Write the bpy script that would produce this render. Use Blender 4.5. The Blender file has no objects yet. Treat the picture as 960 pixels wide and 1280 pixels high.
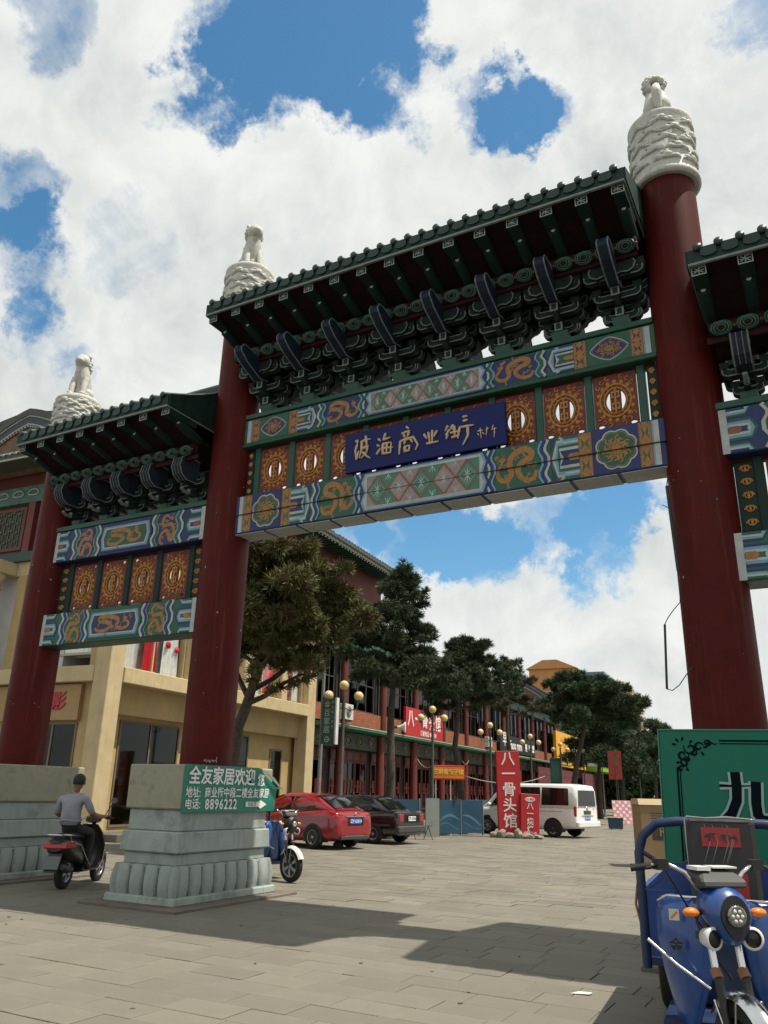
import bpy, bmesh, math, random
import numpy as np
from mathutils import Vector, Matrix, Euler
from mathutils.geometry import tessellate_polygon
PI = math.pi
random.seed(7)
S = bpy.context.scene
C = S.collection

# ------------------------------------------------------------------ camera
FPX, PITCH, ROLL, YAW = 995.258, 0.33713, 0.02258, -0.50536
CAM = Vector((8.891, -10.368, 1.6))
fwd = Vector((math.sin(YAW)*math.cos(PITCH), math.cos(YAW)*math.cos(PITCH), math.sin(PITCH)))
rt0 = Vector((math.cos(YAW), -math.sin(YAW), 0)); up0 = rt0.cross(fwd)
rt = rt0*math.cos(ROLL) + up0*math.sin(ROLL); up = up0*math.cos(ROLL) - rt0*math.sin(ROLL)
cd = bpy.data.cameras.new('camera'); cam = bpy.data.objects.new('camera', cd); C.objects.link(cam)
cd.sensor_fit = 'VERTICAL'; cd.sensor_height = 36; cd.sensor_width = 27; cd.lens = FPX/1280*36
cd.clip_start = 0.05; cd.clip_end = 3000
cam.matrix_world = Matrix(((rt.x, up.x, -fwd.x, CAM.x), (rt.y, up.y, -fwd.y, CAM.y), (rt.z, up.z, -fwd.z, CAM.z), (0, 0, 0, 1)))
S.camera = cam

# ------------------------------------------------------------------ light, sky, exposure
S.view_settings.view_transform = 'Standard'; S.view_settings.look = 'None'
S.view_settings.exposure = 0.25; S.view_settings.gamma = 1
SUN = Vector((0.43, 0.095, 1)).normalized()
sd = bpy.data.lights.new('sun', 'SUN'); so = bpy.data.objects.new('sun', sd); C.objects.link(so)
sd.energy = 5.0; sd.angle = math.radians(.5); sd.color = (1, .93, .80)
so.rotation_euler = SUN.to_track_quat('Z', 'Y').to_euler(); so.location = (30, 6, 70)
W = bpy.data.worlds.new('World'); S.world = W; W.use_nodes = True

def build_sky():
    nt = W.node_tree; N = nt.nodes; L = nt.links
    bg = N['Background']; bg.inputs[1].default_value = 0.06
    sky = N.new('ShaderNodeTexSky'); sky.sky_type = 'NISHITA'; sky.sun_disc = False
    sky.sun_elevation = math.asin(SUN.z); sky.sun_rotation = math.atan2(SUN.x, SUN.y)
    sky.air_density = 1.0; sky.dust_density = .6; sky.ozone_density = 2.5
    tc = N.new('ShaderNodeTexCoord'); vec = tc.outputs['Generated']
    def math_(op, a, b=None, c=None, clamp=False):
        n = N.new('ShaderNodeMath'); n.operation = op; n.use_clamp = clamp
        for i, x in enumerate((a, b, c)):
            if x is None: continue
            if isinstance(x, (int, float)): n.inputs[i].default_value = x
            else: L.new(x, n.inputs[i])
        return n.outputs[0]
    def noise(scale, detail, rough, v, dist=0.0):
        n = N.new('ShaderNodeTexNoise'); n.inputs['Scale'].default_value = scale; n.inputs['Detail'].default_value = detail
        n.inputs['Roughness'].default_value = rough; n.inputs['Distortion'].default_value = dist
        L.new(v, n.inputs['Vector']); return n
    def smooth(x, a, b):
        n = N.new('ShaderNodeMapRange'); n.interpolation_type = 'SMOOTHSTEP'
        L.new(x, n.inputs[0]); n.inputs[1].default_value = a; n.inputs[2].default_value = b
        return n.outputs[0]
    # wobbling of the direction so that cloud edges are ragged
    wob = noise(4.2, 9, .66, vec)
    vm = N.new('ShaderNodeVectorMath'); vm.operation = 'SUBTRACT'; L.new(wob.outputs['Color'], vm.inputs[0]); vm.inputs[1].default_value = (.5, .5, .5)
    vs = N.new('ShaderNodeVectorMath'); vs.operation = 'SCALE'; L.new(vm.outputs[0], vs.inputs[0]); vs.inputs['Scale'].default_value = .30
    va = N.new('ShaderNodeVectorMath'); va.operation = 'ADD'; L.new(vec, va.inputs[0]); L.new(vs.outputs[0], va.inputs[1])
    vn = N.new('ShaderNodeVectorMath'); vn.operation = 'NORMALIZE'; L.new(va.outputs[0], vn.inputs[0])
    dirv = vn.outputs[0]
    big = noise(2.1, 9, .56, vec, .35)
    acc = None
    for (d, r, k) in SKY_GAPS:
        dp = N.new('ShaderNodeVectorMath'); dp.operation = 'DOT_PRODUCT'; L.new(dirv, dp.inputs[0]); dp.inputs[1].default_value = d
        m = math_('MULTIPLY', smooth(dp.outputs['Value'], math.cos(r*1.45), math.cos(r*.45)), k)
        acc = m if acc is None else math_('ADD', acc, m)
    fine = noise(6.5, 10, .64, vec, .5)
    dens = math_('ADD', math_('SUBTRACT', math_('ADD', big.outputs['Fac'], .13), acc), math_('MULTIPLY', math_('SUBTRACT', fine.outputs['Fac'], .5), .42))
    wisp = noise(9.0, 8, .7, vec, .8)
    dens = math_('ADD', dens, math_('MULTIPLY', math_('SUBTRACT', wisp.outputs['Fac'], .5), .22))
    mask = smooth(dens, .22, .60)
    puff = noise(3.4, 5, .55, dirv, .3)
    # billows: the same fine noise read towards the sun side gives them a lit and a grey face
    off = N.new('ShaderNodeVectorMath'); off.operation = 'ADD'; L.new(vec, off.inputs[0]); off.inputs[1].default_value = tuple(x*.045 for x in SUN)
    fine2 = noise(6.5, 6, .6, off.outputs[0], .5)
    rel = math_('SUBTRACT', fine.outputs['Fac'], fine2.outputs['Fac'])
    shade = math_('ADD', math_('ADD', math_('MULTIPLY', rel, 1.7), .40), math_('MULTIPLY', smooth(puff.outputs['Fac'], .32, .68), .36))
    # thin edges are the brightest
    shade = math_('ADD', shade, math_('MULTIPLY', smooth(dens, .85, .45), .22))
    cr = N.new('ShaderNodeValToRGB'); e = cr.color_ramp.elements
    e[0].position = 0; e[0].color = (7.4, 8.1, 8.2, 1); e[1].position = 1; e[1].color = (12.7, 12.9, 12.5, 1)
    m = e.new(.5); m.color = (10.2, 10.6, 10.4, 1)
    L.new(shade, cr.inputs[0])
    hs = N.new('ShaderNodeHueSaturation'); hs.inputs['Saturation'].default_value = 1.22; hs.inputs['Value'].default_value = 2.15; hs.inputs['Hue'].default_value = .485
    L.new(sky.outputs[0], hs.inputs['Color'])
    mx = N.new('ShaderNodeMix'); mx.data_type = 'RGBA'
    L.new(mask, mx.inputs[0]); L.new(hs.outputs[0], mx.inputs[6]); L.new(cr.outputs[0], mx.inputs[7])
    L.new(mx.outputs[2], bg.inputs[0])

def pix_dir(u, v):
    d = fwd*FPX + rt*(u-480) + up*(640-v); return d.normalized()
# openings between the clouds, as world directions with an angular radius
SKY_GAPS = [((-0.628, 0.417, 0.657), .07, .0)]
GAPS_PX = [(330, 75, 75, .34), (405, 55, 85, .36), (450, 110, 60, .3), (268, 118, 40, .26), (330, 20, 40, .2),
           (575, 132, 36, .26), (625, 112, 46, .34), (668, 98, 42, .34),
           (8, 240, 60, .34), (22, 320, 55, .3), (35, 390, 36, .2), (105, 425, 40, .18), (160, 300, 50, .16),
           (420, 688, 50, .34), (505, 660, 58, .36), (600, 660, 60, .36), (690, 640, 60, .34), (770, 655, 62, .34), (820, 640, 50, .3),
           (930, 12, 50, .32), (90, 5, 40, .2), (85, 470, 40, .2), (560, 640, 60, .3)]
SKY_GAPS = [(tuple(pix_dir(u, v)), r/1090.0, k) for (u, v, r, k) in GAPS_PX]
build_sky()

# ------------------------------------------------------------------ materials
MATS = {}
def mat(name, col, rough=.6, metal=0.0, var=.12, scale=3.0, bump=.0, bscale=60.0, objrand=0.0, stain=None, stain_scale=1.2, stain_amt=.5, coat=0.0, alpha=None, spec=.5, trans=0.0, emit=None, detail=6, streak=None, streak_amt=.6):
    if name in MATS: return MATS[name]
    m = bpy.data.materials.new(name); m.use_nodes = True; MATS[name] = m
    nt = m.node_tree; N = nt.nodes; L = nt.links; b = N['Principled BSDF']
    b.inputs['Roughness'].default_value = rough; b.inputs['Metallic'].default_value = metal
    b.inputs['Coat Weight'].default_value = coat; b.inputs['Specular IOR Level'].default_value = spec
    b.inputs['Transmission Weight'].default_value = trans
    tc = N.new('ShaderNodeTexCoord'); src = tc.outputs['Object']
    col = tuple(col[:3])
    out = None
    if var > 0:
        n = N.new('ShaderNodeTexNoise'); n.inputs['Scale'].default_value = scale; n.inputs['Detail'].default_value = detail; L.new(src, n.inputs['Vector'])
        r = N.new('ShaderNodeValToRGB'); e = r.color_ramp.elements
        e[0].position = .3; e[1].position = .7
        e[0].color = tuple(max(0, c*(1-var)) for c in col)+(1,); e[1].color = tuple(min(1, c*(1+var)) for c in col)+(1,)
        L.new(n.outputs['Fac'], r.inputs[0]); out = r.outputs[0]
        rr = N.new('ShaderNodeMapRange'); rr.inputs[1].default_value = .3; rr.inputs[2].default_value = .7
        rr.inputs[3].default_value = max(.02, rough-.08); rr.inputs[4].default_value = min(1, rough+.08)
        L.new(n.outputs['Fac'], rr.inputs[0]); L.new(rr.outputs[0], b.inputs['Roughness'])
    else:
        b.inputs['Base Color'].default_value = col+(1,)
    if stain:
        n2 = N.new('ShaderNodeTexNoise'); n2.inputs['Scale'].default_value = stain_scale; n2.inputs['Detail'].default_value = 9; n2.inputs['Roughness'].default_value = .68; L.new(src, n2.inputs['Vector'])
        mr = N.new('ShaderNodeMapRange'); mr.interpolation_type = 'SMOOTHSTEP'; mr.inputs[1].default_value = .48; mr.inputs[2].default_value = .68; mr.inputs[4].default_value = stain_amt
        L.new(n2.outputs['Fac'], mr.inputs[0])
        mx = N.new('ShaderNodeMix'); mx.data_type = 'RGBA'; L.new(mr.outputs[0], mx.inputs[0])
        if out: L.new(out, mx.inputs[6])
        else: mx.inputs[6].default_value = col+(1,)
        mx.inputs[7].default_value = tuple(stain)+(1,); out = mx.outputs[2]
    if streak:                                 # vertical runs of grime or fading
        mp = N.new('ShaderNodeMapping'); mp.inputs['Scale'].default_value = (7, 7, .45); L.new(src, mp.inputs['Vector'])
        n4 = N.new('ShaderNodeTexNoise'); n4.inputs['Scale'].default_value = 1.6; n4.inputs['Detail'].default_value = 8; n4.inputs['Roughness'].default_value = .65; L.new(mp.outputs[0], n4.inputs['Vector'])
        mr = N.new('ShaderNodeMapRange'); mr.interpolation_type = 'SMOOTHSTEP'; mr.inputs[1].default_value = .50; mr.inputs[2].default_value = .74; mr.inputs[4].default_value = streak_amt
        L.new(n4.outputs['Fac'], mr.inputs[0])
        mx = N.new('ShaderNodeMix'); mx.data_type = 'RGBA'; L.new(mr.outputs[0], mx.inputs[0])
        if out: L.new(out, mx.inputs[6])
        else: mx.inputs[6].default_value = col+(1,)
        mx.inputs[7].default_value = tuple(streak)+(1,); out = mx.outputs[2]
    if objrand > 0:
        oi = N.new('ShaderNodeObjectInfo')
        mr = N.new('ShaderNodeMapRange'); mr.inputs[3].default_value = 1-objrand; mr.inputs[4].default_value = 1+objrand; L.new(oi.outputs['Random'], mr.inputs[0])
        hs = N.new('ShaderNodeHueSaturation'); L.new(mr.outputs[0], hs.inputs['Value'])
        if out: L.new(out, hs.inputs['Color'])
        else: hs.inputs['Color'].default_value = col+(1,)
        out = hs.outputs[0]
    if out: L.new(out, b.inputs['Base Color'])
    if bump > 0:
        n3 = N.new('ShaderNodeTexNoise'); n3.inputs['Scale'].default_value = bscale; n3.inputs['Detail'].default_value = 5; L.new(src, n3.inputs['Vector'])
        bp = N.new('ShaderNodeBump'); bp.inputs['Strength'].default_value = bump; bp.inputs['Distance'].default_value = .02
        L.new(n3.outputs['Fac'], bp.inputs['Height']); L.new(bp.outputs[0], b.inputs['Normal'])
    if emit:
        b.inputs['Emission Color'].default_value = col+(1,); b.inputs['Emission Strength'].default_value = emit
    return m

# ------------------------------------------------------------------ mesh collecting
class MB:
    def __init__(s): s.v = []; s.f = []; s.m = []; s.sm = []
    def add(s, vs, fs, mat=0, smooth=False, M=None):
        o = len(s.v)
        for p in vs:
            p = Vector(p)
            s.v.append(tuple(M @ p) if M is not None else tuple(p))
        for f in fs:
            s.f.append(tuple(i+o for i in f)); s.m.append(mat); s.sm.append(smooth)
        return s
    def box(s, c, d, mat=0, M=None, top=1.0, topy=None):
        x, y, z = (k/2 for k in d); t = top; ty = top if topy is None else topy
        vs = [(-x, -y, -z), (x, -y, -z), (x, y, -z), (-x, y, -z), (-x*t, -y*ty, z), (x*t, -y*ty, z), (x*t, y*ty, z), (-x*t, y*ty, z)]
        fs = [(0, 3, 2, 1), (4, 5, 6, 7), (0, 1, 5, 4), (1, 2, 6, 5), (2, 3, 7, 6), (3, 0, 4, 7)]
        vs = [(a+c[0], b+c[1], e+c[2]) for a, b, e in vs]
        return s.add(vs, fs, mat, False, M)
    def b2(s, lo, hi, mat=0, M=None):
        return s.box([(a+b)/2 for a, b in zip(lo, hi)], [abs(b-a) for a, b in zip(lo, hi)], mat, M)
    def prism(s, poly, d0, d1, axis='y', mat=0, smooth=False, M=None, side=None):
        n = len(poly)
        def P(a, b, d): return {'y': (a, d, b), 'x': (d, a, b), 'z': (a, b, d)}[axis]
        A = sum(poly[i][0]*poly[(i+1) % n][1]-poly[(i+1) % n][0]*poly[i][1] for i in range(n))
        if (A < 0): poly = poly[::-1]
        vs = [P(a, b, d0) for a, b in poly]+[P(a, b, d1) for a, b in poly]
        flip = (axis == 'y')
        if (d1 < d0): flip = not flip
        c0 = tuple(range(n))[::-1]; c1 = tuple(range(n, 2*n)); sd = [(i, (i+1) % n, n+(i+1) % n, n+i) for i in range(n)]
        if flip: c0 = c0[::-1]; c1 = c1[::-1]; sd = [q[::-1] for q in sd]
        s.add(vs, [c0, c1], mat, False, M)
        s.add(vs, sd, mat if side is None else side, smooth, M); return s
    def tube(s, pts, r, n=8, mat=0, caps=True, M=None, smooth=True, flat=1.0):
        pts = [Vector(p) for p in pts]; k = len(pts)
        rs = [r]*k if isinstance(r, (int, float)) else list(r)
        vs = []; prev = None
        for i, p in enumerate(pts):
            t = (pts[min(i+1, k-1)]-pts[max(i-1, 0)])
            if t.length < 1e-9: t = Vector((0, 0, 1))
            t.normalize()
            if prev is None:
                a = Vector((0, 0, 1)) if abs(t.z) < .9 else Vector((1, 0, 0)); x = a.cross(t).normalized()
            else:
                x = (prev-t*prev.dot(t))
                x = x.normalized() if x.length > 1e-6 else t.orthogonal().normalized()
            prev = x; y = t.cross(x)
            for j in range(n):
                a = 2*PI*j/n; vs.append(p+x*(rs[i]*math.cos(a))+y*(rs[i]*math.sin(a)*flat))
        fs = [(i*n+j, i*n+(j+1) % n, (i+1)*n+(j+1) % n, (i+1)*n+j) for i in range(k-1) for j in range(n)]
        s.add(vs, fs, mat, smooth, M)
        if caps: s.add(vs, [tuple(range(n))[::-1], tuple(range((k-1)*n, k*n))], mat, False, M)
        return s
    def lathe(s, prof, n=16, mat=0, c=(0, 0, 0), M=None, smooth=True, caps=True):
        vs = [(c[0]+r*math.cos(2*PI*j/n), c[1]+r*math.sin(2*PI*j/n), c[2]+z) for r, z in prof for j in range(n)]
        k = len(prof)
        fs = [(i*n+j, i*n+(j+1) % n, (i+1)*n+(j+1) % n, (i+1)*n+j) for i in range(k-1) for j in range(n)]
        s.add(vs, fs, mat, smooth, M)
        if caps: s.add(vs, [tuple(range(n))[::-1], tuple(range((k-1)*n, k*n))], mat, False, M)
        return s
    def ball(s, c, r, n=12, mat=0, M=None):
        r = (r, r, r) if isinstance(r, (int, float)) else r
        k = max(4, n//2); vs = []; fs = []
        for i in range(k+1):
            a = -PI/2+PI*i/k
            for j in range(n):
                b = 2*PI*j/n; vs.append((c[0]+r[0]*math.cos(a)*math.cos(b), c[1]+r[1]*math.cos(a)*math.sin(b), c[2]+r[2]*math.sin(a)))
        fs = [(i*n+j, i*n+(j+1) % n, (i+1)*n+(j+1) % n, (i+1)*n+j) for i in range(k) for j in range(n)]
        return s.add(vs, fs, mat, True, M)
    def loft(s, rings, mat=0, smooth=True, caps=True, closed=True, M=None, mats=None):
        n = len(rings[0]); vs = [p for r in rings for p in r]
        jn = n if closed else n-1; o = len(s.v)
        for p in vs:
            p = Vector(p); s.v.append(tuple(M @ p) if M is not None else tuple(p))
        for i in range(len(rings)-1):
            for j in range(jn):
                s.f.append((o+i*n+j, o+i*n+(j+1) % n, o+(i+1)*n+(j+1) % n, o+(i+1)*n+j)); s.m.append(mats(i, j) if mats else mat); s.sm.append(smooth)
        if caps: s.add(rings[0], [tuple(range(n))[::-1]], mat, False, M); s.add(rings[-1], [tuple(range(n))], mat, False, M)
        return s
    def mesh(s, name, mats, bevel=0.0, weld=False, fixn=False):
        me = bpy.data.meshes.new(name)
        me.from_pydata(s.v, [], s.f)
        for m in mats: me.materials.append(m)
        me.polygons.foreach_set('material_index', s.m); me.polygons.foreach_set('use_smooth', s.sm)
        me.update()
        if bevel > 0 or weld or fixn:
            bm = bmesh.new(); bm.from_mesh(me)
            if weld or bevel > 0: bmesh.ops.remove_doubles(bm, verts=bm.verts, dist=1e-4)
            if fixn: bmesh.ops.recalc_face_normals(bm, faces=bm.faces)
            if bevel > 0:
                es = [e for e in bm.edges if len(e.link_faces) == 2 and e.calc_face_angle(0) > .6]
                bmesh.ops.bevel(bm, geom=es, offset=bevel, segments=1, affect='EDGES', clamp_overlap=True, profile=.6)
            bm.to_mesh(me); bm.free()
        return me

def link(name, me, parent=None, loc=None, rot=None, scale=None):
    o = bpy.data.objects.new(name, me); C.objects.link(o)
    if parent is not None: o.parent = parent
    if loc is not None: o.location = loc
    if rot is not None: o.rotation_euler = rot
    if scale is not None: o.scale = scale
    return o
def part(name, mb, mats, parent=None, bevel=0.0, loc=None, rot=None, weld=False, fixn=False, label=None, kind=None):
    if not isinstance(mats, (list, tuple)): mats = [mats]
    o = link(name, mb.mesh(name, mats, bevel, weld, fixn), parent, loc, rot)
    if label: o['label'] = label
    if kind: o['kind'] = kind
    return o
def thing(name, label, cat, loc=(0, 0, 0), rz=0.0, group=None, rot=None):
    o = bpy.data.objects.new(name, None); C.objects.link(o); o.empty_display_size = .2
    o.location = loc; o.rotation_euler = rot if rot else (0, 0, rz)
    o['label'] = label; o['category'] = cat
    if group: o['group'] = group
    return o
def tag(o, label, cat, group=None):
    o['label'] = label; o['category'] = cat
    if group: o['group'] = group
    return o
KIDS = {}
def copy_tree(o, parent=None):
    c = o.copy(); C.objects.link(c)
    if parent is not None: c.parent = parent
    for ch in list(o.children): copy_tree(ch, c)
    return c

# flat painting: polygons, ribbons and discs laid 2-4 mm over one another on a plane
class Paint:
    def __init__(s, plane='xz', step=.003): s.k = 0; s.mb = MB(); s.plane = plane; s.step = step; s.cols = []
    def ci(s, m):
        if m not in s.cols: s.cols.append(m)
        return s.cols.index(m)
    def P(s, a, b, l):
        return (a, -l*s.step-(s.k % 24)*4e-5, b)
    def poly(s, pts, m, l=1):
        s.k += 1
        A = sum(pts[i][0]*pts[(i+1) % len(pts)][1]-pts[(i+1) % len(pts)][0]*pts[i][1] for i in range(len(pts)))
        if A < 0: pts = pts[::-1]
        tri = tessellate_polygon([[Vector((a, b, 0)) for a, b in pts]])
        fs = []
        for t in tri:
            a, b, c = (pts[i] for i in t)
            fs.append(t if (b[0]-a[0])*(c[1]-a[1])-(c[0]-a[0])*(b[1]-a[1]) > 0 else t[::-1])
        s.mb.add([s.P(a, b, l) for a, b in pts], fs, s.ci(m)); return s
    def rect(s, x0, z0, x1, z1, m, l=1): return s.poly([(x0, z0), (x1, z0), (x1, z1), (x0, z1)], m, l)
    def rib(s, pts, w, m, l=1):
        s.k += 1
        n = len(pts); ws = [w]*n if isinstance(w, (int, float)) else w
        L = []; R = []
        for i, p in enumerate(pts):
            a = pts[max(i-1, 0)]; b = pts[min(i+1, n-1)]; dx, dz = b[0]-a[0], b[1]-a[1]; q = math.hypot(dx, dz) or 1
            nx, nz = -dz/q, dx/q; L.append((p[0]+nx*ws[i]/2, p[1]+nz*ws[i]/2)); R.append((p[0]-nx*ws[i]/2, p[1]-nz*ws[i]/2))
        for i in range(n-1):
            s.mb.add([s.P(*R[i], l), s.P(*R[i+1], l), s.P(*L[i+1], l), s.P(*L[i], l)], [(0, 1, 2, 3)], s.ci(m))
        return s
    def disc(s, x, z, r, m, l=1, n=14, rz=None):
        return s.poly([(x+r*math.cos(2*PI*i/n), z+(rz or r)*math.sin(2*PI*i/n)) for i in range(n)], m, l)
    def ring(s, x, z, r, w, m, l=1, n=16, rz=None):
        return s.rib([(x+r*math.cos(2*PI*i/n), z+(rz or r)*math.sin(2*PI*i/n)) for i in range(n+1)], w, m, l)
    def done(s, name, parent, loc=None, rot=None, kind=None):
        return part(name, s.mb, s.cols, parent, loc=loc, rot=rot, kind=kind)

# lettering: Blender's own font turned into meshes once, at the start
_txt = {}
def text_mesh(body, size=1.0, bold=.0, depth=0.0, align='CENTER', shear=0.0, sx=1.0, m=None, spacing=1.0, line=1.0):
    c = bpy.data.curves.new('lettering', 'FONT'); c.body = body; c.size = size; c.offset = bold*size; c.extrude = depth
    c.align_x = align; c.align_y = 'CENTER'; c.shear = shear; c.resolution_u = 2; c.space_character = spacing; c.space_line = line
    o = bpy.data.objects.new('lettering', c); C.objects.link(o)
    me = bpy.data.meshes.new_from_object(o); bpy.data.objects.remove(o); bpy.data.curves.remove(c)
    if sx != 1.0:
        for v in me.vertices: v.co.x *= sx
    me.materials.clear()
    if m: me.materials.append(m)
    return me
def front(me, name, parent, x, y, z): return link(name, me, parent, (x, y, z), (PI/2, 0, 0))
# ------------------------------------------------------------------ materials of the gateway
RED = mat('red_lacquer', (.076, .0078, .0060), .55, spec=.13, streak=(.125, .034, .026), streak_amt=.55, var=.16, scale=2.2, bump=.06, bscale=25, stain=(.050, .0064, .0052), stain_scale=1.6, stain_amt=.6)
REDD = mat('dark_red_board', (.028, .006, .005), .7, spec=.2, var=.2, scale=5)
GRN = mat('beam_green', (.005, .066, .038), .5, var=.15, scale=4, stain=(.022,.05,.036), stain_scale=2.6, stain_amt=.65)
GRND = mat('eave_green', (.008, .026, .021), .6, spec=.25, var=.25, scale=5, stain=(.016, .03, .026), stain_scale=3, stain_amt=.5)
TILE = mat('glazed_tile', (.010, .030, .025), .38, spec=.35, var=.3, scale=6, bump=.1, bscale=30)
BRK = mat('bracket_grey_green', (.014, .026, .024), .7, spec=.2, var=.3, scale=9)
BRKB = mat('bracket_blue', (.014, .024, .046), .6, spec=.2, var=.25, scale=9)
EDGE = mat('pale_outline', (.15, .19, .18), .6, var=.2, scale=14)
WHT = mat('paint_white', (.40, .43, .42), .6, var=.12, scale=9, stain=(.27,.28,.25), stain_scale=2.6, stain_amt=.65)
LBL = mat('paint_light_blue', (.14, .30, .40), .6, var=.12, scale=9, stain=(.15,.21,.25), stain_scale=2.6, stain_amt=.65)
BLU = mat('paint_blue', (.009, .023, .115), .55, var=.18, scale=9, stain=(.012,.020,.048), stain_scale=2.6, stain_amt=.65)
GRP = mat('paint_green', (.009, .092, .052), .55, var=.18, scale=9, stain=(.024,.066,.045), stain_scale=2.6, stain_amt=.65)
GLD = mat('paint_gold', (.31, .14, .026), .5, var=.25, scale=16, stain=(.17,.10,.04), stain_scale=2.6, stain_amt=.65)
PNK = mat('paint_pink', (.26, .215, .21), .6, var=.15, scale=10, stain=(.22,.18,.17), stain_scale=2.6, stain_amt=.65)
MNT = mat('paint_mint', (.045, .18, .125), .6, var=.15, scale=10, stain=(.06,.16,.12), stain_scale=2.6, stain_amt=.65)
ORG = mat('paint_rust', (.22, .075, .045), .6, var=.2, scale=10)
STN = mat('white_stone', (.50, .50, .46), .75, var=.15, scale=4, bump=.35, bscale=16, stain=(.24, .24, .21), stain_scale=4, stain_amt=.75, streak=(.26, .25, .22), streak_amt=.6)
PLN = mat('plinth_paint', (.275, .315, .295), .75, streak=(.15, .16, .14), streak_amt=.5, var=.12, scale=3, bump=.25, bscale=35, stain=(.135, .155, .14), stain_scale=2.4, stain_amt=.7)
PLT = mat('plinth_cap_stone', (.28, .27, .20), .8, var=.16, scale=3, bump=.3, bscale=30, stain=(.14, .13, .085), stain_scale=3, stain_amt=.8)
SLB = mat('plinth_slab', (.13, .11, .09), .85, var=.25, scale=6, bump=.4, bscale=30, stain=(.07, .06, .055), stain_scale=3)
GTI = mat('soffit_grey_tile', (.28, .30, .29), .6, var=.2, scale=4, objrand=.1, stain=(.16, .17, .17), stain_scale=6)
GCAR = mat('carved_gold', (.38, .17, .028), .42, var=.3, scale=18, bump=.4, bscale=70)
REDP = mat('panel_red', (.14, .022, .012), .6, var=.2, scale=9)
NAVY = mat('board_navy', (.005, .012, .105), .5, spec=.25, var=.12, scale=3)
LETG = mat('letter_gold', (.55, .40, .24), .4, var=.15, scale=20)
BLK = mat('black_plastic', (.012, .012, .013), .45, var=.2, scale=10)

gate = thing('memorial_gateway', 'tall red columned Chinese gateway with painted beams and green tiled roofs over the street', 'gateway', (3.92, 0, 0))
XB, XA = 3.92, 8.377
R0 = .408

# ---- columns with carved drum capitals and stone lions
def cloud_drum(zb, zt, r):
    mb = MB()
    h = zt-zb
    mb.lathe([(r*.94, zb), (r*1.03, zb+.02), (r*1.03, zb+.09), (r*.965, zb+.12), (r*.97, zt-.14), (r*1.0, zt-.10), (r*1.0, zt-.05), (r*.9, zt)], 40)
    rnd = random.Random(int(zb*10)+3)
    rows = 5
    for k in range(rows):                      # carved cloud scrolls standing proud of the drum
        z0 = zb+.17+(h-.34)*(k+.3)/rows
        nn = 7
        for j in range(nn):
            a0 = 2*PI*(j+(k % 2)*.5)/nn+rnd.uniform(-.12, .12)
            da = 2*PI/nn
            pts = []
            for q in range(9):
                t = q/8; a = a0+da*.95*t; z = z0+.05*math.sin(t*PI)+.02*math.sin(t*9+k)
                pts.append(((r*.975)*math.cos(a), (r*.975)*math.sin(a), z))
            mb.tube(pts, [.012, .022, .03, .034, .034, .032, .03, .024, .012], 6)
            for ea, ez, es in ((.22, .055, 1.0), (.5, .085, 1.15), (.78, .05, .9)):   # swelling lobes of the cloud
                ae = a0+da*ea; M = Matrix.Translation((r*.955*math.cos(ae), r*.955*math.sin(ae), z0+ez-.01)) @ Matrix.Rotation(ae, 4, 'Z')
                mb.ball((0, 0, 0), (.042*es, .075*es, .050*es), 8, M=M)
            ca = a0+da*.3; cz = z0+.085
            pts = []
            for q in range(9):                 # a curl
                th = q/8*1.6*PI; rr = .052*(1-q/12)
                a = ca+rr*math.cos(th)/r; z = cz+rr*math.sin(th)*.75
                pts.append((r*.98*math.cos(a), r*.98*math.sin(a), z))
            mb.tube(pts, .018, 5)
    return mb
def lion_mesh(zb, s, face):
    mb = MB()
    M = Matrix.Translation((0, 0, zb)) @ Matrix.Rotation(face, 4, 'Z') @ Matrix.Scale(s, 4)
    mb.lathe([(.30, 0), (.30, .05), (.26, .07)], 16, M=M)
    mb.ball((0, .10, .24), (.20, .23, .20), 14, M=M)                          # haunches
    mb.tube([(0, .10, .22), (0, .02, .42), (0, -.05, .60), (0, -.08, .74)], [.19, .18, .15, .12], 12, M=M)
    for sx in (-1, 1):
        mb.tube([(sx*.11, -.06, .48), (sx*.12, -.15, .28), (sx*.12, -.17, .07)], [.075, .06, .055], 8, M=M)
        mb.ball((sx*.12, -.21, .08), (.06, .09, .045), 8, M=M)
        mb.ball((sx*.17, .02, .16), (.09, .17, .12), 8, M=M)
        mb.ball((sx*.19, -.14, .07), (.06, .10, .05), 8, M=M)
        mb.ball((sx*.12, -.07, .97), (.04, .03, .06), 6, M=M)
    mb.ball((0, -.12, .84), (.15, .16, .15), 12, M=M)                         # head and muzzle
    mb.ball((0, -.25, .80), (.09, .09, .07), 10, M=M)
    for k in range(14):                                                       # curls of the mane
        a = 2*PI*k/14; mb.ball((.135*math.cos(a), -.03+.03*math.sin(2*a), .84+.135*math.sin(a)), .052, 6, M=M)
    for k in range(7):
        a = -.6+k*.55; mb.ball((.10*math.cos(a), .075, .76+.10*math.sin(a)), .055, 6, M=M)
    mb.tube([(0, .30, .12), (0, .36, .30), (0, .30, .48), (0, .22, .52)], [.05, .07, .06, .03], 8, M=M)
    return mb
COLS = [(-XA, 8.62, 9.42, .47), (-XB, 10.08, 11.22, .475), (XB, 10.10, 11.30, .475), (XA, 8.62, 9.42, .47)]
flake = mat('bare_plaster', (.34, .29, .26), .8, var=.1)
rnd = random.Random(5)
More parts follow.
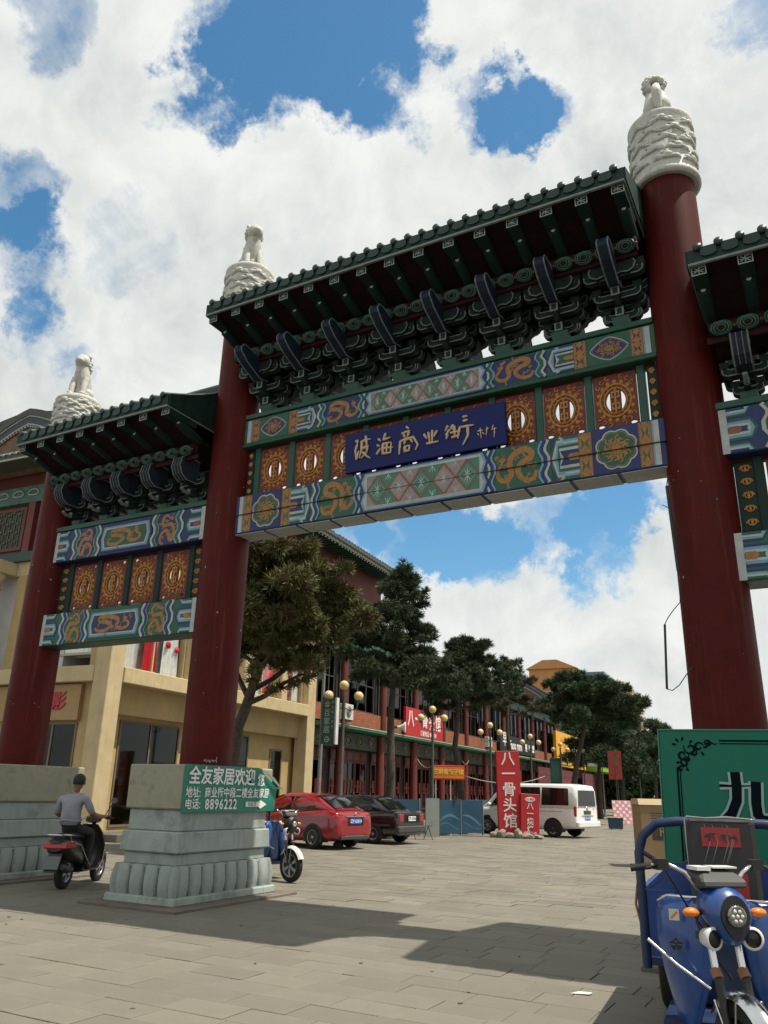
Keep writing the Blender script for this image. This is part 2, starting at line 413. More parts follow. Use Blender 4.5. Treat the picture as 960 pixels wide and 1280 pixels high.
for k, (x, zb, zt, rd) in enumerate(COLS):
    mb = MB(); mb.lathe([(R0*1.015, 1.9), (R0, 3.2), (R0*.985, zb*.62), (R0*.955, zb+.05)], 48)
    col = part('column', mb, RED, gate, loc=(x, 0, 0))
    cap = part('capital', cloud_drum(zb, zt, rd), STN, col)
    part('lion_statue', lion_mesh(zt-.01, 1.08, {0: .5, 1: .9, 2: 3.3, 3: .4}[k]), STN, col)
    fl = MB()
    for q in range(22):                        # chips in the paint
        a = rnd.uniform(-2.6, .6); z = 1.95+rnd.random()**1.6*5.5; s = rnd.choice((.003, .004, .005, .006, .012))
        rr = R0*.993+.004
        pts = [(rr*math.cos(a+s*1.6*math.cos(t)*rnd.uniform(.5, 1.1)/R0), rr*math.sin(a+s*1.6*math.cos(t)/R0), z+s*2*math.sin(t)*rnd.uniform(.5, 1.2)) for t in (0, 1.2, 2.4, 3.6, 4.9)]
        fl.add(pts, [(0, 1, 2, 3, 4)])
    if k == 1:                                 # scraped scribble at the foot of the column
        for q in range(10):
            a0 = -.95+q*.045; z0 = 1.985+.01*math.sin(q*2.3)
            fl.tube([((R0*1.013+.003)*math.cos(a0+t*.04), (R0*1.013+.003)*math.sin(a0+t*.04), z0+.02*math.sin(t*7+q)) for t in (0, .3, .6, 1)], .006, 4)
        fl.tube([((R0*1.013+.003)*math.cos(-.47), (R0*1.013+.003)*math.sin(-.47), z) for z in (1.96, 2.05)], .007, 4)
    part('paint_chips', fl, flake, col, kind='stuff')

# ---- plinths
def plinth(x):
    mb = MB()
    def tier(hx, hy, z0, z1, t=1.0, m=0): mb.box((0, 0, (z0+z1)/2), (2*hx, 2*hy, z1-z0), m, top=t)
    p = bpy.data.objects.new('plinth', None)
    tier(.50, 1.03, .985, 1.285); tier(.562, 1.095, .70, .985, .985); tier(.505, 1.04, .53, .70); tier(.552, 1.092, .12, .53, m=1)
    tier(.665, 1.20, .035, .145, .985)
    o = part('plinth', mb, [PLN, mat('plinth_recess_dark', (.13, .145, .13), .9, var=.2, scale=5)], gate, bevel=.018, loc=(x, 0, 0))  # recessed tier coloured darker so the petals in front stand out
    s = MB(); s.box((0, 0, 0), (1.85, 2.85, .06)); part('base_slab', s, SLB, o, bevel=.012, loc=(0, 0, .012))
    b = MB(); b.box((0, 0, 1.597), (1.095, 2.16, .625)); part('cap_block', b, PLT, o, bevel=.02)
    # lotus petals, each a bulging stone
    def petal(w):
        m = MB(); rings = []
        for i in range(7):
            t = i/6; z = .14+.40*t; bul = .056*math.sin(PI*min(1, .18+t*.86))**.8
            ww = w*(.462 if 1 < i < 5 else (.43 if i == 1 or i == 5 else .36))
            ring = []
            for j in range(9):
                u = -1+2*j/8; ring.append((u*ww, -bul*(1-abs(u)**3.2)*1.0-.012, z))
            ring += [(ww, .08, z), (-ww, .08, z)]
            rings.append(ring)
        m.loft(rings); return m
    mA = petal(.268).mesh('petal', [PLN], fixn=True)
    for j in range(4):
        u = -.402+.268*j
        link('petal', mA, o, (u, -1.10, 0)); link('petal', mA, o, (u, 1.10, 0), (0, 0, PI))
    for j in range(8):
        u = -.938+.268*j
        link('petal', mA, o, (.56, u, 0), (0, 0, PI/2)); link('petal', mA, o, (-.56, u, 0), (0, 0, -PI/2))
    for sx in (-1, 1):
        for sy in (-1, 1):
            link('petal', mA, o, (sx*.56, sy*1.10, 0), (0, 0, math.atan2(sx, -sy)), (.55, 1.0, 1))
    return o
for x in (-XA, -XB, XB, XA): plinth(x)

# ---- painted beams
def zig(x, z0, z1, w, d):                      # wavy upright band, as in the cloud-band painting
    h = z1-z0
    return [(x, z0), (x+d, z0+.16*h), (x+d, z0+.26*h), (x, z0+.42*h), (x, z0+.58*h), (x+d, z0+.74*h), (x+d, z0+.84*h), (x, z1)]
def arrow(x, z0, z1, d):                       # pointed upright band <
    return [(x+d, z0), (x, z0+(z1-z0)*.3), (x, z0+(z1-z0)*.7), (x+d, z1)]
DPATH = [(-.47, -.18), (-.40, -.36), (-.24, -.40), (-.10, -.27), (-.05, -.06), (-.18, .10), (-.33, .16), (-.36, .31), (-.22, .42), (-.03, .36), (.11, .22), (.13, .02), (.10, -.16), (.20, -.33), (.36, -.28), (.42, -.08), (.32, .10), (.30, .22)]
def catmull(p, k=4):
    o = []
    for i in range(len(p)-1):
        a, b, c, d = (Vector(p[max(0, min(len(p)-1, i+j))]) for j in (-1, 0, 1, 2))
        for q in range(k):
            t = q/k; o.append(tuple(.5*((2*b)+(c-a)*t+(2*a-5*b+4*c-d)*t*t+(3*b-a-3*c+d)*t**3)))
    return o+[tuple(p[-1])]
def dragon(P, cx, cz, w, h, m, l, flip=1, seed=0):
    r = random.Random(seed); tall = h > w
    f = (lambda p: (cx+flip*p[1]*w, cz+p[0]*h)) if tall else (lambda p: (cx+flip*p[0]*w, cz+p[1]*h))
    u = math.sqrt(w*h)
    pts = [f(p) for p in catmull(DPATH)]; n = len(pts)
    P.rib(pts, [u*(.035+.115*math.sin(PI*min(1, .08+i/n*.95))**.6) for i in range(n)], m, l)
    hx, hz = pts[-1]
    P.disc(hx, hz, u*.085, m, l, 9, u*.065)                                   # head, horns, whiskers
    for q in (-1, 1):
        P.rib([(hx, hz), (hx-flip*u*.05, hz+u*.10), (hx-flip*u*.02+q*u*.06, hz+u*.17)], [u*.03, u*.025, .003], m, l)
        P.rib([(hx, hz), (hx+flip*u*.10, hz+q*u*.02), (hx+flip*u*.15, hz+q*u*.09)], [u*.03, u*.02, .003], m, l)
    for i in (9, 24, 36, 52):                                                  # legs and claws
        x, z = pts[i]; x2, z2 = pts[i+1]; nx, nz = -(z2-z), x2-x; q = math.hypot(nx, nz) or 1; sg = -1 if i in (9, 36) else 1
        a = (x+sg*nx/q*u*.15, z+sg*nz/q*u*.15); P.rib([(x, z), a], [u*.06, u*.035], m, l)
        for t in (-.9, 0, .9): 
            th = math.atan2(a[1]-z, a[0]-x)+t; P.rib([a, (a[0]+u*.07*math.cos(th), a[1]+u*.07*math.sin(th))], [u*.03, .004], m, l)
    for i in range(4, n-4, 3):                                                 # spines
        x, z = pts[i]; x2, z2 = pts[i+1]; nx, nz = -(z2-z), x2-x; q = math.hypot(nx, nz) or 1
        P.rib([(x+nx/q*u*.04, z+nz/q*u*.04), (x+nx/q*u*.085, z+nz/q*u*.085)], [u*.03, .004], m, l)
    for q in range(22):                                                        # clouds and flames filling the ground
        x = cx+w*r.uniform(-.45, .45); z = cz+h*r.uniform(-.43, .43)
        if min(math.hypot(x-a, z-b) for a, b in pts) < u*.085: continue
        rr = u*.055; P.rib([(x+rr*math.cos(a)*(1-a/9), z+rr*math.sin(a)*(1-a/9)) for a in (0, .8, 1.6, 2.4, 3.2, 4, 4.8, 5.4)], u*.034, m, l)
def medallion(P, cx, cz, w, h, bg, m, rim, lobes=0, seed=1):
    pts = []
    for i in range(40):
        a = 2*PI*i/40; c, s_ = math.cos(a), math.sin(a)
        k = .93+.12*abs(math.sin(4*a)) if lobes else 1/(abs(c)**1.35+abs(s_)**1.35)**.74
        pts.append((cx+w/2*c*k, cz+h/2*s_*k))
    P.poly(pts, bg, 3); P.rib(pts+[pts[0]], h*.035, rim, 4)
    P.rib([(cx+(x-cx)*.9, cz+(z-cz)*.9) for x, z in pts+[pts[0]]], h*.02, m, 4)
    P.disc(cx, cz, w*.12, m, 5, 12, h*.13)
    r = random.Random(seed)
    for k in range(14):                        # scrolling tendrils
        a = 2*PI*k/14; x = cx+w*.29*math.cos(a)*(1 if k % 2 else .75); z = cz+h*.29*math.sin(a)*(1 if k % 2 else .75); rr = h*.085
        P.rib([(x+rr*math.cos(a+b)*(1-b/9), z+rr*math.sin(a+b)*(1-b/9)) for b in (0, .8, 1.6, 2.4, 3.2, 4, 4.8, 5.5)], h*.04, m, 6)
        P.rib([(cx+w*.1*math.cos(a), cz+h*.1*math.sin(a)), (x, z)], h*.03, m, 4.5)
def strip_orn(P, x0, x1, z0, z1, m, dk, edge, n=2):
    P.rect(x0, z0, x1, z1, m, 2)
    for xx in (x0, x1): P.rib([(xx, z0), (xx, z1)], .012, edge, 3)
    cx = (x0+x1)/2; w = x1-x0
    for k in range(n):
        cz = z0+(z1-z0)*(k+.5)/n; q = (z1-z0)/n*.3
        for sx in (-1, 1):
            P.poly([(cx, cz), (cx+sx*w*.33, cz+q), (cx+sx*w*.22, cz), (cx+sx*w*.33, cz-q)], dk, 3)
        P.disc(cx, cz, w*.10, edge, 4, 8)
    for k in range(n+1):
        cz = z0+(z1-z0)*k/n
        for sx in (-1, 1): P.disc(cx+sx*w*.28, min(max(cz, z0+.02), z1-.02), .014, dk, 3, 6)
def diaper(P, x0, x1, z0, z1, n):              # lozenge brocade with star flowers
    P.rect(x0, z0, x1, z1, ORG, 5)
    w = (x1-x0)/n; h = z1-z0
    for k in range(n):
        cx = x0+w*(k+.5); cz = (z0+z1)/2; m = PNK if k % 2 else MNT
        P.poly([(cx-w*.46, cz), (cx, cz-h*.44), (cx+w*.46, cz), (cx, cz+h*.44)], m, 6)
        P.rib([(cx-w*.34, cz), (cx, cz-h*.31), (cx+w*.34, cz), (cx, cz+h*.31), (cx-w*.34, cz)], .007, WHT, 7)
        for q in range(4):
            a = PI*q/4; P.rib([(cx-.14*w*math.cos(a)*1.1, cz-.14*h*math.sin(a)*1.6), (cx+.14*w*math.cos(a)*1.1, cz+.14*h*math.sin(a)*1.6)], .013, WHT, 7)
    for k in range(n+1):
        cx = x0+w*k; m2 = MNT if k % 2 else PNK
        for s_ in (-1, 1):
            b = z1-.006 if s_ > 0 else z0+.006
            xl, xr = max(x0+.005, cx-w*.45), min(x1-.005, cx+w*.45)
            tipz = b-s_*h*.45
            if 0 < k < n: P.poly([(xl, b), (xr, b), (cx, tipz)], m2, 6)
            elif k == 0: P.poly([(xl, b), (xr, b), (xl, tipz)], m2, 6)
            else: P.poly([(xl, b), (xr, b), (xr, tipz)], m2, 6)
            if 0 < k < n:
                for q in (-.6, 0, .6): P.rib([(cx, b-s_*.012), (cx+q*w*.22, b-s_*h*.2)], .012, WHT, 7)
    P.rib([(x0, z0), (x1, z0), (x1, z1), (x0, z1), (x0, z0)], .016, WHT, 8)
def half_main(P, s, z0, z1, A, B, dia):
    """one half of the big painted scheme, mirrored by s; A and B swap green and blue"""
    h = z1-z0
    X = lambda x: s*x
    def R(a, b, m, l=2): P.rect(X(a), z0, X(b), z1, m, l)
    R(3.50, 3.43, WHT); R(3.43, 3.40, LBL)
    strip_orn(P, *sorted((X(3.24), X(3.40))), z0, z1, GLD, BLU if A is GRP else GRP, ORG)
    R(2.62, 3.24, A)
    medallion(P, X(2.93), (z0+z1)/2, .54, h*.86, B, GLD, WHT, lobes=dia, seed=4)
    strip_orn(P, *sorted((X(2.42), X(2.60))), z0, z1, GLD, BLU if A is GRP else GRP, ORG)
    # nested pointed brackets
    for q, (m) in enumerate((B, WHT, LBL, B, WHT, A)):
        d = .055*q
        P.poly([(X(2.42), z0+h*.03*0+.0+h*.5*d/.42), (X(2.10+d*.2), z0+h*.5*d/.42), (X(1.99+d*.8), z0+h*.5), (X(2.10+d*.2), z1-h*.5*d/.42), (X(2.42), z1-h*.5*d/.42)], m, 2+q)
    P.poly([(X(2.42), z0+h*.42), (X(2.30), z0+h*.42), (X(2.26), z0+h*.5), (X(2.30), z0+h*.58), (X(2.42), z0+h*.58)], GLD, 9)
    for q, m in enumerate((WHT, LBL, B)):
        P.poly([(X(2.42), z0), (X(2.42), z0+h*(.17-.05*q)), (X(2.22), z0+h*(.17-.05*q)), (X(2.14+.03*q), z0)], m, 6+q)
        P.poly([(X(2.42), z1), (X(2.42), z1-h*(.17-.05*q)), (X(2.22), z1-h*(.17-.05*q)), (X(2.14+.03*q), z1)], m, 6+q)
    R(1.16, 2.02, B if dia else BLU, 1)
    for x, m, w in ((1.99, WHT, .05), (1.945, A, .06), (1.90, LBL, .03)):
        P.rib([(X(x-.05*i), z) for i, z in zip((0, 1, 1, 0, 0, 1, 1, 0), [z0+h*f for f in (0, .16, .26, .42, .58, .74, .84, 1)])], w, m, 9)
    dragon(P, X(1.50), (z0+z1)/2, .66, h*.92, GLD, 3, -s, 3 if dia else 8)
    for x, m, w in ((1.19, LBL, .035), (1.145, A, .06), (1.10, WHT, .04), (1.06, B, .05)):
        P.rib([(X(x-.05*i), z) for i, z in zip((0, 1, 1, 0, 0, 1, 1, 0), [z0+h*f for f in (0, .16, .26, .42, .58, .74, .84, 1)])], w, m, 10)
def main_paint(parent, z0, z1, y, A, B, dia, n):
    P = Paint(step=.0016)
    h = z1-z0
    P.rect(-3.56, z0, 3.56, z1, A, 0)
    for s in (-1, 1): half_main(P, s, z0+.012, z1-.012, A, B, dia)
    mz = .035
    def hexa(i, m, l): P.poly([(-1.04+i, z0+i*.6), (1.04-i, z0+i*.6), (1.10-i, z0+h*.25), (1.04-i, z0+h*.5), (1.10-i, z0+h*.75), (1.04-i, z1-i*.6), (-1.04+i, z1-i*.6), (-1.10+i, z0+h*.75), (-1.04+i, z0+h*.5), (-1.10+i, z0+h*.25)], m, l)
    hexa(0, BLU, 11); hexa(.04, LBL, 12); hexa(.075, WHT, 13)
    P2 = Paint(step=.0016); diaper(P, -.95, .95, z0+h*.115, z1-h*.115, n)
    for q in range(len(P.mb.v)):
        pass
    return P.done('painted_pattern', parent, (0, y, 0))
# the brocade lies above the frame: lift its layers
_d = diaper
def diaper(P, x0, x1, z0, z1, n):
    k = len(P.mb.v); _d(P, x0, x1, z0, z1, n)
    for i in range(k, len(P.mb.v)):
        a, b, c = P.mb.v[i]; P.mb.v[i] = (a, b-9*P.step, c)

def side_paint(parent, z0, z1, y, hw, A, B, rim, motif):
    P = Paint(step=.0016); h = z1-z0
    P.rect(-hw, z0, hw, z1, A, 0)
    F = (0, .16, .26, .42, .58, .74, .84, 1)
    for s in (-1, 1):
        X = lambda x: s*x
        P.rect(X(hw), z0, X(hw-.05), z1, A, 1); P.rect(X(hw-.05), z0, X(hw-.14), z1, WHT, 2)
        for q, m in enumerate((B, LBL, WHT, A)):
            i = .045*q
            P.poly([(X(hw-.14), z0+h*.26+i*.8), (X(hw-.42+i*.3), z0+h*.26+i*.8), (X(hw-.50+i), z0+h*.5), (X(hw-.42+i*.3), z1-h*.26-i*.8), (X(hw-.14), z1-h*.26-i*.8)], m, 3+q)
            P.poly([(X(hw-.14), z0+.01), (X(hw-.14), z0+h*.2-i*.6), (X(hw-.36), z0+h*.2-i*.6), (X(hw-.44+i*.6), z0+.01)], m, 3+q)
            P.poly([(X(hw-.14), z1-.01), (X(hw-.14), z1-h*.2+i*.6), (X(hw-.36), z1-h*.2+i*.6), (X(hw-.44+i*.6), z1-.01)], m, 3+q)
        P.poly([(X(hw-.15), z0+h*.42), (X(hw-.27), z0+h*.42), (X(hw-.31), z0+h*.5), (X(hw-.27), z0+h*.58), (X(hw-.15), z0+h*.58)], GLD if motif else ORG, 8)
        bands = ((hw-.56, WHT, .06), (hw-.62, B, .08), (hw-.67, LBL, .03))
        for x, m, w in bands: P.rib([(X(x-.06*i), z0+h*f) for i, f in zip((0, 1, 1, 0, 0, 1, 1, 0), F)], w, m, 5)
        P.rect(X(hw-1.10), z0+.01, X(hw-.76), z1-.01, GRP if A is GRP else BLU, 2)
        dragon(P, X(hw-.91), (z0+z1)/2, .40, h*1.0, GLD, 3, s, 11 if motif else 6)
        for x, m, w in ((hw-1.13, LBL, .03), (hw-1.17, B, .07), (hw-1.225, WHT, .05)): P.rib([(X(x-.06*i), z0+h*f) for i, f in zip((0, 1, 1, 0, 0, 1, 1, 0), F)], w, m, 6)
    for i, m, l in ((0, A, 7), (.045, LBL, 8), (.085, WHT, 9), (.115, B if motif else GRP, 10)):
        P.poly([(-.62+i, z0+h*.06+i*.8), (.62-i, z0+h*.06+i*.8), (.67-i, z0+h*.5), (.62-i, z1-h*.06-i*.8), (-.62+i, z1-h*.06-i*.8), (-.67+i, z0+h*.5)], m, l)
    k = len(P.mb.v); dragon(P, 0, (z0+z1)/2, .95, h*.55, GLD, 3, 1, 21 if motif else 17)
    for i in range(k, len(P.mb.v)):
        a, b, c = P.mb.v[i]; P.mb.v[i] = (a, b-9*P.step, c)
    return P.done('painted_pattern', parent, (0, y, 0))

def soffit_tiles(parent, hw, hy, z):           # small tiles stuck under the beam
    a = MB(); a.b2((-.298, -hy*.49, 0), (.298, hy*.49, .012)); me = a.mesh('soffit_tile', [GTI])
    n = int(2*hw/.6)
    for k in range(n):
        x = -hw+.3+k*(2*hw-.6)/(n-1)
        for j, s in enumerate((-.5, .5)): link('soffit_tile', me, parent, (x+(.0 if j else .0), s*hy, z-.012), scale=(1 if True else 1, 1, 1))
# ---- openwork panels
def panel_meshes(w, h):
    c = bpy.data.curves.new('p', 'CURVE'); c.dimensions = '2D'; c.fill_mode = 'BOTH'; c.extrude = .014; c.resolution_u = 1
    def loop(pts):
        s = c.splines.new('POLY'); s.points.add(len(pts)-1); s.use_cyclic_u = True
        for p, q in zip(s.points, pts): p.co = (q[0], q[1], 0, 1)
    loop([(-w/2, -h/2), (w/2, -h/2), (w/2, h/2), (-w/2, h/2)])
    E = .80
    for s in (-1, 1):                          # two crescents, four corner openings
        loop([(s*(.078+.008*math.cos(a*3)+(.050 if abs(a) < 1.45 else 0)*math.cos(a)), .145*math.sin(a)*(1 if abs(a) < 1.5 else 1)) for a in np.linspace(-1.5, 1.5, 11)])
        for t in (-1, 1):
            cx, cz = s*w*.37, t*h*.44
            loop([(cx+.045*math.cos(a)*(1+.25*math.cos(3*a)), cz+.028*math.sin(a)) for a in np.linspace(0, 2*PI, 11)[:-1]])
    o = bpy.data.objects.new('p', c); C.objects.link(o); me = bpy.data.meshes.new_from_object(o); bpy.data.objects.remove(o); bpy.data.curves.remove(c)
    me.materials.clear(); me.materials.append(REDP)
    g = MB()
    def tor(pts, r, flat=.7): g.tube([(x, -.018, z) for x, z in pts], r, 6)
    N = 28
    tor([(.215*math.cos(2*PI*i/N), .255*math.sin(2*PI*i/N)) for i in range(N+1)], .020)
    tor([(.158*math.cos(2*PI*i/N), .200*math.sin(2*PI*i/N)) for i in range(N+1)], .013)
    for k in range(16):                        # petals round the ring
        a = 2*PI*k/16; g.ball((.247*math.cos(a), -.012, .30*math.sin(a)), (.036, .014, .040), 7)
        a += PI/16; g.ball((.185*math.cos(a), -.012, .228*math.sin(a)), (.015, .012, .018), 5)
    for z in (-.13, -.05, .05, .13):           # central character of bars
        g.b2((-.058, -.030, z-.013), (.058, -.006, z+.013))
    g.b2((-.013, -.033, -.19), (.013, -.008, .19))
    for s in (-1, 1):
        g.b2((s*.046-.010, -.028, -.14), (s*.046+.010, -.006, -.05)); g.b2((s*.046-.010, -.028, .05), (s*.046+.010, -.006, .14))
        for t in (-1, 1):                      # leaf scrolls in the corners
            for q in range(3):
                a0 = math.atan2(t*h*.40, s*w*.40)+(q-1)*.28
                x, z = .285*math.cos(a0)*1.03, .36*math.sin(a0)*1.05
                pts = [(x+.04*math.cos(a0+b)*(1-b/8), z+.04*math.sin(a0+b)*(1-b/8)) for b in (0, .9, 1.8, 2.7, 3.6, 4.5)]
                pts = [(max(-w/2+.012, min(w/2-.012, a)), max(-h/2+.012, min(h/2-.012, b))) for a, b in pts]
                tor(pts, .011)
    return me, g.mesh('carved_ornament', [GCAR])
def narrow_panel(w, h):
    m = MB(); m.b2((-w/2, -.02, -h/2), (w/2, .02, h/2)); 
    g = MB(); n = max(3, int(h/.16))
    for k in range(n):
        z = -h/2+h*(k+.5)/n
        for s in (-1, 1):
            g.tube([(s*w*.30*math.cos(b)*(1-b/9)*.9, -.026, z+.06*math.sin(b)*(1-b/9)) for b in (0, .8, 1.6, 2.4, 3.2, 4, 4.8)], .011, 5)
        g.ball((0, -.026, z), (.02, .012, .045), 6)
    return m.mesh('narrow_panel', [GRND]), g.mesh('carved_ornament', [GCAR])

# ---- bracket sets
def arm_profile(L, h, up):                     # transverse arm: upturned, chamfered ends
    c = h*.55
    return [(-L, up), (-L+c*.4, 0.0+up*.4), (-L+c*1.2, 0), (L-c*1.2, 0), (L-c*.4, up*.4), (L, up), (L, h+up*.75), (L-.06, h+up*.75), (L-.10, h), (-L+.10, h), (-L+.06, h+up*.75), (-L, h+up*.75)]
def outlined(mb, poly, y0, y1, m, e, M=None, t=.018):
    """a plate with a raised pale outline along its edge on both faces"""
    mb.prism(poly, y0, y1, 'y', m, M=M)
    n = len(poly); cx = sum(p[0] for p in poly)/n; cz = sum(p[1] for p in poly)/n
    for yy, d in ((y0-.004, -1), (y1+.004, 1)):
        for i in range(n):
            a, b = poly[i], poly[(i+1) % n]
            dx, dz = b[0]-a[0], b[1]-a[1]; q = math.hypot(dx, dz)
            if q < .02: continue
            A = sum(poly[k][0]*poly[(k+1) % n][1]-poly[(k+1) % n][0]*poly[k][1] for k in range(n))
            sg = 1 if A > 0 else -1
            nx, nz = -dz/q*sg*t, dx/q*sg*t
            mb.add([(a[0], yy, a[1]), (b[0], yy, b[1]), (b[0]+nx, yy, b[1]+nz), (a[0]+nx, yy, a[1]+nz)], [(0, 1, 2, 3)], e, M=M)
def bracket_main():
    mb = MB()                                  # 0 grey-green 1 outline 2 green
    mb.box((0, 0, .06), (.22, .36, .12), 2, top=1.15)
    for k in range(3):
        z = .14+.22*k; L = .25+.085*k; y = .02+.21*k
        for s in (-1, 1):
            yy = -y if s < 0 else y
            outlined(mb, [(a, b+z) for a, b in arm_profile(L, .11, .06)], yy-.045, yy+.045, 0, 1)
            for sx in (-1, 1): mb.box((sx*(L-.05), yy, z+.175), (.11, .12, .09), 0, top=1.2)
        outlined(mb, [(a, b+z) for a, b in arm_profile(.28+.07*k, .11, .06)], -.045, .045, 0, 1)
        f = .22+.20*k                          # forward arm with square nose
        mb.b2((-.05, -f, z-.01), (.05, f, z+.12), 0)
        for s in (-1, 1):
            y0 = s*(f+.004)
            M = Matrix.Translation((0, y0, z+.055)) @ Matrix.Rotation(0 if s < 0 else PI, 4, 'Z')
            mb.add([(-.06, 0, -.07), (.06, 0, -.07), (.06, 0, .07), (-.06, 0, .07)], [(0, 1, 2, 3)], 1, M=M)
            mb.add([(-.035, -.004, -.045), (.035, -.004, -.045), (.035, -.004, .045), (-.035, -.004, .045)], [(0, 1, 2, 3)], 0, M=M)
            # slanting underside of the nose
            mb.prism([(y0, z-.01), (y0-s*.14, z-.10), (y0-s*.26, z-.10), (y0-s*.26, z-.01)], -.035, .035, 'x', 0)
    # carved cloud head between the tiers
    for s in (-1, 1):
        outlined(mb, [(-.34, .72), (-.30, .62), (-.22, .58), (-.12, .60), (0, .55), (.12, .60), (.22, .58), (.30, .62), (.34, .72), (.30, .80), (-.30, .80)], s*.52-.03, s*.52+.03, 0, 1)
    return mb
def beak_mesh():
    mb = MB()
    prof = [(-.28, -.22), (-.50, -.27), (-.90, -.12), (-1.06, .0), (-1.08, .06), (-1.02, .15), (-.92, .17), (-.28, .06)]
    mb.prism(prof, -.074, .074, 'x', 0)
    for s in (-.074, .074):                    # pale edge lines
        for a, b in zip(prof[:-1], prof[1:]):
            mb.tube([(s, a[0], a[1]), (s, b[0], b[1])], .011, 4, 1)
    return mb
def bracket_side():
    mb = MB()
    mb.box((0, 0, .06), (.20, .32, .12), 2, top=1.1)
    for k in range(2):
        z = .14+.20*k; L = .19+.09*k; y = .02+.18*k
        for s in (-1, 1):
            outlined(mb, [(a, b+z) for a, b in arm_profile(L, .10, .05)], s*y-.04, s*y+.04, 0, 1)
            for sx in (-1, 1): mb.box((sx*(L-.04), s*y, z+.155), (.10, .11, .08), 0, top=1.2)
        f = .30+.16*k
        mb.b2((-.04, -f, z-.01), (.04, f, z+.10), 0)
        for s in (-1, 1): mb.box((0, s*(f+.01), z+.055), (.07, .025, .09), 1)
        if k == 0:
            for s in (-1, 1): mb.tube([(0, s*.30, z+.03), (0, s*.42, z+.02), (0, s*.50, z+.07)], [.035, .03, .035], 6, 1)
    return mb
def cloud_head():
    mb = MB()
    pts = [(-.20, .44), (-.50, .42), (-.63, .50), (-.70, .64), (-.66, .80), (-.56, .86), (-.20, .86)]
    mb.prism(pts, -.10, .10, 'x', 0)
    for s in (-.10, .10):
        for a, b in zip(pts[:-1], pts[1:]): mb.tube([(s, a[0], a[1]), (s, b[0], b[1])], .012, 4, 1)
    for q in (-.035, .035):
        for a, b in zip(pts[1:-1], pts[2:]): mb.tube([(q, a[0]-.003, a[1]), (q, b[0]-.003, b[1])], .006, 4, 1)
    return mb
BM = bracket_main().mesh('bracket_set', [BRK, EDGE, GRN]); BK = beak_mesh().mesh('bracket_beak', [BRKB, EDGE])
BS = bracket_side().mesh('bracket_set', [BRK, EDGE, GRN]); CH = cloud_head().mesh('bracket_head', [mat('bracket_head_grey', (.018, .026, .040), .65, var=.3, scale=9, spec=.2), EDGE])

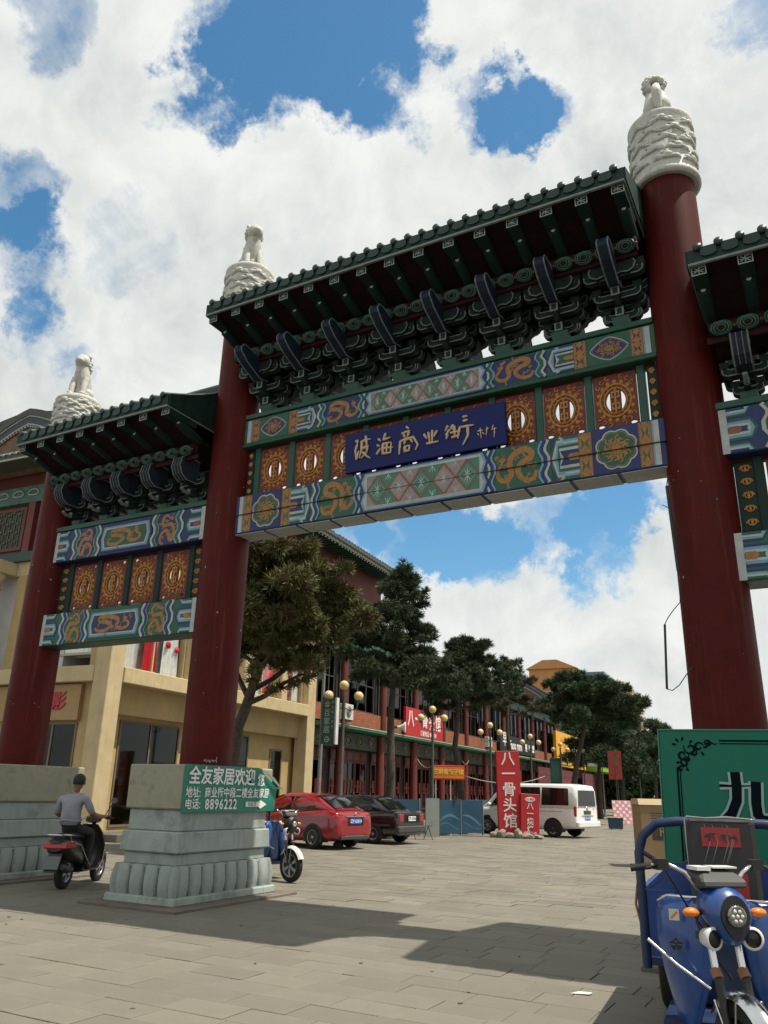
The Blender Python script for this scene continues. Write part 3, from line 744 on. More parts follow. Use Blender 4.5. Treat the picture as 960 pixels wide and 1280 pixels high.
# ---- roofs
KEYP = mat('rafter_pale', (.30, .34, .33), .6, var=.1)
DOT = mat('rafter_dot', (.42, .46, .42), .5, var=.1)
def roof(cx, hw, ze, zr, zsof, nraf, ntile, name):
    """ze top of the eave edge, zr ridge, zsof soffit at the wall; eaves at y = -1.45 and 1.45"""
    YE = 1.45
    core = MB()
    th = .06
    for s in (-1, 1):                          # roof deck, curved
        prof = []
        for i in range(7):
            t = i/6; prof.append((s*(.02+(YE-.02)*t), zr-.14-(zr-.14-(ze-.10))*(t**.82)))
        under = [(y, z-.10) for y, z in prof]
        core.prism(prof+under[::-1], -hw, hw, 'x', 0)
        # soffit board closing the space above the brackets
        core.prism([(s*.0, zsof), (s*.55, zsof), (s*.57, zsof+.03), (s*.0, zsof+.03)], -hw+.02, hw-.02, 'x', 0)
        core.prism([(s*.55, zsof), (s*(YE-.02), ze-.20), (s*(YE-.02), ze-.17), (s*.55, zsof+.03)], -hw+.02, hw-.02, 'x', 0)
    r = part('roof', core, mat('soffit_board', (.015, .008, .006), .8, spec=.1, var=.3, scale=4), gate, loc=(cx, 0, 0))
    # fascia with drip tiles
    fa = MB(); trim = MB(); drip = MB()
    for s in (-1, 1):
        if s > 0: part('eave_board', fa, GRND, r); fa = MB()
        fa.b2((-hw, s*YE-.02, ze-.20), (hw, s*YE+.02, ze-.015))
        trim.b2((-hw-.004, s*(YE+.012)-.018, ze-.235), (hw+.004, s*(YE+.012)+.018, ze-.205))
    part('eave_board', fa, GRND, r)
    for sx in (-1, 1):                         # pale line and board round the ends
        trim.b2((sx*(hw-.012), -YE, ze-.235), (sx*(hw+.012), YE, ze-.21))
    part('eave_trim', trim, EDGE, r)
    for sx in (-1, 1):
        g = MB()
        pr = [(-YE, ze-.20), (YE, ze-.20), (YE, ze)]+[(y, zr-.05-(zr-.05-ze)*(abs(y)/YE)**.82) for y in (1.1, .75, .4, .15, 0, -.15, -.4, -.75, -1.1)]+[(-YE, ze)]
        g.prism(pr, sx*hw-.03+(.03 if sx > 0 else -.0)*0, sx*hw+.03, 'x', 0)
        part('gable_board', g, GRND, r)
    # tile rows running from ridge to eave
    t = MB(); pts = []
    for i in range(9):
        q = i/8; pts.append((0, -(.04+(YE+.03-.04)*q), zr-.06-(zr-.06-ze+.0)*(q**.82)))
    t.tube(pts, .050, 8, 0); t.lathe([(.0, -.0), (.054, 0), (.054, .02), (.0, .02)], 10, 0, M=Matrix.Translation((0, -YE-.035, ze)) @ Matrix.Rotation(PI/2, 4, 'X'))
    tm = t.mesh('tile_row', [TILE])
    d = MB(); d.prism([(-.092, .02), (-.092, -.09), (-.05, -.115), (0, -.122), (.05, -.115), (.092, -.09), (.092, .02)], -.012, .012, 'y', 0)
    dm = d.mesh('drip_tile', [TILE])
    f = MB()
    for i in range(8):
        a, b = i/8, (i+1)/8
        za, zb_ = (zr-.12-(zr-.12-ze+.03)*(q**.82) for q in (a, b))
        f.add([(-hw/ntile, -(.04+YE*a), za), (hw/ntile, -(.04+YE*a), za), (hw/ntile, -(.04+(YE-.02)*b), zb_), (-hw/ntile, -(.04+(YE-.02)*b), zb_)], [(0, 3, 2, 1)], 0)
    fm = f.mesh('tile_pan', [TILE])
    for k in range(ntile):
        x = -hw+(k+.5)*2*hw/ntile
        link('tile_row', tm, r, (x, 0, 0)); link('tile_row', tm, r, (x, 0, 0), (0, 0, PI))
        link('tile_pan', fm, r, (x, 0, 0)); link('tile_pan', fm, r, (x, 0, 0), (0, 0, PI))
        if k < ntile-1:
            link('drip_tile', dm, r, (x+hw/ntile, -YE-.03, ze-.035))
    rg = MB(); rg.prism([(-.11, zr-.12), (.11, zr-.12), (.09, zr+.08), (.05, zr+.14), (-.05, zr+.14), (-.09, zr+.08)], -hw, hw, 'x', 0)
    part('ridge', rg, TILE, r)
    # flying rafters with patterned square ends, round rafters with pale dots
    fl = MB(); fl.b2((-.085, -YE+.06, -.075), (.085, -.70, .055), 0)
    rf = MB(); rf.b2((-.05, 0, -.05), (.05, .001, .05), 0)
    y0 = -YE+.055
    for a, b, c, d_ in ((-.085, -.075, .085, -.063), (-.085, .043, .085, .055), (-.085, -.063, -.073, .043), (.073, -.063, .085, .043)):
        fl.b2((a, y0-.006, b), (c, y0, d_), 1)
    for a, b in (((-.055, -.045), (.02, .03)), ((-.05, .03), (.05, -.05)), ((-.06, -.01), (.06, -.01)), ((.0, -.055), (0, .04)), ((.02, .03), (.06, .03))):
        fl.tube([(a[0], y0-.002, a[1]), (b[0], y0-.002, b[1])], .007, 4, 1)
    fme = fl.mesh('flying_rafter', [GRND, KEYP])
    rr = MB(); rr.tube([(0, -1.06, 0), (0, -.52, -.14)], .085, 12, 0); rr.lathe([(0, 0), (.03, .0), (.032, .012), (0, .016)], 10, 1, M=Matrix.Translation((0, -1.06, 0)) @ Matrix.Rotation(PI/2, 4, 'X'))
    rme = rr.mesh('round_rafter', [GRND, DOT])
    for k in range(nraf):
        x = -hw+.10+k*(2*hw-.20)/(nraf-1)
        for s in (0, PI):
            link('flying_rafter', fme, r, (x, 0, ze-.265), (0, 0, s))
            link('round_rafter', rme, r, (x, 0, ze-.345), (0, 0, s))
    return r
def purlin(cx, hw, y, z, rad):
    mb = MB(); mb.tube([(-hw, 0, 0), (hw, 0, 0)], rad, 14, 0)
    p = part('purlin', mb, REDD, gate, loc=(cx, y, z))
    s = MB(); n = int(2*hw/.29)                # painted scrolls wrapped round it
    sg = 1 if y < 0 else -1
    for k in range(n):
        x = -hw+2*hw*(k+.5)/n
        for q, (rr, m) in enumerate(((.115, 0), (.085, 1), (.05, 0))):
            pts = []
            for i in range(13):
                a = 2*PI*i/12; u = rr*math.cos(a)*1.05; v = -.5+rr*math.sin(a)/rad*.8*(1 if math.sin(a) > 0 else 1.1)
                ang = v; pts.append((x+u, -sg*(rad+.004)*math.cos(ang), (rad+.004)*math.sin(ang)))
            s.tube(pts, (.015, .008, .012)[q], 4, m)
        s.ball((x+hw/n, -sg*rad*.85, -rad*.5), .022, 6, 2)
    part('painted_scroll', s, [mat('scroll_green', (.02, .105, .075), .6, var=.3, scale=8), mat('scroll_pale', (.10, .19, .16), .6, var=.3, scale=8), mat('scroll_rust', (.13, .04, .02), .6)], p, kind='stuff')

# ---- the main bay
def bay_main():
    ub = MB(); ub.b2((-3.57, -.165, 7.37), (3.57, .165, 7.86)); u = part('upper_beam', ub, GRN, gate, bevel=.012)
    main_paint(u, 7.395, 7.845, -.167, GRP, BLU, 0, 8)
    pl = MB(); pl.b2((-3.56, -.20, 7.862), (3.56, .20, 7.95)); part('plate_beam', pl, GRN, gate, bevel=.01)
    cl = MB(); cl.b2((-3.57, -.20, 7.315), (3.57, .20, 7.368)); part('cornice_strip', cl, GRN, gate, bevel=.01)
    lb = MB(); lb.b2((-3.58, -.215, 6.035), (3.58, .215, 6.38)); l = part('lower_beam', lb, BLU, gate, bevel=.01)
    l2 = MB(); l2.b2((-3.58, -.208, 5.69), (3.58, .21, 6.026)); part('lower_board', l2, BLU, l, bevel=.01)
    main_paint(l, 5.70, 6.37, -.218, BLU, GRP, 1, 5)
    jt = MB(); jt.b2((-3.575, -.2475, 6.022), (3.575, -.216, 6.030)); part('board_joint', jt, BLK, l)
    soffit_tiles(l, 3.56, .205, 5.688)
    w, h = .60, .84
    me, orn = panel_meshes(w, h); nm, no = narrow_panel(.14, .84)
    zc = (6.38+7.315)/2
    for k in range(9):
        x = -2.94+.735*k
        p = link('openwork_panel', me, gate, (x, -.03, zc), (PI/2, 0, 0)); o = link('carved_ornament', orn, p, (0, 0, .0), (-PI/2, 0, 0))
        for s in (-1, 1):
            pass
    for k in range(10):
        x = -2.94+.735*(k-.5); m = MB(); m.b2((-.055, -.07, 6.385), (.055, .05, 7.312)); part('panel_post', m, GRN, gate, bevel=.008, loc=(x, 0, 0))
    for s in (-1, 1):
        p = link('narrow_panel', nm, gate, (s*3.46, -.03, zc)); link('carved_ornament', no, p)['kind'] = 'stuff'
    for z0, z1 in ((6.384, 6.425), (7.272, 7.312)):
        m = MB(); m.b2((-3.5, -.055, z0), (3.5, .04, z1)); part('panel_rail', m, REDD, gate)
    for k in range(8):
        x = -3.12+.893*k
        b = link('bracket_set', BM, gate, (x, 0, 7.955)); link('bracket_beak', BK, b, (0, 0, .74)); link('bracket_beak', BK, b, (0, 0, .74), (0, 0, PI))
    for y in (-.62, .62): purlin(0, 3.52, y, 8.90, .10)
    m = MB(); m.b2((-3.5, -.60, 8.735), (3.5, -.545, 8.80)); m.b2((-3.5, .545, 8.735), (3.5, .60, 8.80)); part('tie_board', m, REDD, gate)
    roof(0, 3.56, 9.53, 10.35, 9.06, 15, 30, 'main')
bay_main()

# ---- name board
nb = MB(); nb.b2((-1.375, -.045, -.335), (1.375, .03, .335))
board = part('name_board', nb, NAVY, gate, bevel=.012, loc=(.015, -.235, 6.745), rot=(math.radians(4), 0, 0))
STROKES = [
 [(110, 276), (121, 268), (119, 290)], [(119, 290), (108, 318), (112, 362)], [(112, 360), (128, 316)], [(138, 277), (168, 263), (196, 257)], [(146, 275), (143, 312), (130, 352)], [(168, 243), (172, 285), (168, 302)], [(150, 306), (179, 292), (170, 325), (140, 353)], [(150, 322), (170, 340), (192, 350)],
 [(238, 256), (252, 266)], [(231, 287), (247, 291)], [(228, 331), (251, 299)], [(281, 226), (264, 262)], [(268, 258), (306, 245)], [(262, 281), (285, 275), (308, 268)], [(265, 276), (262, 326), (305, 319), (310, 270)], [(257, 301), (319, 292)], [(286, 275), (283, 320)],
 [(394, 189), (406, 201)], [(369, 226), (413, 208)], [(380, 230), (386, 246)], [(409, 214), (397, 241)], [(360, 262), (352, 327)], [(360, 263), (430, 240), (453, 275), (440, 302)], [(386, 262), (379, 277)], [(414, 250), (426, 266)], [(385, 285), (382, 311), (405, 306), (409, 282), (385, 286)],
 [(487, 224), (501, 247)], [(510, 214), (516, 263)], [(531, 204), (528, 260)], [(556, 204), (537, 237)], [(499, 271), (562, 258)],
 [(613, 179), (597, 206)], [(621, 199), (599, 227)], [(610, 219), (601, 247)], [(641, 174), (624, 196), (651, 190)], [(645, 180), (645, 236)], [(624, 216), (666, 205)], [(629, 239), (669, 225)], [(673, 184), (659, 242)], [(689, 135), (712, 130)], [(689, 156), (714, 148)], [(678, 186), (742, 174)], [(712, 180), (711, 226), (684, 274)],
 [(759, 205), (786, 200)], [(772, 189), (775, 241)], [(765, 226), (757, 215)], [(782, 210), (791, 221)], [(806, 184), (800, 226)], [(800, 196), (816, 190)], [(836, 174), (828, 201)], [(828, 196), (851, 190)], [(842, 186), (838, 236)]]
lt = MB()
for st in STROKES:
    small = st[0][0] > 750
    pts = []
    for (x, y) in st:
        u = (x-44)/850.; top_ = 245-195*u; v = 1-(y-top_)/(185+30*u); pts.append(Vector(((u-.5)*2.75, -.058, (v-.5)*.67)))
    fine = []
    for i in range(len(pts)-1):
        for t in (0, .34, .67): fine.append(pts[i].lerp(pts[i+1], t))
    fine.append(pts[-1]); k = len(fine)
    w = .011 if small else .023
    lt.tube(fine, [w*(1.25-.75*i/(k-1)) if i else w*.8 for i in range(k)], 6)
part('lettering', lt, LETG, board)

# ---- the side bays
def bay_side(cx):
    hw = 1.968
    ub = MB(); ub.b2((-hw, -.235, 5.69), (hw, .235, 6.32)); u = part('upper_beam', ub, BLU, gate, bevel=.012, loc=(cx, 0, 0))
    side_paint(u, 5.70, 6.31, -.237, hw-.012, BLU, GRP, WHT, 0)
    pl = MB(); pl.b2((-hw-.02, -.26, 6.322), (hw+.02, .26, 6.42)); part('plate_beam', pl, GRN, gate, bevel=.01, loc=(cx, 0, 0))
    lb = MB(); lb.b2((-hw, -.24, 4.05), (hw, .24, 4.66)); l = part('lower_beam', lb, GRN, gate, bevel=.012, loc=(cx, 0, 0))
    side_paint(l, 4.06, 4.65, -.242, hw-.012, GRP, BLU, WHT, 1)
    w, h = .60, .88
    me, orn = panel_meshes(w, h); nm, no = narrow_panel(.26, .90)
    zc = (4.66+5.69)/2
    for k in range(4):
        x = -1.15+.767*k
        p = link('openwork_panel', me, gate, (cx+x, -.03, zc), (PI/2, 0, 0)); link('carved_ornament', orn, p, rot=(-PI/2, 0, 0))
    for k in range(5):
        x = -1.15+.767*(k-.5); m = MB(); m.b2((-.06, -.07, 4.665), (.06, .05, 5.685)); part('panel_post', m, GRND, gate, bevel=.008, loc=(cx+x, 0, 0))
    for s in (-1, 1):
        p = link('narrow_panel', nm, gate, (cx+s*1.69, -.03, zc)); link('carved_ornament', no, p)['kind'] = 'stuff'
        m = MB(); m.b2((-.07, -.06, 4.665), (.07, .05, 5.685)); part('panel_post', m, GRND, gate, loc=(cx+s*1.90, 0, 0))
    for z0, z1 in ((4.664, 4.72), (5.63, 5.686)):
        m = MB(); m.b2((-1.9, -.055, z0), (1.9, .04, z1)); part('panel_rail', m, REDD, gate, loc=(cx, 0, 0))
    for k in range(5):
        x = -1.52+.76*k
        b = link('bracket_set', BS, gate, (cx+x, 0, 6.425)); link('bracket_head', CH, b, (0, 0, -.08)); link('bracket_head', CH, b, (0, 0, -.08), (0, 0, PI))
    for y in (-.62, .62): purlin(cx, 1.86, y, 7.28, .09)
    m = MB(); m.b2((-1.9, -.58, 7.10), (1.9, -.53, 7.19)); m.b2((-1.9, .53, 7.10), (1.9, .58, 7.19)); part('tie_board', m, REDD, gate, loc=(cx, 0, 0))
    roof(cx, 1.93, 7.95, 8.72, 7.42, 8, 16, 'side')
bay_side(-6.149); bay_side(6.149)
# ------------------------------------------------------------------ ground and paving
PAVC = (.168, .156, .126)
GRND_M = mat('ground_dust', (.155, .143, .115), .9, var=.15, scale=.25, bump=.2, bscale=6, stain=(.12, .11, .09), stain_scale=.12)
BED = mat('joint_dirt', (.080, .073, .060), .95, var=.25, scale=3)
PAV = mat('paving_stone', PAVC, .8, var=.10, scale=1.3, bump=.22, bscale=55, objrand=.085, stain=(.118, .108, .088), stain_scale=.55, stain_amt=.7, spec=.3)
PAVW = mat('paving_stone_far', PAVC, .8, var=.13, scale=.8, bump=.2, bscale=40, stain=(.135, .122, .10), stain_scale=.35, stain_amt=.55, spec=.3)
mb = MB(); mb.b2((-600, -120, -.3), (600, 1500, -.03)); g = part('ground', mb, GRND_M); g['kind'] = 'structure'
mb = MB(); mb.b2((-24, -16, -.028), (30, 130, -.010)); bed = part('paving', mb, BED); bed['kind'] = 'structure'

def to_px(p):
    d = Vector(p)-CAM; z = d.dot(fwd)
    if z < .1: return None
    return 480+FPX*d.dot(rt)/z, 640-FPX*d.dot(up)/z, z
rnd = random.Random(11)
ROW = .362; slabs = []
for j in range(-14, 120):
    y0 = -8.62+ROW*(j+8)
    if y0 > 34: break
    x = -15+rnd.random()*.6
    while x < 13:
        w = .60 if rnd.random() < .9 else .42
        slabs.append((x, y0, w)); x += w+.007
def vis(s):
    q = to_px((s[0]+s[2]/2, s[1]+ROW/2, 0))
    return q and -30 < q[0] < 990 and q[1] < 1300
near = sorted((s for s in slabs if vis(s)), key=lambda s: to_px((s[0]+s[2]/2, s[1], 0))[2])
single = near[:300]; sset = set(single)
sm = {}
for w in (.60, .42):
    m = MB(); e = .006
    m.add([(0, 0, -.03), (w, 0, -.03), (w, ROW-.008, -.03), (0, ROW-.008, -.03), (0, 0, -.004), (w, 0, -.004), (w, ROW-.008, -.004), (0, ROW-.008, -.004),
           (e, e, 0), (w-e, e, 0), (w-e, ROW-.008-e, 0), (e, ROW-.008-e, 0)],
          [(8, 9, 10, 11), (4, 5, 9, 8), (5, 6, 10, 9), (6, 7, 11, 10), (7, 4, 8, 11), (0, 1, 5, 4), (1, 2, 6, 5), (2, 3, 7, 6), (3, 0, 4, 7)])
    sm[w] = m.mesh('paving_slab', [PAV])
for (x, y, w) in single:
    o = link('paving_slab', sm[w], bed, (x, y, rnd.uniform(-.0035, .0015)), (rnd.uniform(-.004, .004), rnd.uniform(-.004, .004), 0))
rest = MB()
PV = [mat('paving_stone_far%s' % t, tuple(c*k for c in PAVC), .8, var=.13, scale=.8, bump=.2, bscale=40, stain=(.135, .122, .10), stain_scale=.35, stain_amt=.5, spec=.3) for t, k in (('_a', .90), ('_b', 1.0), ('_c', 1.08))]
for s in slabs:
    if s in sset or not (-14.5 < s[0] < 12): continue
    if not (vis(s) or s[1] > 0): continue
    x, y, w = s; z = rnd.uniform(-.003, .001); h = ROW-.008
    rest.add([(x, y, z), (x+w, y, z), (x+w, y+h, z), (x, y+h, z), (x, y, -.02), (x+w, y, -.02)], [(0, 1, 2, 3), (4, 5, 1, 0)], rnd.choice((0, 1, 1, 2)))
part('paving_field', rest, PV, bed, kind='stuff')
mb = MB(); mb.b2((-24, 34.1, -.009), (30, 128, -.002)); part('far_paving', mb, PAVW, bed, kind='stuff')
# bits of litter and dust on the paving
lit = MB()
for q in range(60):
    x, y = rnd.uniform(-6, 8), rnd.uniform(-5.5, 12); r = rnd.uniform(.008, .022)
    lit.box((x, y, .004), (r*2, r*1.4, .006), 0, M=Matrix.Translation((x, y, 0)) @ Matrix.Rotation(rnd.random()*3, 4, 'Z') @ Matrix.Translation((-x, -y, 0)))
o = part('litter', lit, mat('litter', (.12, .10, .07), .9, var=.4, scale=3)); o['kind'] = 'stuff'
mb = MB(); mb.add([(0, 0, 0), (.16, .02, .006), (.17, .09, .01), (.05, .10, .004)], [(0, 1, 2, 3)]); mb.add([(0, 0, -.002), (.16, .02, .004), (.17, .09, .008), (.05, .10, .002)], [(3, 2, 1, 0)])
tag(part('paper_scrap', mb, mat('paper_white', (.6, .6, .56), .8, var=.05), loc=(6.60, -2.75, .004)), 'small white scrap of paper on the paving by the shadow edge', 'litter')

# ------------------------------------------------------------------ street frame: local y runs along the facades, local x out towards the road
SA = .08
ST = Matrix.Translation((-10.7, 9.4, 0)) @ Matrix.Rotation(SA, 4, 'Z')
def sp(n, t, z=0): return ST @ Vector((n, t, z))
YEL = mat('ochre_render', (.42, .31, .145), .8, streak=(.27, .19, .09), streak_amt=.5, var=.10, scale=1.2, bump=.12, bscale=40, stain=(.33, .235, .11), stain_scale=.7, stain_amt=.6)
CRM = mat('cream_trim', (.50, .40, .23), .75, streak=(.34, .26, .15), streak_amt=.5, var=.08, scale=2, stain=(.38, .29, .16), stain_scale=1.5, stain_amt=.5)
DKW = mat('dark_interior', (.020, .021, .017), .8, var=.3, scale=1.5)
FRM = mat('window_frame_dark', (.05, .05, .045), .5)
FRB = mat('window_frame_brown', (.16, .12, .07), .5)
RWD = mat('red_wood', (.125, .020, .016), .55, var=.2, scale=3, stain=(.10, .016, .012), stain_scale=2)
GRW = mat('green_wood', (.02, .055, .04), .55, var=.25, scale=4)
RTL = mat('grey_roof_tile', (.055, .062, .060), .65, var=.3, scale=5, bump=.2, bscale=20)
RIM = mat('eave_pale', (.36, .36, .32), .7, var=.2, scale=8)
SOF = mat('eave_soffit', (.06, .075, .05), .8, var=.2, scale=3)
BRICK = mat('orange_brick', (.30, .10, .05), .85, var=.25, scale=9, bump=.2, bscale=30, stain=(.20, .075, .045), stain_scale=2)
WCL = mat('white_cloth', (.80, .80, .80), .85, var=.08, scale=4)
RCL = mat('red_cloth', (.62, .012, .03), .75, var=.15, scale=4)
PAINTB = mat('painted_beam', (.05, .13, .10), .6, var=.4, scale=5)
def glass_mat(name, tint, refl, mul=.45):
    m = bpy.data.materials.new(name); m.use_nodes = True; nt = m.node_tree; N = nt.nodes; L = nt.links
    N.remove(N['Principled BSDF']); tr = N.new('ShaderNodeBsdfTransparent'); tr.inputs[0].default_value = tint+(1,)
    gl = N.new('ShaderNodeBsdfGlossy'); gl.inputs['Roughness'].default_value = .04; gl.inputs[0].default_value = (.9, .95, .95, 1)
    fr = N.new('ShaderNodeFresnel'); fr.inputs[0].default_value = 1.5
    ad = N.new('ShaderNodeMath'); ad.operation = 'MULTIPLY_ADD'; ad.inputs[1].default_value = mul; ad.inputs[2].default_value = refl; ad.use_clamp = True; L.new(fr.outputs[0], ad.inputs[0])
    mx = N.new('ShaderNodeMixShader'); L.new(ad.outputs[0], mx.inputs[0]); L.new(tr.outputs[0], mx.inputs[1]); L.new(gl.outputs[0], mx.inputs[2])
    L.new(mx.outputs[0], N['Material Output'].inputs[0]); return m
GLS = glass_mat('clear_glass', (.98, .99, .985), .02, .2); GLD_ = glass_mat('tinted_glass', (.10, .11, .09), .02)

def window(parent, axis, pos, a0, a1, z0, z1, nm=2, nh=1, fw=.06, fm=None, gm=None, back=None, depth=.5, name='window'):
    """axis 'x': pane looks along +x at x=pos, spans local y a0..a1; axis 'y': looks along -y at y=pos, spans local x"""
    fm = fm or FRM; gm = gm or GLD_
    def bx(m, a, b, za, zb, d0, d1, k=0):
        if axis == 'x': m.b2((pos+d0, a, za), (pos+d1, b, zb), k)
        else: m.b2((a, pos-d1, za), (b, pos-d0, zb), k)
    f = MB()
    for a, b, za, zb in ((a0, a1, z0, z0+fw), (a0, a1, z1-fw, z1), (a0, a0+fw, z0+fw, z1-fw), (a1-fw, a1, z0+fw, z1-fw)): bx(f, a, b, za, zb, -.04, .03)
    for k in range(1, nm):
        a = a0+(a1-a0)*k/nm; bx(f, a-fw/2, a+fw/2, z0+fw, z1-fw, -.035, .025)
    for k in range(1, nh):
        z = z0+(z1-z0)*k/nh; bx(f, a0+fw, a1-fw, z-fw*.4, z+fw*.4, -.03, .02)
    w = part(name, f, fm, parent)
    g = MB(); bx(g, a0+fw*.5, a1-fw*.5, z0+fw*.5, z1-fw*.5, -.012, -.004); part('pane', g, gm, w)
    if back is not None:
        b = MB(); bx(b, a0, a1, z0, z1, -depth-.02, -depth); part('room_back', b, back, w)
    return w
def drape(parent, n, t0, t1, z0, z1, m, name, flare=.0, folds=6, amp=.05, axis='x'):
    mb = MB(); K = folds*6; rows = 8; vs = []
    for i in range(rows+1):
        v = i/rows; z = z1+(z0-z1)*v
        for j in range(K+1):
            u = j/K; c = (t0+t1)/2; t = c+(u-.5)*(t1-t0)*(1-flare*(1-v)**1.5)
            d = amp*math.sin(u*folds*2*PI+v)*(0.5+v*.5)
            vs.append((n+d, t, z) if axis == 'x' else (t, n-d, z))
    fs = [(i*(K+1)+j, i*(K+1)+j+1, (i+1)*(K+1)+j+1, (i+1)*(K+1)+j) for i in range(rows) for j in range(K)]
    mb.add(vs, fs, 0, True); return part(name, mb, m, parent)

def eave_row(parent, n0, t0, t1, z, step=.32, over=.9, name='eave'):
    """overhanging tiled eave along local y: rafters, pale rafter ends, tile ends and board"""
    mb = MB(); mb.prism([(n0+over, z-.10), (n0+over, z+.06), (n0-.2, z+.38), (n0-.2, z+.05)], 0, t1-t0, 'y', 0, M=Matrix.Translation((0, t0, 0)))
    e = part(name, mb, SOF, parent)
    rf = MB(); ends = MB(); tl = MB()
    k = int((t1-t0)/step)
    for i in range(k):
        t = t0+(i+.5)*step
        rf.b2((n0-.1, t-.05, z-.16), (n0+over-.05, t+.05, z-.06)); ends.b2((n0+over-.05, t-.055, z-.165), (n0+over-.03, t+.055, z-.055))
        tl.tube([(n0+over+.04, t, z+.09), (n0-.3, t, z+.50)], .07, 6)
    part('rafter_row', rf, GRW, e, kind='stuff'); part('rafter_ends', ends, RIM, e, kind='stuff'); part('tile_row', tl, RTL, e, kind='stuff')
    return e
def juanpeng(parent, t0, t1, prof, name='roof', step=.34):
    """roof with a rounded ridge, extruded along local y from a profile of (n, z)"""
    mb = MB(); th = .16
    mb.prism(prof+[(a, b-th) for a, b in prof[::-1]], t0, t1, 'y', 0, smooth=False)
    r = part(name, mb, RTL, parent)
    tl = MB(); k = int((t1-t0)/step)
    for i in range(k):
        t = t0+(i+.5)*step; tl.tube([(a, t, b+.02) for a, b in prof], .06, 5)
    part('tile_row', tl, RTL, r, kind='stuff'); return r
def arch(nc, ze, zp, half):
    """profile (n, z) of a rounded ridge roof: eaves at nc +- half"""
    pts = []
    for i in range(25):
        u = -1+2*i/24; s = abs(u)
        z = zp-(zp-ze)*((s**1.7)*.62+.38*s) if s > .0 else zp
        pts.append((nc-u*half, z))
    return pts
def gable(parent, t, prof, zb, nm='gable_wall'):
    """gable wall facing -y below a rounded roof: bands follow the curve"""
    def off(d): 
        nc = sum(p[0] for p in prof)/len(prof); return [(nc+(a-nc)*(1-d*.16), b-d) for a, b in prof]
    mb = MB()
    mb.prism(off(.1)+[(prof[-1][0], zb), (prof[0][0], zb)], t+.02, t+.25, 'y', 0)
    w = part(nm, mb, mat('gable_brown', (.15, .085, .05), .8, var=.3, scale=4), parent)
    for d0, d1, y, m in ((-.10, .16, -.10, RTL), (.16, .22, -.06, RIM), (.22, .50, -.03, mat('gable_blue_grey', (.05, .06, .075), .7, var=.2)), (.50, .55, -.045, RIM), (.55, .66, -.02, RTL)):
        a, b = off(d0), off(d1); q = MB()
        for i in range(len(a)-1): q.add([(x, y_, z) for (x, z) in (a[i], a[i+1], b[i+1], b[i]) for y_ in (t+y,)]+[(x, t+.02, z) for (x, z) in (a[i], a[i+1], b[i+1], b[i])], [(0, 1, 2, 3), (7, 6, 5, 4), (0, 4, 5, 1), (3, 2, 6, 7)])
        part('gable_band', q, m, w)
    q = MB()
    for i in range(2, 23):
        for f in (.0, .5):
            a, b = off(.62)[i], off(.62)[i+1]; q.ball((a[0]+(b[0]-a[0])*f, t-.03, a[1]+(b[1]-a[1])*f), .045, 6)
    part('gable_studs', q, RIM, w, kind='stuff')
    return w

# ------------------------------------------------------------------ the ochre corner building
yb = thing('ochre_building', 'ochre three storey corner building with red upper floor and curtained shop windows', 'building', (-10.7, 9.4, 0), SA)
m = MB(); m.b2((-19, -1.6, 0), (-.8, 11.3, 4.7)); part('ground_floor_wall', m, YEL, yb)
for t0, t1, z0 in ((-2.0, -1.35, 0), (10.62, 11.32, 0), (2.05, 2.62, 5.16), (5.45, 6.15, 5.16), (8.3, 8.75, 5.16)):
    m = MB(); m.b2((-.62, t0, z0), (.0, t1, 8.9)); part('pilaster', m, CRM, yb, bevel=.02)
m = MB(); m.b2((-.85, -1.348, 4.66), (.06, 10.618, 5.155)); part('ledge', m, CRM, yb, bevel=.02)
m = MB(); m.b2((-.799, -1.348, 3.74), (-.42, 10.618, 4.658)); part('lintel', m, YEL, yb)
m = MB(); m.b2((-19, -1.6, 8.5), (-.15, 11.3, 9.0)); part('floor_band', m, CRM, yb)
m = MB(); m.b2((-19, -1.4, 4.702), (-2.6, 11.3, 8.498)); part('upper_core', m, mat('display_grey', (.50, .51, .52), .8, var=.08), yb)
for t0, t1, nm in ((-.35, 2.75, 2), (4.1, 7.25, 2)): window(yb, 'x', -.79, t0, t1, .35, 3.62, nm, 1, .07, FRB, GLD_, None)
window(yb, 'x', -.79, 8.9, 9.9, .05, 3.2, 1, 2, .08, FRB, GLD_, None, name='shop_door')
for t0, t1 in ((-1.33, 2.04), (2.64, 5.43), (6.17, 8.29), (8.77, 10.6)):
    window(yb, 'x', -.35, t0, t1, 5.16, 8.48, 2, 1, .05, CRM, GLS, mat('display_grey', (.50, .51, .52)), .42, name='display_window')
for t0, t1, m_, z0 in ((-.9, -.35, WCL, 5.2), (.05, .75, RCL, 5.3), (1.0, 1.9, WCL, 5.25), (2.7, 3.2, RCL, 5.3), (3.3, 4.9, WCL, 5.25), (6.2, 6.8, WCL, 5.2), (7.6, 7.95, RCL, 5.2), (9.3, 9.75, RCL, 5.2), (6.9, 7.3, WCL, 5.2), (9.9, 10.5, WCL, 5.3)):
    drape(yb, -.56, t0, t1, z0, 8.3, m_, 'red_curtain' if m_ is RCL else 'white_curtain', .45, 4, .05)
q = MB()
for (t, z, r) in ((7.45, 6.6, .22), (8.05, 6.1, .27), (1.25, 6.3, .13), (1.75, 6.2, .12), (1.5, 7.2, .2), (9.6, 6.5, .25), (6.6, 7.0, .2)):
    q.lathe([(r*.3, 0), (r, .02), (r, .05), (r*.3, .07)], 12, M=Matrix.Translation((-.52, t, z)) @ Matrix.Rotation(PI/2, 4, 'Y'))
part('red_rosettes', q, RCL, yb, kind='stuff')
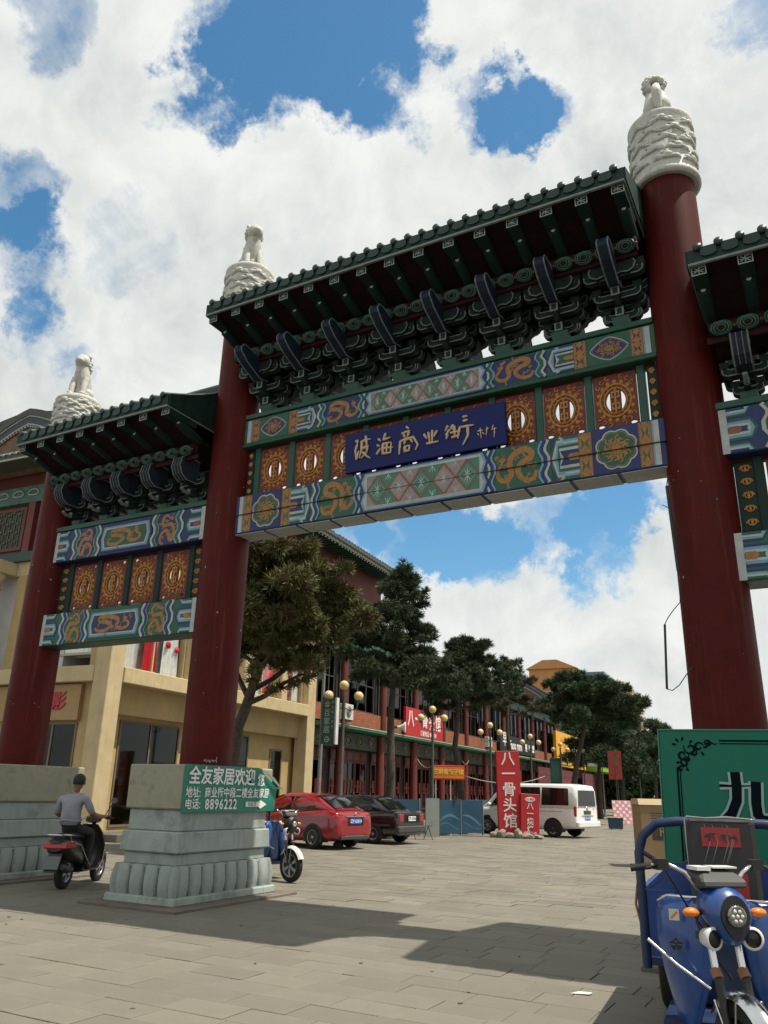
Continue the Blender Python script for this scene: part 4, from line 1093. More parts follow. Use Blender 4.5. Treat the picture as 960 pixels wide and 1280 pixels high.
# front face towards the main road
m = MB(); m.b2((-19, -1.98, 4.66), (-.65, -1.602, 5.155)); part('ledge', m, CRM, yb, bevel=.02)
m = MB(); m.b2((-12, -1.78, 3.50), (-1.25, -1.602, 4.60)); sgn = part('shop_fascia', m, mat('fascia_ochre', (.34, .22, .10), .7, var=.1), yb)
window(yb, 'y', -1.605, -4.4, -1.35, .3, 3.45, 3, 1, .07, FRB, GLD_, None)
window(yb, 'y', -1.40, -4.5, -1.2, 5.6, 8.0, 2, 1, .06, CRM, GLS, mat('display_grey', (.50, .51, .52)), .5, name='display_window')
drape(yb, -1.32, -4.3, -3.2, 5.7, 7.9, WCL, 'white_curtain', .5, 4, .04, 'y'); drape(yb, -1.32, -2.6, -1.5, 5.7, 7.9, WCL, 'white_curtain', .1, 6, .04, 'y')
for n in (-1.0, -4.85, -7.6): 
    m = MB(); m.b2((n-.2, -1.62, 5.157), (n+.2, -1.30, 8.498)); part('upper_pier', m, YEL, yb)
for n in (-5.75, -9.6):                        # engaged classical columns
    m = MB(); m.lathe([(.42, 5.157), (.42, 5.3), (.34, 5.4), (.30, 7.9), (.34, 7.95), (.34, 8.0), (.31, 8.05), (.33, 8.25), (.44, 8.40), (.44, 8.498)], 20, c=(n, -2.1, 0)); part('column', m, CRM, yb)
m = MB(); m.b2((-12, -2.55, 8.5), (-5.2, -1.602, 8.95)); part('entablature', m, CRM, yb, bevel=.02)
# red upper storey
m = MB(); m.b2((-18, -1.5, 9.0), (-.35, 11.3, 12.95)); part('upper_wall', m, mat('upper_red', (.105, .022, .016), .7, var=.2, scale=2), yb)
m = MB(); m.b2((-18, -1.75, 9.0), (-.12, 11.3, 9.34)); part('green_beam', m, GRW, yb)
m = MB(); m.b2((-18.2, -1.7, 11.25), (-.15, 11.3, 11.9)); part('painted_beam', m, PAINTB, yb)
q = MB()
for k in range(16):
    n = -1.2-k*.75
    q.tube([(n+.26*math.cos(a), -1.72, 11.58+.17*math.sin(a)*(1 if a < PI else .4)) for a in np.linspace(0, 2*PI, 12)], .03, 5)
for k in range(18):
    t = -1.2+k*.7
    q.tube([(-.13, t+.26*math.cos(a), 11.58+.17*math.sin(a)) for a in np.linspace(0, 2*PI, 12)], .03, 5)
part('painted_scroll', q, RIM, yb, kind='stuff')
for k in range(5):
    n = -2.3-k*2.6
    m = MB(); m.b2((n-.16, -1.72, 9.342), (n+.16, -1.501, 11.248)); part('red_post', m, RWD, yb)
for n0, n1 in ((-4.5, -2.75), (-7.1, -5.3), (-9.7, -7.9)):
    w = window(yb, 'y', -1.53, n0, n1, 9.5, 11.15, 1, 1, .12, RWD, GLD_, None, name='lattice_window')
    q = MB()
    for a in range(1, 7):
        x = n0+(n1-n0)*a/7; q.b2((x-.02, -1.545, 9.6), (x+.02, -1.525, 11.05))
        for z in (9.85, 10.2, 10.55, 10.9): q.ball((x-.12, -1.55, z+.08*(a % 2)), (.09, .02, .06), 6)
    part('lattice', q, mat('lattice_olive', (.10, .10, .045), .6, var=.2), w)
for k in range(4):
    t = -.5+k*3.0
    window(yb, 'x', -.33, t, t+2.3, 9.5, 11.15, 3, 2, .09, RWD, GLD_, None, name='lattice_window')
PROFY = arch(-5.9, 13.25, 14.95, 6.7)
eave_row(yb, -.1, -1.9, 11.35, 12.95)
juanpeng(yb, -1.9, 11.35, PROFY)
gw = gable(yb, -1.9, arch(-5.6, 13.1, 14.9, 3.6), 12.4)
m = MB(); m.prism([(-1.5, 12.55), (-2.95, 12.42), (-2.95, 12.58), (-1.5, 13.0)], -12.6, .6, 'x', 0); e = part('front_eave', m, SOF, yb)
q = MB(); q2 = MB()
for k in range(44):
    n = .45-k*.3; q.tube([(n, -3.0, 12.62), (n, -1.85, 12.98)], .07, 6); q2.ball((n, -3.0, 12.60), .055, 6)
part('tile_row', q, RTL, e, kind='stuff'); part('tile_ends', q2, RIM, e, kind='stuff')
m = MB(); m.b2((-12.6, -3.0, 12.36), (.6, -2.955, 12.42)); part('eave_trim', m, RIM, e)
let = MATS.get('letter_red') or mat('letter_red', (.42, .02, .04), .5, var=.05)
front(text_mesh('摄影', .62, .012, .015, m=let), 'lettering', sgn, -2.40, -1.80, 4.06)
# low shrub bed wall at the foot
m = MB(); m.b2((-.79, -1.3, 0), (.5, 2.9, .22)); part('step', m, mat('step_stone', (.10, .10, .09), .8, var=.2, scale=2), yb, bevel=.02)

# ------------------------------------------------------------------ the red terrace of shops
rb = thing('red_shop_terrace', 'long two storey red and brick shop terrace with green eave strip and dark upper windows', 'building', (-10.7, 9.4, 0), SA)
T0, T1 = 11.36, 66.0
m = MB(); m.b2((-14, T0, 0), (-.9, T1, 4.3)); part('ground_floor_wall', m, DKW, rb)
m = MB(); m.b2((-14, T0, 4.302), (-.55, T1, 9.2)); part('upper_wall', m, DKW, rb)
m = MB(); m.b2((-.9, T0, 3.55), (-.25, T1, 4.30)); part('painted_lintel', m, mat('lintel_dark', (.035, .042, .032), .6, var=.5, scale=2.5), rb)
m = MB(); m.prism([(-.5, 4.32), (.42, 4.40), (.42, 4.50), (-.5, 4.66)], T0, T1, 'y'); part('eave_strip', m, mat('strip_green', (.03, .14, .07), .5, var=.2), rb)
m = MB(); m.b2((.40, T0, 4.505), (.44, T1, 4.56)); part('eave_lip', m, RIM, rb)
m = MB(); m.b2((-.5, T0, 4.665), (-.10, T1, 5.38)); br = part('brick_parapet', m, mat('mortar', (.19, .10, .065), .9), rb)
# bricks of the parapet: the nearest as parts, the rest joined
bm_ = MB(); bm_.b2((0, 0, 0), (.012, .225, .062)); bme = bm_.mesh('brick', [mat('brick_face', (.29, .092, .045), .85, var=.2, scale=7, objrand=.22)])
cnt = 0; far_b = MB()
for r in range(10):
    for k in range(int((T1-T0)/.235)):
        t = T0+.01+k*.235+(.117 if r % 2 else 0); z = 4.675+r*.0705
        if t > T1-.25: continue
        if t < 18.3: 
            if cnt < 290: link('brick', bme, br, (-.10, t, z)); cnt += 1; continue
        far_b.b2((-.10, t, z), (-.088, t+.225, z+.062))
part('brick_courses', far_b, BRICK, br, kind='stuff')
cols = [14.2+4.7*k for k in range(11)]
for t in cols:
    m = MB(); m.lathe([(.22, 0), (.21, 4.3)], 14, c=(-.15, t, 0)); part('red_column', m, RWD, rb)
    m = MB(); m.lathe([(.20, 4.665), (.19, 8.6)], 12, c=(-.05, t, 0)); part('red_column', m, RWD, rb)
m = MB(); m.b2((-.75, T0, 8.3), (-.0, T1, 8.95)); part('upper_beam', m, PAINTB, rb)
edges = [T0]+cols+[T1]
PSTR = mat('paper_red', (.26, .03, .03), .7)
for i in range(len(edges)-1):
    a, b = edges[i]+.3, edges[i+1]-.3
    window(rb, 'x', -.48, a, b, 5.45, 8.25, 4, 2, .07, FRM, GLD_, None)
    c = (a+b)/2
    for (u, v, nm) in ((a, c-.75, 'shop_window'), (c-.7, c+.7, 'shop_door'), (c+.75, b, 'shop_window')):
        if v-u < .3: continue
        w = window(rb, 'x', -.86, u, v, .12 if nm == 'shop_door' else .6, 3.0, 2, 2 if nm == 'shop_window' else 1, .09, RWD if nm == 'shop_window' else FRM, GLD_, None, name=nm)
        q = MB()
        for k in range(2): q.b2((-.845, u+(v-u)*(.22+.5*k), 1.5), (-.838, u+(v-u)*(.22+.5*k)+.22, 2.1))
        part('red_paper', q, PSTR, w, kind='stuff')
    m = MB(); m.b2((-.86, a, 3.02), (-.80, b, 3.52)); part('transom', m, RWD, rb)
    q = MB()
    for k in range(5):
        t = a+(b-a)*(k+.5)/5; q.b2((-.80, t-.28, 3.08), (-.785, t+.28, 3.46))
    part('transom_light', q, mat('transom_dull', (.13, .055, .045), .6, var=.4, scale=3), rb, kind='stuff')
    q = MB()
    for k in range(3): # painted cartouches on the lintel
        t = a+(b-a)*(k+.5)/3
        q.tube([(-.235, t+.35*math.cos(x), 3.93+.22*math.sin(x)) for x in np.linspace(0, 2*PI, 14)], .03, 5); q.ball((-.24, t, 3.93), (.02, .15, .12), 8)
    part('painted_scroll', q, mat('scroll_ochre', (.16, .12, .07), .6, var=.4, scale=5), rb, kind='stuff')
# taller first part, under the same kind of roof as the corner building
m = MB(); m.prism([(a, b-.22) for a, b in PROFY if a < -.4][::-1]+[(-.45, 12.4), (-12.4, 12.4)], 11.5, 19.25, 'y'); part('gable_wall', m, mat('upper_red', (.105, .022, .016)), rb)
m = MB(); m.b2((-14, T0, 9.202), (-.45, 19.2, 13.0)); part('tall_wall', m, mat('upper_red', (.105, .022, .016)), rb)
for k in range(2): window(rb, 'x', -.43, 12.0+3.7*k, 15.2+3.7*k, 9.5, 11.4, 4, 2, .09, RWD, GLD_, None, name='lattice_window')
eave_row(rb, -.1, 11.36, 19.35, 12.95); juanpeng(rb, 11.36, 19.35, PROFY)
eave_row(rb, -.1, 19.4, 66.0, 9.25, over=.8); juanpeng(rb, 19.4, 66.0, arch(-6.2, 9.5, 10.7, 7.0))

# ------------------------------------------------------------------ next building down the street
nb_ = thing('grey_gabled_building', 'grey roofed traditional building with rounded gable above the far end of the terrace', 'building', (-10.7, 9.4, 0), SA)
T2, T3 = 66.05, 108.0
m = MB(); m.b2((-14, T2, 0), (-.8, T3, 10.4)); part('wall', m, mat('far_wall_dark', (.075, .055, .045), .8, var=.3, scale=.8), nb_)
for k in range(6):
    t = T2+1+k*6.3
    window(nb_, 'x', -.78, t, t+5, 5.2, 8.6, 4, 2, .10, FRM, GLD_, None)
    window(nb_, 'x', -.78, t, t+5, .3, 3.6, 3, 1, .10, FRM, GLD_, None, name='shop_window')
    m = MB(); m.b2((-.79, t+5.2, 0), (-.5, t+5.8, 9.4)); part('red_post', m, RWD, nb_)
eave_row(nb_, -.2, T2, T3, 10.3, .5, 1.0)
P2 = arch(-5.6, 10.6, 13.3, 6.4); juanpeng(nb_, T2, T3, P2, step=.5)
gable(nb_, T2-.05, arch(-4.6, 11.3, 13.35, 3.4), 10.3)
m = MB(); m.prism([(T2-1.1, 10.75), (T2, 11.2), (T2, 11.0), (T2-1.1, 10.62)], -10, -.6, 'x', 0); part('gable_eave', m, RTL, nb_)
q = MB()
for k in range(22): q.ball((-.7-k*.4, T2-1.1, 10.65), .11, 6)
part('tile_ends', q, mat('rust_tile_end', (.30, .16, .09), .7), nb_, kind='stuff')
m = MB()                                       # upturned corner
m.loft([[(.7, T3-3, 9.85), (.7, T3-3, 10.1), (-2, T3-3, 10.9), (-2, T3-3, 10.6)], [(1.1, T3, 10.2), (1.1, T3, 10.45), (-2, T3, 11.1), (-2, T3, 10.8)], [(1.7, T3+1.6, 11.3), (1.7, T3+1.6, 11.5), (1.2, T3+1.6, 11.5), (1.2, T3+1.6, 11.3)]], smooth=False)
part('upturned_eave', m, RTL, nb_)

ob = thing('orange_block', 'orange apartment block with stepped pale balconies rising behind the street', 'apartment block', (-10.7, 9.4, 0), SA)
ORB = mat('orange_render', (.50, .24, .085), .85, var=.12, scale=.6); ORP = mat('balcony_pale', (.52, .36, .22), .8, var=.2, scale=1.5)
m = MB(); m.b2((-16.5, 118, 0), (-8.5, 128, 22.3)); m.prism([(-17, 22.3), (-8.1, 22.3), (-11.5, 23.8), (-14, 23.8)], 117.6, 128.3, 'y', 0); part('tower', m, ORB, ob)
m = MB(); m.b2((-8.5, 119, 0), (-3.5, 160, 20.5)); part('wing', m, ORB, ob)
for r in range(6):
    for k in range(9):
        t = 119.5+k*4.5; z = 3.0+r*3.0
        q = MB(); q.b2((-3.5, t, z), (-2.1, t+3.0, z+1.1)); q.b2((-3.5, t+.3, z+1.3), (-3.4, t+2.7, z+2.6)); part('balcony', q, ORP, ob)
m = MB(); m.b2((-8.4, 120, 20.5), (-3.9, 132, 21.8)); part('roof_glazing', m, mat('blue_glazing', (.10, .17, .24), .25), ob)
for k in range(7):
    m = MB(); m.b2((-3.6, 133+k*3.6, 20.5), (-2.5, 135+k*3.6, 21.7)); part('parapet_step', m, ORP, ob)
for k in range(3):
    window(ob, 'y', 117.98, -16+k*2.5, -14.2+k*2.5, 16, 18.5, 2, 1, .15, ORP, GLD_, None)
# ------------------------------------------------------------------ signs and street furniture
WLET = mat('letter_white', (.70, .70, .68), .6, var=.04)
SGR = mat('sign_green', (.005, .165, .115), .5, var=.08, scale=2)
SRED = mat('sign_red', (.42, .012, .018), .5, var=.1, scale=2)
GLOBE = mat('lamp_globe', (.62, .46, .22), .35, var=.1, scale=3)
POLE = mat('lamp_pole', (.07, .085, .075), .5, var=.2)
STEEL = mat('steel', (.35, .35, .36), .35, metal=.8, var=.1)
LEGM = mat('dark_steel', (.05, .05, .05), .5, metal=.3)
def front_text(body, size, parent, x, y, z, m, bold=.015, sx=1.0, depth=.004, line=1.0, spacing=1.0, align='CENTER', name='lettering'):
    return front(text_mesh(body, size, bold, depth, m=m, sx=sx, line=line, spacing=spacing, align=align), name, parent, x, y, z)

# banner on the street face of the inner plinth: local x = world +Y, faces +X
bn = thing('shop_banner', 'green printed shop banner with white Chinese lettering taped round the stone plinth', 'banner', (.5525, -1.10, 1.27), PI/2)
K = 28; mb = MB(); vs = []
def ban_top(u): return .645 if u < .80 else .645-.30*((u-.80)/.20)**1.0
W_ = 2.24
for i in range(9):
    for j in range(K+1):
        u = j/K; top_ = ban_top(u); z = -.02+(top_+.02)*i/8
        d = -.006-.004*math.sin(u*9)*math.sin(i*.8)-.012*max(0, u-.55)*math.sin(u*20+i*.6)-(.05*max(0, (u-.82)/.18)**2)*(i/8)
        vs.append((u*W_, d, z))
fs = [(i*(K+1)+j, i*(K+1)+j+1, (i+1)*(K+1)+j+1, (i+1)*(K+1)+j) for i in range(8) for j in range(K)]
mb.add(vs, fs, 0, True); part('sheet', mb, SGR, bn)
mb = MB()                                      # the torn corner folded over, showing its white back
mb.add([(W_*.80, -.018, .648), (W_+.02, -.075, .352), (W_*1.035, -.13, .30), (W_*.93, -.10, .50)], [(0, 1, 2, 3)]); mb.add([(W_*.80, -.016, .648), (W_+.02, -.073, .352), (W_*1.035, -.128, .30), (W_*.93, -.098, .50)], [(3, 2, 1, 0)])
part('folded_corner', mb, mat('banner_back', (.62, .63, .60), .6, var=.05), bn)
BT = .016
def btx(body, size, x, z, bold=.02, sx=1.0): return front(text_mesh(body, size, bold, .001, 'LEFT', m=WLET, sx=sx), 'lettering', bn, x, -BT, z)
btx('全友家居欢迎', .262, .10, .475, .022, 1.0); btx('您', .20, 1.74, .44, .02, 1.0)
btx('地址:  商业街中段二楼全友家居', .158, .06, .245, .014, .93); btx('电话:', .155, .06, .085, .014); 
front(text_mesh('8896222', .205, .018, .001, 'LEFT', m=WLET, sx=.95, spacing=1.12), 'lettering', bn, .50, -BT, .083)
P = Paint(step=.001); P.rect(1.47, .05, 1.80, .125, WLET, 1); P.poly([(1.80, .05), (1.86, .02), (2.02, .085), (1.86, .15), (1.80, .125)], WLET, 1); P.done('arrow_mark', bn, (0, -BT, 0))
front(text_mesh('由此进', .075, .01, .001, m=SGR), 'lettering', bn, 1.64, -BT-.002, .086)

# big green board leaning on the far plinth
gb = thing('green_signboard', 'large green signboard with black scroll border leaning against the right plinth', 'signboard', (7.255, -1.62, 0), 0, rot=(math.radians(-3.5), math.radians(1.0), .0))
m = MB(); m.b2((0, 0, 0), (2.6, .05, 2.26)); part('panel', m, mat('board_green', (.004, .125, .078), .55, var=.10, scale=1.3, spec=.3), gb, bevel=.006)
m = MB(); m.b2((-.012, -.006, 2.262), (2.612, .056, 2.275)); m.b2((-.012, -.006, 0), (-.001, .056, 2.261)); part('edge_strip', m, mat('board_edge', (.05, .20, .15), .5), gb)
INK = mat('board_ink', (.003, .007, .010), .8, var=.0, spec=.05); HALO = mat('board_halo', (.26, .36, .36), .6, var=.1)
P = Paint(step=.002)
for x in (.155, .185): P.rect(x, .1, x+(.018 if x < .17 else .010), 1.90, INK, 1)
for z in (2.155, 2.130): P.rect(.58, z, 2.4, z+(.016 if z > 2.14 else .009), INK, 1)
def curl(x, z, r, a0, turns, w, s=1):
    n = 16; P.rib([(x+r*(1-.75*i/n)*math.cos(a0+s*turns*2*PI*i/n), z+r*(1-.75*i/n)*math.sin(a0+s*turns*2*PI*i/n)) for i in range(n+1)], [w*(.4+.9*math.sin(PI*i/n)) for i in range(n+1)], INK, 1)
for (x, z, r, a0, t, s) in ((.30, 2.085, .065, 2.6, 1.1, 1), (.225, 2.02, .06, .4, 1.1, -1), (.385, 2.10, .05, .2, 1.0, 1), (.24, 1.945, .045, 1.5, 1, 1), (.47, 2.135, .035, 3, 1, -1), (.20, 1.885, .028, .5, 1, 1), (.33, 2.045, .035, 1, .9, -1), (.27, 1.985, .03, 2, .9, 1)): curl(x, z, r, a0, t, .018, s)
for (x, z, a) in ((.195, 2.14, 2.2), (.22, 2.15, 1.2), (.175, 2.12, 3.0), (.40, 2.06, -1), (.42, 2.09, .3), (.25, 1.91, -1.2), (.205, 1.95, 3.3), (.29, 2.13, .8)):
    P.poly([(x, z), (x+.035*math.cos(a+.4), z+.035*math.sin(a+.4)), (x+.055*math.cos(a), z+.055*math.sin(a)), (x+.035*math.cos(a-.4), z+.035*math.sin(a-.4))], INK, 1)
P.rib([(.44, 2.13), (.50, 2.145), (.54, 2.125), (.56, 2.14)], [.02, .016, .012, .004], INK, 1)
jiu = [[(x-.18, z-.02) for x, z in q] for q in [[(.88, 1.885), (.885, 1.74), (.875, 1.62), (.82, 1.50), (.73, 1.43), (.655, 1.405)], [(.73, 1.755), (.90, 1.755), (1.06, 1.765)], [(1.06, 1.80), (1.045, 1.60), (1.05, 1.50), (1.09, 1.455), (1.20, 1.445), (1.27, 1.46), (1.275, 1.55)]]]
for st, w in zip(jiu, (.085, .026, .085)):
    n = len(st)
    P.rib(st, [(w+.05)*(1.0 if i < n-2 else .7) for i in range(n)], HALO, 2); P.rib(st, [w*(1.05 if i < n-2 else (.65 if i < n-1 else .3)) for i in range(n)], INK, 3)
P.rect(.94, 1.20, 2.5, 1.245, SRED, 1); P.disc(1.20, 1.02, .16, SRED, 2, 24)
for x in (1.55, 1.95): P.rect(x, 1.40, x+.30, 1.90, HALO, 1); P.rect(x+.03, 1.43, x+.27, 1.87, INK, 2)
P.done('printed_pattern', gb, (0, -.003, 0))

# hanging broken light tube with its loose cable on the right column
ht = thing('hanging_light_tube', 'broken dark light tube dangling by its wire beside the right red column', 'light tube', (7.25, -.46, 2.8))
m = MB(); m.tube([(.0, 0, 0), (.045, 0, .76)], .014, 8); part('tube', m, BLK, ht)
m = MB(); m.tube([(.045, 0, .76), (.09, 0, .84), (.16, .01, .93), (.24, .03, 1.02), (.27, .04, 1.35)], .006, 5); m.tube([(.0, 0, .0), (.06, 0, -.02), (.14, .01, .04), (.24, .02, .17), (.31, .05, .26)], .006, 5); part('wire', m, BLK, ht)
m = MB(); m.tube([(.262, -.01, 1.40), (.235, -.03, 2.50)], .02, 8); m.tube([(.235, -.03, 2.50), (.25, 0, 2.62), (.33, .06, 2.66)], .007, 5); m.tube([(.24, -.03, 2.2), (.16, -.03, 2.26)], .005, 4); part('upper_tube', m, BLK, ht)

# three globe street lamps
def street_lamp(t, label, first=[None]):
    p = Vector((-5.33, 19.8, 0))+Vector((-SA, 1, 0))*t
    if first[0] is not None:
        o = copy_tree(first[0]); o.location = p; o['label'] = label; return o
    o = thing('street_lamp', label, 'street lamp', p, SA+PI/2*0, 'globe lamps along the street')
    m = MB(); m.lathe([(.16, 0), (.16, .08), (.10, .14), (.075, .5), (.06, .55), (.05, 4.45), (.07, 4.5), (.05, 4.6)], 12); part('pole', m, POLE, o)
    a = MB()
    for s in (-1, 1):
        a.tube([(0, 0, 4.1), (s*.2*.875, s*.2*.48, 4.0), (s*.42*.875, s*.42*.48, 4.05), (s*.48*.875, s*.48*.48, 4.28)], .022, 6)
        a.lathe([(.05, 0), (.09, .06)], 10, c=(s*.48*.875, s*.48*.48, 4.25))
    part('arm', a, POLE, o)
    for x, z in ((0, 4.78), (.48, 4.45), (-.48, 4.45)):
        b = MB(); b.ball((x*.875, x*.48, z), .150, 18); part('globe', b, GLOBE, o)
    first[0] = o; return o
for k, lab in ((0, 'three globe street lamp beside the orange lit sign'), (-1, 'three globe street lamp behind the brown pine, by the hanging green sign'), (1, 'three globe street lamp above the tall red sign'), (2, 'three globe street lamp seen over the white van roof'), (3, 'three globe street lamp in front of the yellow billboard'), (4, 'three globe street lamp past the yellow billboard under the wide pine'), (5, 'three globe street lamp by the lime green canopy'), (6, 'three globe street lamp at the far pink poster boards'), (8, 'last three globe street lamp far down the street')):
    street_lamp(8.0*k, lab)

# tall green hanging sign on its own pole
hs_ = thing('hanging_sign', 'narrow green upright sign with vertical white characters on a grey pole', 'sign', (-5.16, 11.4, 0), -.05)
m = MB(); m.lathe([(.07, 0), (.05, 5.3)], 10, c=(-.12, .08, 0)); part('pole', m, mat('pole_grey', (.16, .17, .16), .6, var=.2), hs_)
m = MB(); m.b2((-.05, -.05, 2.95), (.47, .05, 4.32)); part('sign_box', m, mat('sign_deep_green', (.006, .045, .028), .5, var=.15), hs_, bevel=.01)
m = MB(); m.b2((.472, -.07, 2.93), (.53, .07, 4.34)); part('side_strip', m, mat('sign_side_white', (.55, .57, .55), .6), hs_)
HSL = mat('letter_dull_white', (.30, .36, .30), .6)
for k, ch in enumerate('金百家居'): front_text(ch, .24, hs_, .17, -.056, 4.12-.25*k, HSL, .012)
for k in range(6): front_text('商业街二楼中段'[k], .10, hs_, .38, -.056, 4.2-.15*k, HSL, .004)
P = Paint(step=.001); P.ring(.19, 3.08, .075, .03, HSL, 1, 14); P.rect(.17, 3.05, .30, 3.09, HSL, 2); P.done('logo_mark', hs_, (0, -.056, 0))

# red wall sign of the bone soup house, on the brick parapet
rs = thing('red_wall_sign', 'red wall sign with white Chinese characters fixed on the brick parapet', 'sign', sp(.02, 21.6, 4.62), SA+PI/2)
m = MB(); m.b2((0, -.16, 0), (6.1, 0, 1.56)); part('panel', m, SRED, rs, bevel=.01)
for k, ch in enumerate('八一骨头馆'): front_text(ch, 1.0, rs, .75+1.12*k, -.166, .92, WLET, .02, .95)
front_text('订餐电话: 8888181', .34, rs, 3.6, -.166, .22, WLET, .01)
sk = thing('loudspeaker', 'small white horn loudspeaker on the parapet left of the red wall sign', 'loudspeaker', sp(.1, 20.6, 4.95), SA+.3)
m = MB(); m.lathe([(.08, 0), (.10, .12), (.16, .25), (.30, .42), (.31, .44), (.22, .40), (.05, .2)], 16, M=Matrix.Rotation(PI/2, 4, 'Y')); part('horn', m, WLET, sk); m = MB(); m.b2((-.25, -.04, -.06), (.02, .04, .04)); part('bracket', m, LEGM, sk)
def aircon(p, lab, first=[None]):
    if first[0]:
        o = copy_tree(first[0]); o.location = p; o['label'] = lab; return
    o = thing('air_conditioner', lab, 'air conditioner', p, SA+PI/2, 'air conditioner units on the terrace'); first[0] = o
    m = MB(); m.b2((-.42, -.32, 0), (.42, 0, .72)); part('casing', m, mat('ac_white', (.55, .55, .50), .6, var=.06), o, bevel=.015)
    m = MB(); m.lathe([(.0, 0), (.27, 0), (.27, .012), (.0, .012)], 22, M=Matrix.Translation((-.08, -.322, .36)) @ Matrix.Rotation(PI/2, 4, 'X')); part('fan_grille', m, mat('grille_dark', (.06, .06, .06), .6), o)
    m = MB()
    for r in (.1, .18, .26): m.tube([(-.08+r*math.cos(a), -.338, .36+r*math.sin(a)) for a in np.linspace(0, 2*PI, 17)], .008, 4)
    part('guard', m, mat('ac_white', (.55, .55, .5)), o)
    m = MB()
    for x in (-.3, .3): m.b2((x-.03, -.3, -.06), (x+.03, 0, -.005))
    part('bracket', m, LEGM, o)
aircon(sp(.32, 13.5, 4.75), 'white air conditioner by the green hanging sign')
aircon(sp(.32, 36.5, 4.75), 'white air conditioner on the parapet beyond the red wall sign')

# black fascia with pale letters farther on, yellow billboard, lime canopy
bf = thing('black_fascia_sign', 'black shop fascia with irregular white letters above the white van', 'sign', sp(.1, 40.5, 4.75), SA+PI/2)
m = MB(); m.b2((0, -.12, 0), (11.0, 0, 1.25)); part('panel', m, BLK, bf)
front_text('早', 1.15, bf, 1.3, -.125, .85, WLET, .02); front_text('Faoo mmi', .95, bf, 4.6, -.125, .55, WLET, .03); front_text('早餐', .5, bf, 9.2, -.125, .6, WLET, .03); P = Paint(step=.002); P.rect(7.6, .3, 8.2, .9, WLET, 1); P.rect(10.0, .3, 10.7, .9, WLET, 1); P.done('logo_mark', bf, (0, -.125, 0))
yl = thing('yellow_billboard', 'bright yellow shop billboard with white script above the poster boards', 'billboard', sp(.1, 59.5, 4.3), SA+PI/2)
m = MB(); m.b2((0, -.3, 0), (14.8, 0, 3.3)); part('panel', m, mat('billboard_yellow', (.72, .36, .012), .5, var=.06), yl)
P = Paint(step=.002)
for a, b in (((6.4, 2.4), (6.9, .9)), ((6.9, .9), (7.6, 1.1)), ((7.9, 2.0), (8.2, 1.2)), ((8.8, 2.0), (8.0, .3)), ((9.3, 2.1), (9.5, 1.1)), ((9.5, 1.1), (10.1, 2.0)), ((10.1, 2.0), (9.6, .4)), ((10.4, 2.6), (10.5, 1.0)), ((6.2, 1.7), (7.2, 1.9))): P.rib([a, ((a[0]+b[0])/2+.12, (a[1]+b[1])/2), b], [.34, .28, .16], WLET, 2); P.rib([(a[0]+.1, a[1]-.12), (b[0]+.12, b[1]-.14)], .2, BLK, 1)
P.ring(2.6, 1.7, .9, .25, mat('bill_ochre', (.55, .2, .01), .5), 1, 20); P.rect(11, .5, 13.8, 2.6, mat('bill_ochre', (.55, .2, .01)), 1); P.done('logo_mark', yl, (0, -.305, 0))
lc = thing('lime_canopy', 'lime green shop canopy with grey fascia beyond the yellow billboard', 'canopy', sp(.1, 76, 4.3), SA+PI/2)
m = MB(); m.b2((0, -1.6, 0), (17, 0, .5)); part('canopy', m, mat('lime', (.20, .42, .03), .5), lc); m = MB(); m.b2((0, -.2, .51), (17, 0, 3.2)); part('fascia', m, mat('fascia_grey', (.11, .115, .105), .7), lc)
P = Paint(step=.004)
for x in (2.5, 4.6, 9.0):
    for k in range(5): P.disc(x+.55*math.cos(k*1.257), 1.9+.55*math.sin(k*1.257), .38, WLET, 1, 10)
P.done('printed_pattern', lc, (0, -.205, 0))

# standing red signs with stones at their feet
FACE = math.atan2(0, 1)
def stand_sign(name, label, p, rz, w, h, d, chars, size, rows_top, step, extra=None, tilt=0.0):
    o = thing(name, label, 'sign', p, 0, rot=(0, tilt, rz))
    m = MB(); m.b2((-w/2, -d/2, .05), (w/2, d/2, h)); part('sign_box', m, SRED, o, bevel=.01)
    for k, ch in enumerate(chars): front_text(ch, size, o, 0, -d/2-.004, rows_top-step*k, WLET, .012)
    if extra: extra(o, d)
    return o
stand_sign('standing_sign', 'tall red standing sign with five white characters in front of the white van', (-2.70, 21.35, 0), .50, .92, 3.22, .34, '八一骨头馆', .56, 2.90, .58, tilt=-.02)
def ex(o, d):
    P = Paint(step=.001); P.disc(0, 1.42, .20, WLET, 1, 18, .09); P.done('logo_mark', o, (0, -d/2-.002, 0)); front_text('八一骨头', .085, o, 0, -d/2-.006, 1.42, SRED, .01); front_text('烧烤小串', .13, o, 0, -d/2-.004, .18, WLET, .006)
stand_sign('standing_sign', 'shorter red standing sign leaning beside the taller one, with a white oval on top', (-1.96, 21.45, 0), .50, .72, 1.62, .22, '八一烧烤', .27, 1.16, .28, ex, tilt=.03)
rnd = random.Random(4)
stone = mat('rough_stone', (.24, .22, .18), .9, var=.3, scale=6, bump=.5, bscale=20)
def rock(p, s, lab):
    m = MB(); v = []
    bm2 = bmesh.new(); bmesh.ops.create_icosphere(bm2, subdivisions=2, radius=1)
    for q in bm2.verts: q.co = Vector((q.co.x*s[0], q.co.y*s[1], q.co.z*s[2]))*(1+rnd.uniform(-.16, .16))
    m.add([q.co[:] for q in bm2.verts], [[x.index for x in f.verts] for f in bm2.faces]); bm2.free()
    o = part('stone', m, stone, loc=(p[0], p[1], s[2]*.75), rot=(0, 0, rnd.random()*3)); tag(o, lab, 'stone', 'stones weighing down the red signs')
